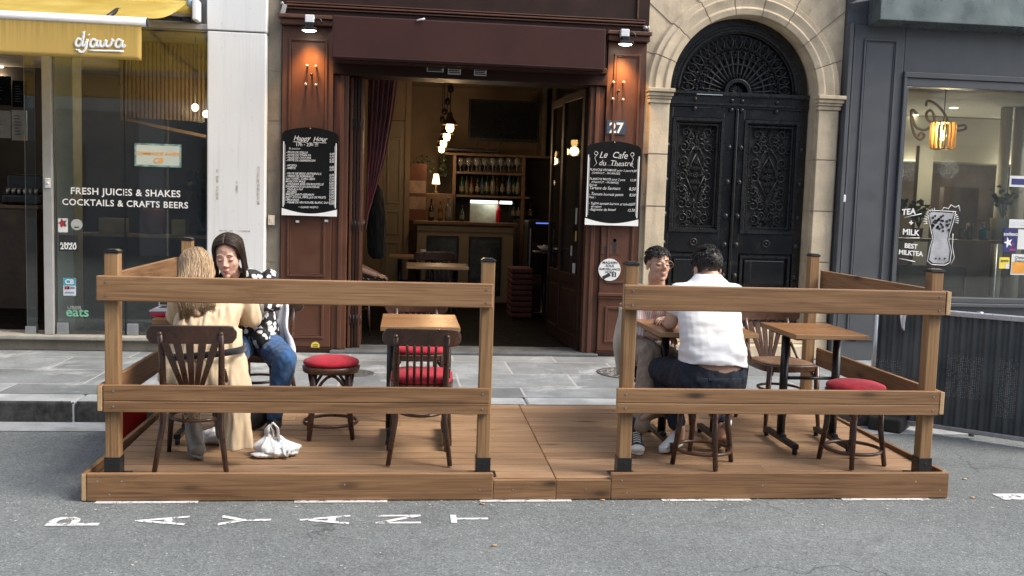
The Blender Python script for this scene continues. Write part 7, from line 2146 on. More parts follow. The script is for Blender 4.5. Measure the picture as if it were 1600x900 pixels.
# collar, shoulder flap seam, belt
q = MB(); q.tube([(-1.19, 5.60, 1.085), (-1.17, 5.52, 1.10), (-1.10, 5.485, 1.105), (-1.02, 5.515, 1.10), (-0.99, 5.59, 1.08)], [0.02, 0.026, 0.028, 0.026, 0.02], 10, flat=0.5); q.build('collar', M_trench, p1)
q = MB()
for k in range(0, 1):
    rr = []
    m_ = 48
    for i in range(m_):
        a = 2 * PI * i / m_; x = -1.085 + 0.206 * abs(math.cos(a)) ** 0.82 * (1 if math.cos(a) > 0 else -1); y = 5.388 + 0.150 * abs(math.sin(a)) ** 0.82 * (1 if math.sin(a) > 0 else -1) - 0.12 * (x + 1.118)
        z = 0.735 + 0.12 * (x + 1.118)
        rr.append([(x, y, z - 0.018), (x * 1.0, y, z + 0.018)])
    vs = [p for r in rr for p in r]; fs = [(2 * i, 2 * ((i + 1) % m_), 2 * ((i + 1) % m_) + 1, 2 * i + 1) for i in range(m_)]
    q.add(vs, fs, True)
o = q.build('belt', M_navyb, p1); sm = o.modifiers.new('s', 'SOLIDIFY'); sm.thickness = 0.008; sm.offset = 1
# boots: one foot tucked back under the chair
M_boot = plain('grey_boot', (0.17, 0.155, 0.135), 0.5, var=0.2, scale=20)
M_bsole = plain('boot_sole', (0.10, 0.095, 0.085), 0.7)
m, nt, out = new_mat('spotted_sock')
vo = nt.nodes.new('ShaderNodeTexVoronoi'); vo.inputs['Scale'].default_value = 70; nt.links.new(coords(nt), vo.inputs['Vector'])
principled(nt, out, ramp(nt, vo.outputs['Distance'], [(0.3, (0.03, 0.022, 0.015)), (0.45, (0.38, 0.30, 0.2))]), 0.9)
M_sock = m
q = MB(); q.limb([((-1.205, 5.53, 0.45), 0.05), ((-1.195, 5.51, 0.36), 0.048), ((-1.185, 5.50, 0.27), 0.041)]); skin('sock', q, M_sock, p1, 0.006, 3)
q = MB(); q.limb([((-1.185, 5.50, 0.285), 0.046), ((-1.175, 5.485, 0.235), 0.05), ((-1.155, 5.44, 0.195), 0.045), ((-1.135, 5.39, 0.180), 0.044)]); skin('boot', q, M_boot, p1, 0.006, 4)
q = MB(); q.tube([(-1.186, 5.53, 0.185), (-1.16, 5.44, 0.150), (-1.128, 5.355, 0.143)], [0.034, 0.047, 0.036], 14, flat=0.35); q.build('boot_sole', M_bsole, p1)
q = MB(); q.limb([((-1.045, 5.60, 0.42), 0.05), ((-1.04, 5.62, 0.22), 0.045), ((-1.03, 5.70, 0.175), 0.04)]); skin('boot', q, M_boot, p1, 0.007, 4)
# long hair
def strands(q, c, R, n, root_fn, r0=0.0045, sides=5):
    for k in range(n):
        pts = root_fn(k / n, random.random())
        m_ = len(pts); q.tube(pts, [r0 * (1 - 0.55 * (i / (m_ - 1)) ** 2) for i in range(m_)], sides)
q = MB()
q.ell(hc + hR @ V((0, -0.022, 0.03)), (0.080, 0.102, 0.093), hR, 24, 16)
q.ell(hc + hR @ V((0, -0.055, -0.035)), (0.090, 0.058, 0.080), hR, 20, 12)
hd_down = V((0.0, -0.35, -1)).normalized()
q.limb([(hc + hR @ V((0, -0.07, -0.03)), 0.078), ((-1.160, 5.485, 1.05), 0.068), ((-1.145, 5.405, 0.985), 0.048), ((-1.135, 5.372, 0.945), 0.026)])
hv = skin('hair', q, M_blonde, p1, 0.007, 3, folds(0.006, (40, 40, 14), 5))
q = MB()
for k in range(1500):
    a = random.uniform(-PI * 0.98, -PI * 0.02) if k % 5 else random.uniform(-PI, PI)
    el = random.uniform(0.1, 1.35)
    R0 = V((0.090 * math.cos(a) * math.cos(el), -0.022 + 0.109 * math.sin(a) * math.cos(el), 0.03 + 0.099 * math.sin(el)))
    pts = []
    x0 = R0.x
    for j in range(9):
        t_ = j / 8
        if t_ < 0.45:
            u_ = t_ / 0.45; el2 = el * (1 - u_) - 0.35 * u_
            l = V(((0.087 + 0.009 * u_) * math.cos(a) * math.cos(el2), -0.022 + 0.114 * math.sin(a) * math.cos(el2), 0.03 + 0.100 * math.sin(el2)))
            p = hc + hR @ l
        else:
            u_ = (t_ - 0.45) / 0.55
            l = V((0.097 * math.cos(a) * math.cos(-0.35), -0.022 + 0.114 * math.sin(a) * math.cos(-0.35), 0.03 + 0.1 * math.sin(-0.35)))
            p0 = hc + hR @ l
            end = V((-1.13 + 0.085 * math.cos(a) + random.uniform(-0.012, 0.012), 5.375 - 0.02 * abs(math.sin(a)) + 0.02 * random.random(), 0.915 + random.uniform(-0.03, 0.07)))
            mid = V(((p0.x + end.x) / 2 + 0.02 * math.cos(a), min(p0.y, end.y) + 0.03 - 0.02, (p0.z + end.z) / 2 + 0.035))
            p = p0 * (1 - u_) ** 2 + mid * 2 * u_ * (1 - u_) + end * u_ * u_
        w_ = noise.noise(V((k * 1.7, t_ * 3.2, 1.0))) * 0.022 * t_
        p = p + V((w_ + 0.006 * noise.noise(V((k * 0.31, t_ * 5, 2.0))), -0.004 - 0.007 * random.random(), noise.noise(V((k * 0.7, t_ * 3, 5))) * 0.009))
        pts.append(p)
    q.tube(pts, [0.5 * t_ * random.choice((0.6, 0.8, 1.0)) for t_ in (0.0042, 0.0046, 0.0046, 0.0045, 0.0042, 0.004, 0.0036, 0.0028, 0.0012)], 4)
for k in range(14):
    a = random.uniform(0, 2 * PI); p = hc + hR @ V((0.085 * math.cos(a), 0.09 * math.sin(a) - 0.02, 0.06)); d = V((random.uniform(-1, 0.4), random.uniform(-.5, .5), random.uniform(-0.6, 0.3)))
    q.tube([p, p + d * 0.025 + V((0, 0, 0.01)), p + d * 0.06 + V((0, 0, -0.02))], [0.0012, 0.001, 0.0006], 4)
q.build('hair_strands', M_blonde, hv)

# ------------------------------------------------------------------ P2: the woman in the flowered blouse
m, nt, out = new_mat('flowered_blouse')
v = coords(nt, rnd=False)
vo = nt.nodes.new('ShaderNodeTexVoronoi'); vo.inputs['Scale'].default_value = 23; vo.inputs['Randomness'].default_value = 0.75
nz = nt.nodes.new('ShaderNodeTexNoise'); nz.inputs['Scale'].default_value = 30; nt.links.new(v, nz.inputs['Vector'])
ad = nt.nodes.new('ShaderNodeVectorMath'); ad.operation = 'MULTIPLY_ADD'; nt.links.new(nz.outputs['Color'], ad.inputs[0]); ad.inputs[1].default_value = (0.035, 0.035, 0.035); nt.links.new(v, ad.inputs[2]); nt.links.new(ad.outputs[0], vo.inputs['Vector'])
fl = ramp(nt, vo.outputs['Distance'], [(0.0, 0.0), (0.10, 0.0), (0.13, 1.0), (0.40, 1.0), (0.44, 0.0)])
b = principled(nt, out, mixc(nt, fl, (0.012, 0.012, 0.014), (0.72, 0.71, 0.68)), 0.75, 0, tex_noise(nt, coords(nt, (14, 14, 9)), 1.3, 3), 0.3, 0.01)
M_flower = m
M_dhair = hair_mat('dark_brown_hair', (0.010, 0.007, 0.005), (0.045, 0.028, 0.018))
M_jeans = cloth('blue_jeans', (0.016, 0.072, 0.19), 0.35, 300)
M_lash = plain('lash', (0.03, 0.018, 0.012), 0.7)
p2 = thing('person', 'person with long dark hair in a flowered black blouse and blue jeans, looking down', 'person', (-0.96, 6.34, zd(6.34)))
ax = (1, 0.06, 0)
hc = V((-1.103, 6.10, 1.224)); hR = frame((-0.03, -0.95, -0.22), (-0.05, 0, 1)); HS = 1.10
hs = V((-1.035, 6.24, 1.03))
LA_, RA_ = [(-0.872, 6.25, 1.075), (-0.815, 6.10, 0.93), (-0.99, 5.93, 0.915)], [(-1.215, 6.23, 1.04), (-1.262, 6.08, 0.93), (-1.13, 5.93, 0.915)]
q = MB()
rings(q, [((-0.96, 6.34, 0.62), 0.15, 0.11, ax), ((-0.98, 6.31, 0.78), 0.122, 0.085, ax), ((-1.02, 6.27, 0.95), 0.14, 0.09, ax), ((-1.04, 6.245, 1.04), 0.14, 0.068, ax), ((-1.06, 6.22, 1.09), 0.06, 0.055, ax)])
q.limb([((-1.06, 6.22, 1.06), 0.05), (hc + hR @ V((0, -0.03, -0.07)), 0.05)])
head_pieces(q, hc, hR, HS)
for A_, sd in ((LA_, 1), (RA_, -1)):
    q.limb([(A_[0], 0.042), (A_[1], 0.034), (A_[2], 0.025)])
    hand(q, A_[2], (-0.5 * sd, -0.5, -0.12), (0, 0, 1), 0.92, 0.4, sd)
legs2 = [[(-0.89, 6.30, 0.635), (-0.735, 5.985, 0.595), (-0.80, 6.02, 0.24)], [(-1.03, 6.30, 0.635), (-1.10, 5.92, 0.595), (-1.03, 5.99, 0.24)]]
for l in legs2: q.limb([(l[0], 0.072), (l[1], 0.052), (l[2], 0.034)])
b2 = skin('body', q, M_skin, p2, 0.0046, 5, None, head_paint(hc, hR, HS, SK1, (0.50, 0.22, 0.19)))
face_details(p2, b2, hc, hR, HS, plain('brow_brown', (0.05, 0.028, 0.018), 0.8), M_lash, 0.0028)
q = MB()
rings(q, [((-0.955, 6.33, 0.60), 0.175, 0.145, ax), ((-0.97, 6.31, 0.72), 0.16, 0.125, ax), ((-1.0, 6.28, 0.86), 0.155, 0.115, ax), ((-1.025, 6.26, 0.97), 0.168, 0.118, ax), ((-1.035, 6.245, 1.07), 0.172, 0.09, ax), ((-1.045, 6.235, 1.115), 0.13, 0.08, ax), ((-1.052, 6.228, 1.14), 0.075, 0.065, ax)])
for A_ in (LA_, RA_): q.limb([(A_[0], 0.062), (A_[1], 0.053), (V(A_[1]).lerp(V(A_[2]), 0.8), 0.042)])
q.limb([((-0.935, 6.24, 0.69), 0.085), ((-0.91, 6.17, 0.70), 0.062)])
skin('blouse', q, M_flower, p2, 0.007, 4, folds(0.009, (16, 16, 9), 8))
q = MB(); q.tube([(-1.125, 6.19, 1.075), (-1.09, 6.155, 1.055), (-1.05, 6.14, 1.03)], 0.014, 8, flat=0.5); q.tube([(-0.98, 6.205, 1.08), (-1.0, 6.16, 1.055), (-1.035, 6.14, 1.03)], 0.014, 8, flat=0.5); q.build('collar', M_flower, p2)
q = MB()
q.limb([((-0.89, 6.33, 0.63), 0.105), ((-1.03, 6.33, 0.63), 0.105)])
for l in legs2: q.limb([(l[0], 0.098), (V(l[0]).lerp(V(l[1]), 0.55), 0.087), (l[1], 0.074), (V(l[1]).lerp(V(l[2]), 0.4), 0.066), (V(l[1]).lerp(V(l[2]), 1.02), 0.052)])
skin('jeans', q, M_jeans, p2, 0.007, 4, folds(0.009, (22, 22, 12), 2))
M_bshoe = plain('black_ankle_boot', (0.015, 0.015, 0.016), 0.4)
for l in legs2:
    q = MB(); a_ = V(l[2]); q.limb([(a_ + V((0, 0, 0.03)), 0.05), (a_ + V((0, 0, -0.06)), 0.046), (a_ + V((-0.01, -0.09, -0.072)), 0.036), (a_ + V((-0.015, -0.15, -0.08)), 0.03)]); skin('boot', q, M_bshoe, p2, 0.007, 3)
# hair: cap open over the face, long straight locks on both sides
def cap(q, c, R, s, r, cut):
    t = MB(); t.ell((0, 0, 0), r, None, 40, 26)
    keep = []
    for f in t.f:
        m_ = sum((t.v[i] for i in f), V()) / len(f)
        if not cut(m_): keep.append(f)
    q.add([c + R @ (p * s) for p in t.v], keep, True)
q = MB()
cap(q, hc + hR @ V((0, -0.014 * HS, 0.034 * HS)), hR, HS, (0.080, 0.101, 0.092), lambda m_: m_.y > 0.052 - 0.35 * max(0, m_.z - 0.045) ** 1 and m_.z < 0.080 - 0.25 * abs(m_.x))
hv = q.build('hair', M_dhair, p2); hv.modifiers.new('s', 'SOLIDIFY').thickness = 0.008
q = MB()
for k in range(620):
    sgn = -1 if k % 2 else 1
    y0 = random.uniform(-0.09, 0.068)
    P = lambda x, y, z: hc + hR @ (V((x, y, z)) * HS)
    zt = 0.034 + 0.093 * math.sqrt(max(0.05, 1 - ((y0 + 0.014) / 0.104) ** 2))
    f_ = math.sqrt(max(0.1, 1 - ((y0 + 0.014) / 0.108) ** 2))
    out_ = random.uniform(0.98, 1.1)
    pts = [P(sgn * 0.003, y0, zt + 0.002), P(sgn * 0.034, y0 + 0.002, 0.034 + (zt - 0.034) * 0.93), P(sgn * 0.064 * out_ * f_ ** 0.3, y0 - 0.004, 0.034 + (zt - 0.034) * 0.62), P(sgn * 0.077 * out_ * f_ ** 0.4, y0 * 0.8 - 0.008, 0.03), P(sgn * 0.074 * out_, y0 * 0.55 - 0.025, -0.03)]
    side = 0.10 if sgn > 0 else 0.10
    e_ = pts[-1]
    lend = random.uniform(0.15, 0.26)
    back = V((0, 0.035, 0))
    pts += [e_ + V((0.006 * -sgn, 0.02, -lend * 0.35)) + back * 0.5, e_ + V((0.012 * -sgn * 1.0, 0.04, -lend * 0.7)) + back, e_ + V((0.012 * -sgn, 0.055, -lend)) + back]
    w_ = [V((noise.noise(V((k * 1.3, i * 0.5, 0))), noise.noise(V((k * 1.3, i * 0.5, 7))), 0)) * 0.006 for i in range(len(pts))]
    pp = [a_ + b_ for a_, b_ in zip(pts, w_)]; sm_ = []
    for i in range(len(pp) - 1):
        p0, p1, p2_, p3_ = pp[max(i - 1, 0)], pp[i], pp[i + 1], pp[min(i + 2, len(pp) - 1)]
        for t_ in (0, 0.34, 0.67): sm_.append(0.5 * ((2 * p1) + (p2_ - p0) * t_ + (2 * p0 - 5 * p1 + 4 * p2_ - p3_) * t_ * t_ + (3 * p1 - p0 - 3 * p2_ + p3_) * t_ ** 3))
    sm_.append(pp[-1]); m_ = len(sm_)
    q.tube(sm_, [0.0036 * (1 - (i / (m_ - 1)) ** 4 * 0.8) for i in range(m_)], 4)
q.build('hair_strands', M_dhair, hv)
# jacket over the chair back and her lap
M_jacket = cloth('silver_white_jacket', (0.62, 0.63, 0.65), 0.12, rough=0.5)
q = MB()
def jk(u, v_):
    x = -0.865 + 0.085 * u + 0.075 * v_; y = 6.46 - 0.10 * u - 0.16 * v_ + 0.018 * math.sin(u * 9 + v_ * 5); z = 0.99 - 0.40 * v_ - 0.03 * u
    return (x + 0.01 * math.sin(v_ * 9), y, z)
q.grid(jk, 14, 20); o = q.build('draped_jacket', M_jacket); o.modifiers.new('s', 'SOLIDIFY').thickness = 0.018
tag(o, 'silvery white jacket draped over the chair beside the woman in blue jeans', 'jacket')

# ------------------------------------------------------------------ P3: the man in the striped shirt
m, nt, out = new_mat('striped_shirt')
v = coords(nt, rnd=False)
wv = nt.nodes.new('ShaderNodeTexWave'); wv.wave_type = 'BANDS'; wv.bands_direction = 'X'; wv.inputs['Scale'].default_value = 11; wv.inputs['Distortion'].default_value = 0.4; nt.links.new(v, wv.inputs['Vector'])
wv2 = nt.nodes.new('ShaderNodeTexWave'); wv2.bands_direction = 'X'; wv2.inputs['Scale'].default_value = 4.3; nt.links.new(v, wv2.inputs['Vector'])
col = ramp(nt, wv.outputs['Fac'], [(0.38, (0.68, 0.66, 0.66)), (0.46, (0.10, 0.09, 0.13)), (0.6, (0.10, 0.09, 0.13)), (0.68, (0.68, 0.66, 0.66))])
col = mixc(nt, ramp(nt, wv2.outputs['Fac'], [(0.6, 0.0), (0.7, 0.5)]), col, (0.42, 0.12, 0.14))
principled(nt, out, col, 0.8, 0, tex_noise(nt, coords(nt, (14, 14, 9)), 1.3, 3), 0.3, 0.01)
M_stripe = m
M_khaki = cloth('brown_khaki', (0.25, 0.19, 0.14), 0.12)
M_bhair = hair_mat('black_hair', (0.006, 0.005, 0.0045), (0.022, 0.017, 0.014))
p3 = thing('person', 'person in round glasses and a striped shirt facing the street at the right table', 'person', (1.52, 6.3, zd(6.3)))
ax = (1, 0.0, 0)
hc = V((1.624, 6.04, 1.236)); hR = frame((0.16, -0.96, 0.12), (0.02, 0, 1)); HS = 0.97
q = MB()
LA_, RA_ = [(1.80, 6.15, 1.04), (1.84, 6.02, 0.935), (1.675, 5.82, 0.912)], [(1.535, 6.17, 1.04), (1.515, 6.13, 0.82), (1.61, 5.97, 0.775)]
rings(q, [((1.635, 6.31, 0.62), 0.135, 0.105, ax), ((1.64, 6.28, 0.78), 0.12, 0.085, ax), ((1.655, 6.21, 0.94), 0.13, 0.09, ax), ((1.66, 6.16, 1.03), 0.13, 0.068, ax), ((1.65, 6.13, 1.08), 0.06, 0.055, ax)])
q.limb([((1.648, 6.13, 1.05), 0.055), (hc + hR @ V((0, -0.028, -0.07)), 0.054)])
head_pieces(q, hc, hR, HS, True)
for A_, sd in ((LA_, 1), (RA_, -1)):
    q.limb([(A_[0], 0.044), (A_[1], 0.036), (A_[2], 0.027)])
    hand(q, A_[2], (-0.75 * sd, -0.5, 0.05), (0, 0, 1), 1.0, 0.55, sd)
legs3 = [[(1.565, 6.27, 0.645), (1.535, 5.79, 0.695), (1.445, 5.63, 0.27)], [(1.70, 6.27, 0.635), (1.72, 5.84, 0.61), (1.60, 5.74, 0.36)]]
for l in legs3: q.limb([(l[0], 0.07), (l[1], 0.052), (l[2], 0.034)])
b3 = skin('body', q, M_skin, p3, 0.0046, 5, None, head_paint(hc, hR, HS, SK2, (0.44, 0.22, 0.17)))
on = face_details(p3, b3, hc, hR, HS, M_bhair, M_lash, 0.0052)
q = MB()
rings(q, [((1.635, 6.30, 0.60), 0.155, 0.135, ax), ((1.64, 6.28, 0.74), 0.148, 0.12, ax), ((1.65, 6.23, 0.88), 0.15, 0.115, ax), ((1.66, 6.19, 0.975), 0.155, 0.115, ax), ((1.66, 6.16, 1.045), 0.15, 0.085, ax), ((1.65, 6.14, 1.085), 0.085, 0.07, ax)])
for A_ in (LA_, RA_): q.limb([(A_[0], 0.064), (A_[1], 0.055), (V(A_[1]).lerp(V(A_[2]), 0.45), 0.046)])
skin('shirt', q, M_stripe, p3, 0.007, 4, folds(0.008, (16, 16, 9), 4))
q = MB(); q.tube([(1.575, 6.125, 1.09), (1.58, 6.07, 1.095), (1.605, 6.045, 1.07), (1.635, 6.04, 1.04)], 0.014, 8, flat=0.5); q.tube([(1.72, 6.11, 1.09), (1.70, 6.06, 1.095), (1.665, 6.045, 1.07), (1.64, 6.04, 1.04)], 0.014, 8, flat=0.5); q.build('collar', M_letter, p3)
q = MB()
q.limb([((1.565, 6.30, 0.625), 0.10), ((1.70, 6.30, 0.625), 0.10)])
for l in legs3: q.limb([(l[0], 0.096), (V(l[0]).lerp(V(l[1]), 0.55), 0.085), (l[1], 0.075), (V(l[1]).lerp(V(l[2]), 0.4), 0.068), (V(l[1]).lerp(V(l[2]), 0.98), 0.058)])
skin('trousers', q, M_khaki, p3, 0.007, 4, folds(0.011, (24, 24, 14), 6))
q = MB()
cap(q, hc + hR @ V((0, -0.016, 0.038)), hR, HS, (0.079, 0.100, 0.083), lambda m_: (m_.y > 0.05 and m_.z < 0.032) or (m_.z < -0.045) or (m_.y > 0.0 and m_.z < -0.005))
hv = q.build('hair', M_bhair, p3); hv.modifiers.new('s', 'SOLIDIFY').thickness = 0.006
q = MB()
for k in range(900):
    a = random.uniform(0, 2 * PI); el = math.asin(random.uniform(-0.35, 1)); d = V((math.cos(a) * math.cos(el), math.sin(a) * math.cos(el), math.sin(el)))
    if d.y > 0.5 and d.z < 0.30: continue
    if d.z < 0.0 and d.y > -0.05: continue
    b_ = V((d.x * 0.079, d.y * 0.101, d.z * 0.082)) + V((0, -0.016, 0.036))
    top_ = d.z > 0.35
    flow = V((0.9 * noise.noise(d * 4 + V((3, 0, 0))) + 0.3, 0.9, -0.35 if d.y > 0.3 else 0.0)) if top_ else V((0, -0.25, -1.0))
    flow -= d * flow.dot(d)
    if flow.length < 0.2: continue
    flow.normalize(); sd_ = flow.cross(d); l_ = random.uniform(0.028, 0.045) if top_ else 0.013; ph = random.uniform(0, 6)
    pts = [hc + hR @ (b_ + flow * l_ * t_ + sd_ * (0.005 if top_ else 0.001) * math.sin(5.5 * t_ + ph) + d * (0.001 + (0.006 if top_ else 0.002) * math.sin(PI * t_ * 0.8))) * HS for t_ in (0, 0.2, 0.4, 0.6, 0.8, 1)] if False else [hc + hR @ ((b_ + flow * l_ * t_ + sd_ * (0.005 if top_ else 0.001) * math.sin(5.5 * t_ + ph) + d * (0.001 + (0.006 if top_ else 0.002) * math.sin(PI * t_ * 0.8))) * HS) for t_ in (0, 0.2, 0.4, 0.6, 0.8, 1)]
    q.tube(pts, [0.0022, 0.003, 0.0032, 0.003, 0.0022, 0.0007], 4)
q.build('curls', M_bhair, hv)
# glasses
M_gold = plain('gold_wire', (0.5, 0.32, 0.16), 0.3, 0.9)
q = MB()
P = lambda x, y, z: hc + hR @ V((x, y, z))
for k in (-1, 1):
    q.tube([P(k * 0.034 + 0.0265 * math.cos(2 * PI * i / 24), 0.100 - 0.25 * abs(k * 0.034 + 0.0265 * math.cos(2 * PI * i / 24)) ** 1.5, -0.003 + 0.0235 * math.sin(2 * PI * i / 24)) for i in range(24)], 0.0011, 6, True)
    q.tube([P(k * 0.061, 0.094, 0.004), P(k * 0.074, 0.05, 0.004), P(k * 0.079, -0.02, 0.0)], 0.0011, 6)
q.tube([P(-0.008, 0.1, 0.002), P(0, 0.103, 0.006), P(0.008, 0.1, 0.002)], 0.0012, 6)
gl = q.build('glasses', M_gold, p3)
# shoes: black canvas high top flat on the deck, the other foot crossed with its sole showing
M_canvas = cloth('black_canvas', (0.014, 0.017, 0.026), 0.2)
M_rubber = plain('white_rubber', (0.66, 0.64, 0.58), 0.6, var=0.1)
M_tansole = plain('tan_sole', (0.30, 0.19, 0.13), 0.7, var=0.2)
Pq, L_ = shoe(p3, 'canvas_shoe', (1.43, 5.70, zd(5.6) + 0.003), (1.398, 5.475, zd(5.5) + 0.003), (0, 0, 1), M_canvas, M_rubber, 0.05, h=0.085)
q = MB()
q.ell(Pq(0, L_ * 0.90, 0.032), (0.044, 0.040, 0.026), None, 16, 10)
for k in range(5): q.tube([Pq(-0.022, L_ * (0.40 + 0.075 * k), 0.098 - 0.0095 * k), Pq(0, L_ * (0.42 + 0.075 * k), 0.107 - 0.0095 * k), Pq(0.022, L_ * (0.40 + 0.075 * k), 0.098 - 0.0095 * k)], 0.004, 6)
for k in range(3): q.tube([Pq(-0.018, L_ * (0.1 + 0.1 * k), 0.135 - 0.008 * k), Pq(0, L_ * (0.16 + 0.1 * k), 0.142 - 0.01 * k), Pq(0.018, L_ * (0.1 + 0.1 * k), 0.135 - 0.008 * k)], 0.004, 6)
q.build('toe_cap_and_laces', M_rubber, p3)
q = MB(); q.limb([(Pq(0, 0.045, 0.05), 0.042), ((1.42, 5.645, 0.29), 0.046)]); skin('ankle_upper', q, M_canvas, p3, 0.007, 3)
shoe(p3, 'canvas_shoe', (1.64, 5.70, 0.345), (1.455, 5.585, 0.315), (0.30, 0.75, 0.55), M_rubber, M_tansole, 0.048, h=0.07)
# jackets on his chair: a cream one hanging at the back left, a dark one beside it
def drape(name, label, m, x0, x1, y, z0, z1, bulge, seed):
    q = MB()
    q.grid(lambda u, v_: (x0 + (x1 - x0) * u + 0.012 * math.sin(v_ * 7 + seed), y - bulge * math.sin(PI * u) * (0.5 + 0.5 * v_) + 0.015 * math.sin(u * 17 + v_ * 3 + seed), z1 + (z0 - z1) * v_ - 0.02 * math.sin(PI * u * 2 + seed)), 24, 20)
    o = q.build(name, m); s_ = o.modifiers.new('s', 'SOLIDIFY'); s_.thickness = 0.02
    return tag(o, label, 'jacket')
drape('draped_jacket', 'cream jacket hanging on the chair of the man in the striped shirt', cloth('cream_jacket', (0.50, 0.45, 0.36), 0.1), 1.472, 1.545, 6.46, 0.46, 0.93, 0.02, 1.0)
drape('draped_jacket', 'black jacket hanging inside the cream one on the same chair', cloth('black_jacket', (0.012, 0.012, 0.014), 0.2), 1.54, 1.64, 6.43, 0.42, 0.91, 0.03, 2.2)

# ------------------------------------------------------------------ P4: the man in the white shirt, from behind
M_tee = cloth('white_tee', (0.76, 0.76, 0.77), 0.04, 380)
M_djean = cloth('dark_jeans', (0.008, 0.012, 0.024), 0.35, 300, sheen=0.0)
p4 = thing('person', 'person in a short white T-shirt and dark jeans, back turned, on a stool', 'person', (1.745, 5.33, zd(5.33)))
ax = (1, 0.03, 0)
hc = V((1.793, 5.56, 1.248)); hR = frame((-0.16, 0.86, -0.42)); HS = 1.08
LA_, RA_ = [(1.605, 5.46, 1.115), (1.562, 5.48, 0.925), (1.63, 5.75, 0.915)], [(1.945, 5.47, 1.115), (1.985, 5.58, 0.945), (1.88, 5.79, 0.912)]
tor = [((1.765, 5.325, 0.60), 0.185, 0.135), ((1.772, 5.315, 0.665), 0.190, 0.140), ((1.775, 5.315, 0.72), 0.176, 0.132), ((1.775, 5.34, 0.82), 0.150, 0.105), ((1.775, 5.40, 0.98), 0.160, 0.105), ((1.775, 5.445, 1.09), 0.16, 0.085), ((1.775, 5.465, 1.14), 0.11, 0.07)]
q = MB()
rings(q, [(c, w_, d_, ax) for c, w_, d_ in tor])
q.limb([((1.775, 5.47, 1.13), 0.06), (hc + hR @ V((0, -0.03, -0.07)), 0.057)])
head_pieces(q, hc, hR, HS, True)
for A_, sd in ((LA_, -1), (RA_, 1)):
    q.limb([(A_[0], 0.046), (A_[1], 0.040), (V(A_[1]).lerp(V(A_[2]), 0.4), 0.038), (A_[2], 0.028)])
    hand(q, A_[2], (0.25 * -sd * -1, 0.9, -0.05), (0, 0, 1), 1.0, 0.6, sd)
legs4 = [[(1.655, 5.37, 0.64), (1.56, 5.75, 0.60), (1.672, 5.555, 0.27)], [(1.85, 5.37, 0.64), (1.97, 5.75, 0.60), (1.925, 5.53, 0.30)]]
for l in legs4: q.limb([(l[0], 0.075), (l[1], 0.054), (l[2], 0.034), (V(l[2]) + V((0, 0, -0.06)), 0.032)])
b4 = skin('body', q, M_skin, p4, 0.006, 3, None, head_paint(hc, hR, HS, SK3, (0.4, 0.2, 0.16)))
q = MB()
rings(q, [((1.775, 5.305, 0.727), 0.197, 0.152, ax), ((1.775, 5.315, 0.79), 0.194, 0.148, ax), ((1.773, 5.345, 0.87), 0.185, 0.135, ax), ((1.772, 5.40, 0.98), 0.188, 0.13, ax), ((1.775, 5.44, 1.085), 0.185, 0.108, ax), ((1.778, 5.455, 1.145), 0.16, 0.092, ax), ((1.78, 5.468, 1.180), 0.115, 0.08, ax), ((1.785, 5.485, 1.222), 0.072, 0.07, ax)])
for A_ in (LA_, RA_): q.limb([((1.775, 5.47, 1.135), 0.06), (V(A_[0]) + V((0, 0, -0.005)), 0.06), (V(A_[0]).lerp(V(A_[1]), 0.52), 0.058)])
def tee_warp(p, n):
    f = folds(0.006, (8, 8, 15), 1.5)(p, n)
    f += n * 0.0045 * noise.noise(V((p.x * 9 + p.z * 14, p.y * 10, p.z * 26 - p.x * 12)))
    s_ = max(0, 1 - abs(p.z - 0.78) / 0.12)
    f += n * 0.003 * s_ * math.sin(p.z * 85 + p.x * 14 + 3 * noise.noise(p * 6))
    if p.z < 0.76: f.z += 0.035 * (abs(p.x - 1.84) / 0.2) * 0 - 0.03 * max(0, 1 - abs(p.x - 1.98) / 0.12)
    return f
skin('white_shirt', q, M_tee, p4, 0.0065, 3, tee_warp)
q = MB()
rings(q, [((1.757, 5.335, 0.585), 0.225, 0.168, ax), ((1.760, 5.325, 0.63), 0.222, 0.165, ax), ((1.768, 5.32, 0.724), 0.204, 0.150, ax)])
for l in legs4: q.limb([(l[0], 0.103), (V(l[0]).lerp(V(l[1]), 0.5), 0.092), (l[1], 0.076), (V(l[1]).lerp(V(l[2]), 0.5), 0.066), (V(l[1]).lerp(V(l[2]), 0.88), 0.056)])
def jean_warp(p, n):
    f = folds(0.007, (24, 24, 14), 9)(p, n)
    if p.z > 0.655 and p.y < 5.45: f.z -= 0.036 * max(0, 1 - ((p.x - 1.81) / 0.16) ** 2)
    return f
skin('jeans', q, M_djean, p4, 0.007, 4, jean_warp)
q = MB()
cap(q, hc + hR @ V((0, -0.016, 0.034)), hR, HS, (0.079, 0.101, 0.090), lambda m_: (m_.y > 0.05 and m_.z < 0.05) or (m_.z < -0.062 and m_.y > -0.06) or m_.z < -0.078 or (m_.y > 0.005 and m_.z < -0.02))
HAIRN = 900
hv = q.build('hair', M_bhair, p4); hv.modifiers.new('s', 'SOLIDIFY').thickness = 0.006
q = MB()
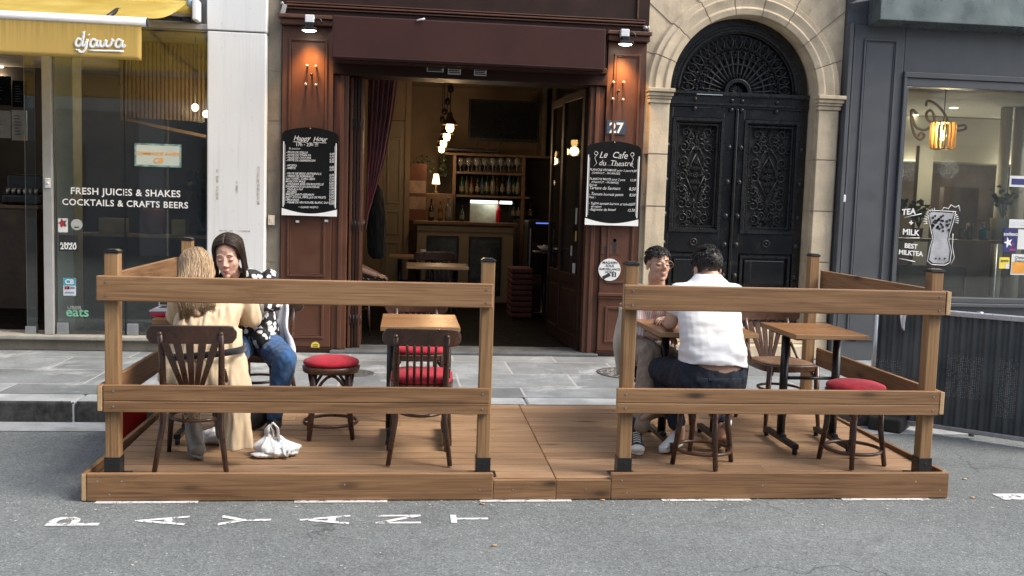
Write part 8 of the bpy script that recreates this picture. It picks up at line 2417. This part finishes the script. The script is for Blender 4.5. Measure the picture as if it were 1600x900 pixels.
for k in range(HAIRN):
    a = random.uniform(0, 2 * PI); el = math.asin(random.uniform(-0.45, 1)); d = V((math.cos(a) * math.cos(el), math.sin(a) * math.cos(el), math.sin(el)))
    if d.y > 0.5 and d.z < 0.5: continue
    if d.z < -0.2 and d.y > -0.4: continue
    b_ = V((d.x * 0.080, d.y * 0.102, d.z * 0.091)) + V((0, -0.016, 0.034))
    flow = V((0.5 * noise.noise(d * 3) + d.y * 0.4, 0.7 if d.z > 0.5 else 0.0, -0.2 if d.z > 0.5 else -1.0)); flow -= d * flow.dot(d)
    if flow.length < 0.2: continue
    flow.normalize(); l_ = 0.034 if d.z > 0.3 else 0.02
    pts = [hc + hR @ (b_ + flow * l_ * t_ + d * (0.002 + random.uniform(0.5, 1.6) * 0.0065 * math.sin(PI * t_ * 0.75) * (1.6 if d.z > 0.45 else 0.6))) for t_ in (0, 0.35, 0.7, 1)]
    q.tube(pts, [0.0026, 0.003, 0.0022, 0.0006], 4)
q.build('hair_strands', M_bhair, hv)
shoe(p4, 'white_shoe', (1.70, 5.60, zd(5.55) + 0.035), (1.555, 5.515, zd(5.5) + 0.006), (-0.1, 0.1, 1), M_letter, M_rubber, 0.045, h=0.075)
shoe(p4, 'white_shoe', (1.935, 5.478, 0.315), (1.905, 5.585, zd(5.5) + 0.012), (0.35, 0.75, 0.45), M_letter, M_tansole, 0.043, h=0.07)

# ------------------------------------------------------------------ the person sitting in the gloom of the cafe
m, nt, out = new_mat('dotted_skirt')
vo = nt.nodes.new('ShaderNodeTexVoronoi'); vo.inputs['Scale'].default_value = 16; nt.links.new(coords(nt, rnd=False), vo.inputs['Vector'])
principled(nt, out, mixc(nt, ramp(nt, vo.outputs['Distance'], [(0.16, 1.0), (0.22, 0.0)]), (0.01, 0.01, 0.012), (0.5, 0.5, 0.5)), 0.8)
M_dots = m
x0, _ = at(556, 420, 10.3)
p5 = thing('person', 'person in a dotted dark skirt sitting inside the cafe behind the left door leaves', 'person', (x0, 10.3, 0.18))
q = MB(); ax = (0.2, 1, 0)
rings(q, [((x0 - 0.05, 10.3, 0.66), 0.13, 0.10, ax), ((x0 - 0.05, 10.3, 0.9), 0.11, 0.085, ax), ((x0 - 0.04, 10.3, 1.12), 0.135, 0.085, ax), ((x0 - 0.04, 10.3, 1.2), 0.06, 0.05, ax)])
hc = V((x0 - 0.02, 10.3, 1.39)); hR = frame((1, 0.1, -0.1)); head_pieces(q, hc, hR)
q.limb([((x0 - 0.04, 10.3, 1.18), 0.05), (hc + hR @ V((0, -0.02, -0.07)), 0.048)])
for s_ in (-1, 1):
    q.limb([((x0 - 0.04, 10.3 + s_ * 0.17, 1.13), 0.042), ((x0 + 0.02, 10.3 + s_ * 0.19, 0.88), 0.035), ((x0 + 0.22, 10.3 + s_ * 0.1, 0.80), 0.026)]); hand(q, (x0 + 0.22, 10.3 + s_ * 0.1, 0.80), (0.9, -0.2 * s_, -0.2), (0, 0, 1), 0.9, 0.4, s_)
    q.limb([((x0, 10.3 + s_ * 0.09, 0.66), 0.075), ((x0 + 0.40, 10.3 + s_ * 0.08, 0.65), 0.055), ((x0 + 0.38, 10.3 + s_ * 0.08, 0.28), 0.04), ((x0 + 0.48, 10.3 + s_ * 0.08, 0.21), 0.03)])
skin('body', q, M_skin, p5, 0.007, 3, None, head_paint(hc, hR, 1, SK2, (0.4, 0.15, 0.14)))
q = MB(); rings(q, [((x0 - 0.05, 10.3, 0.72), 0.15, 0.12, ax), ((x0 - 0.05, 10.3, 0.9), 0.13, 0.10, ax), ((x0 - 0.04, 10.3, 1.12), 0.16, 0.105, ax), ((x0 - 0.04, 10.3, 1.19), 0.09, 0.07, ax)])
for s_ in (-1, 1): q.limb([((x0 - 0.04, 10.3 + s_ * 0.17, 1.13), 0.06), ((x0 + 0.0, 10.3 + s_ * 0.185, 0.98), 0.055)])
skin('top', q, cloth('dark_top', (0.02, 0.02, 0.022)), p5, 0.009, 3)
q = MB(); q.limb([((x0 - 0.02, 10.22, 0.66), 0.14), ((x0 + 0.38, 10.23, 0.64), 0.10), ((x0 + 0.40, 10.23, 0.50), 0.10)]); q.limb([((x0 - 0.02, 10.38, 0.66), 0.14), ((x0 + 0.38, 10.37, 0.64), 0.10), ((x0 + 0.40, 10.37, 0.50), 0.10)]); skin('skirt', q, M_dots, p5, 0.01, 4)
q = MB(); cap(q, hc + hR @ V((0, -0.014, 0.034)), hR, 1, (0.081, 0.103, 0.094), lambda m_: m_.y > 0.05 and m_.z < 0.06); q.limb([(hc + hR @ V((0, -0.09, -0.02)), 0.05), (hc + hR @ V((0, -0.1, -0.14)), 0.03)]); q.build('hair', M_bhair, p5)
ch = chair('bentwood_chair', 'dark chair under the person in the dotted skirt inside the cafe', 'spindle', M_bent, M_bent, None, 0.82, 0.42); ch.location = (x0 - 0.03, 10.3, 0.176); ch.rotation_euler = (0, 0, -PI / 2)
q = MB()
x, z = at(590, 330, 10.9)
q.limb([((x - 0.03, 10.95, z + 0.25), 0.07), ((x - 0.02, 10.95, z), 0.11), ((x, 10.95, z - 0.45), 0.10)]); o = skin('hanging_coat', q, cloth('black_coat', (0.012, 0.012, 0.013)), None, 0.01, 4, folds(0.02, (14, 14, 4), 2))
tag(o, 'black coat hanging at the left inside the cafe behind the seated person', 'coat')
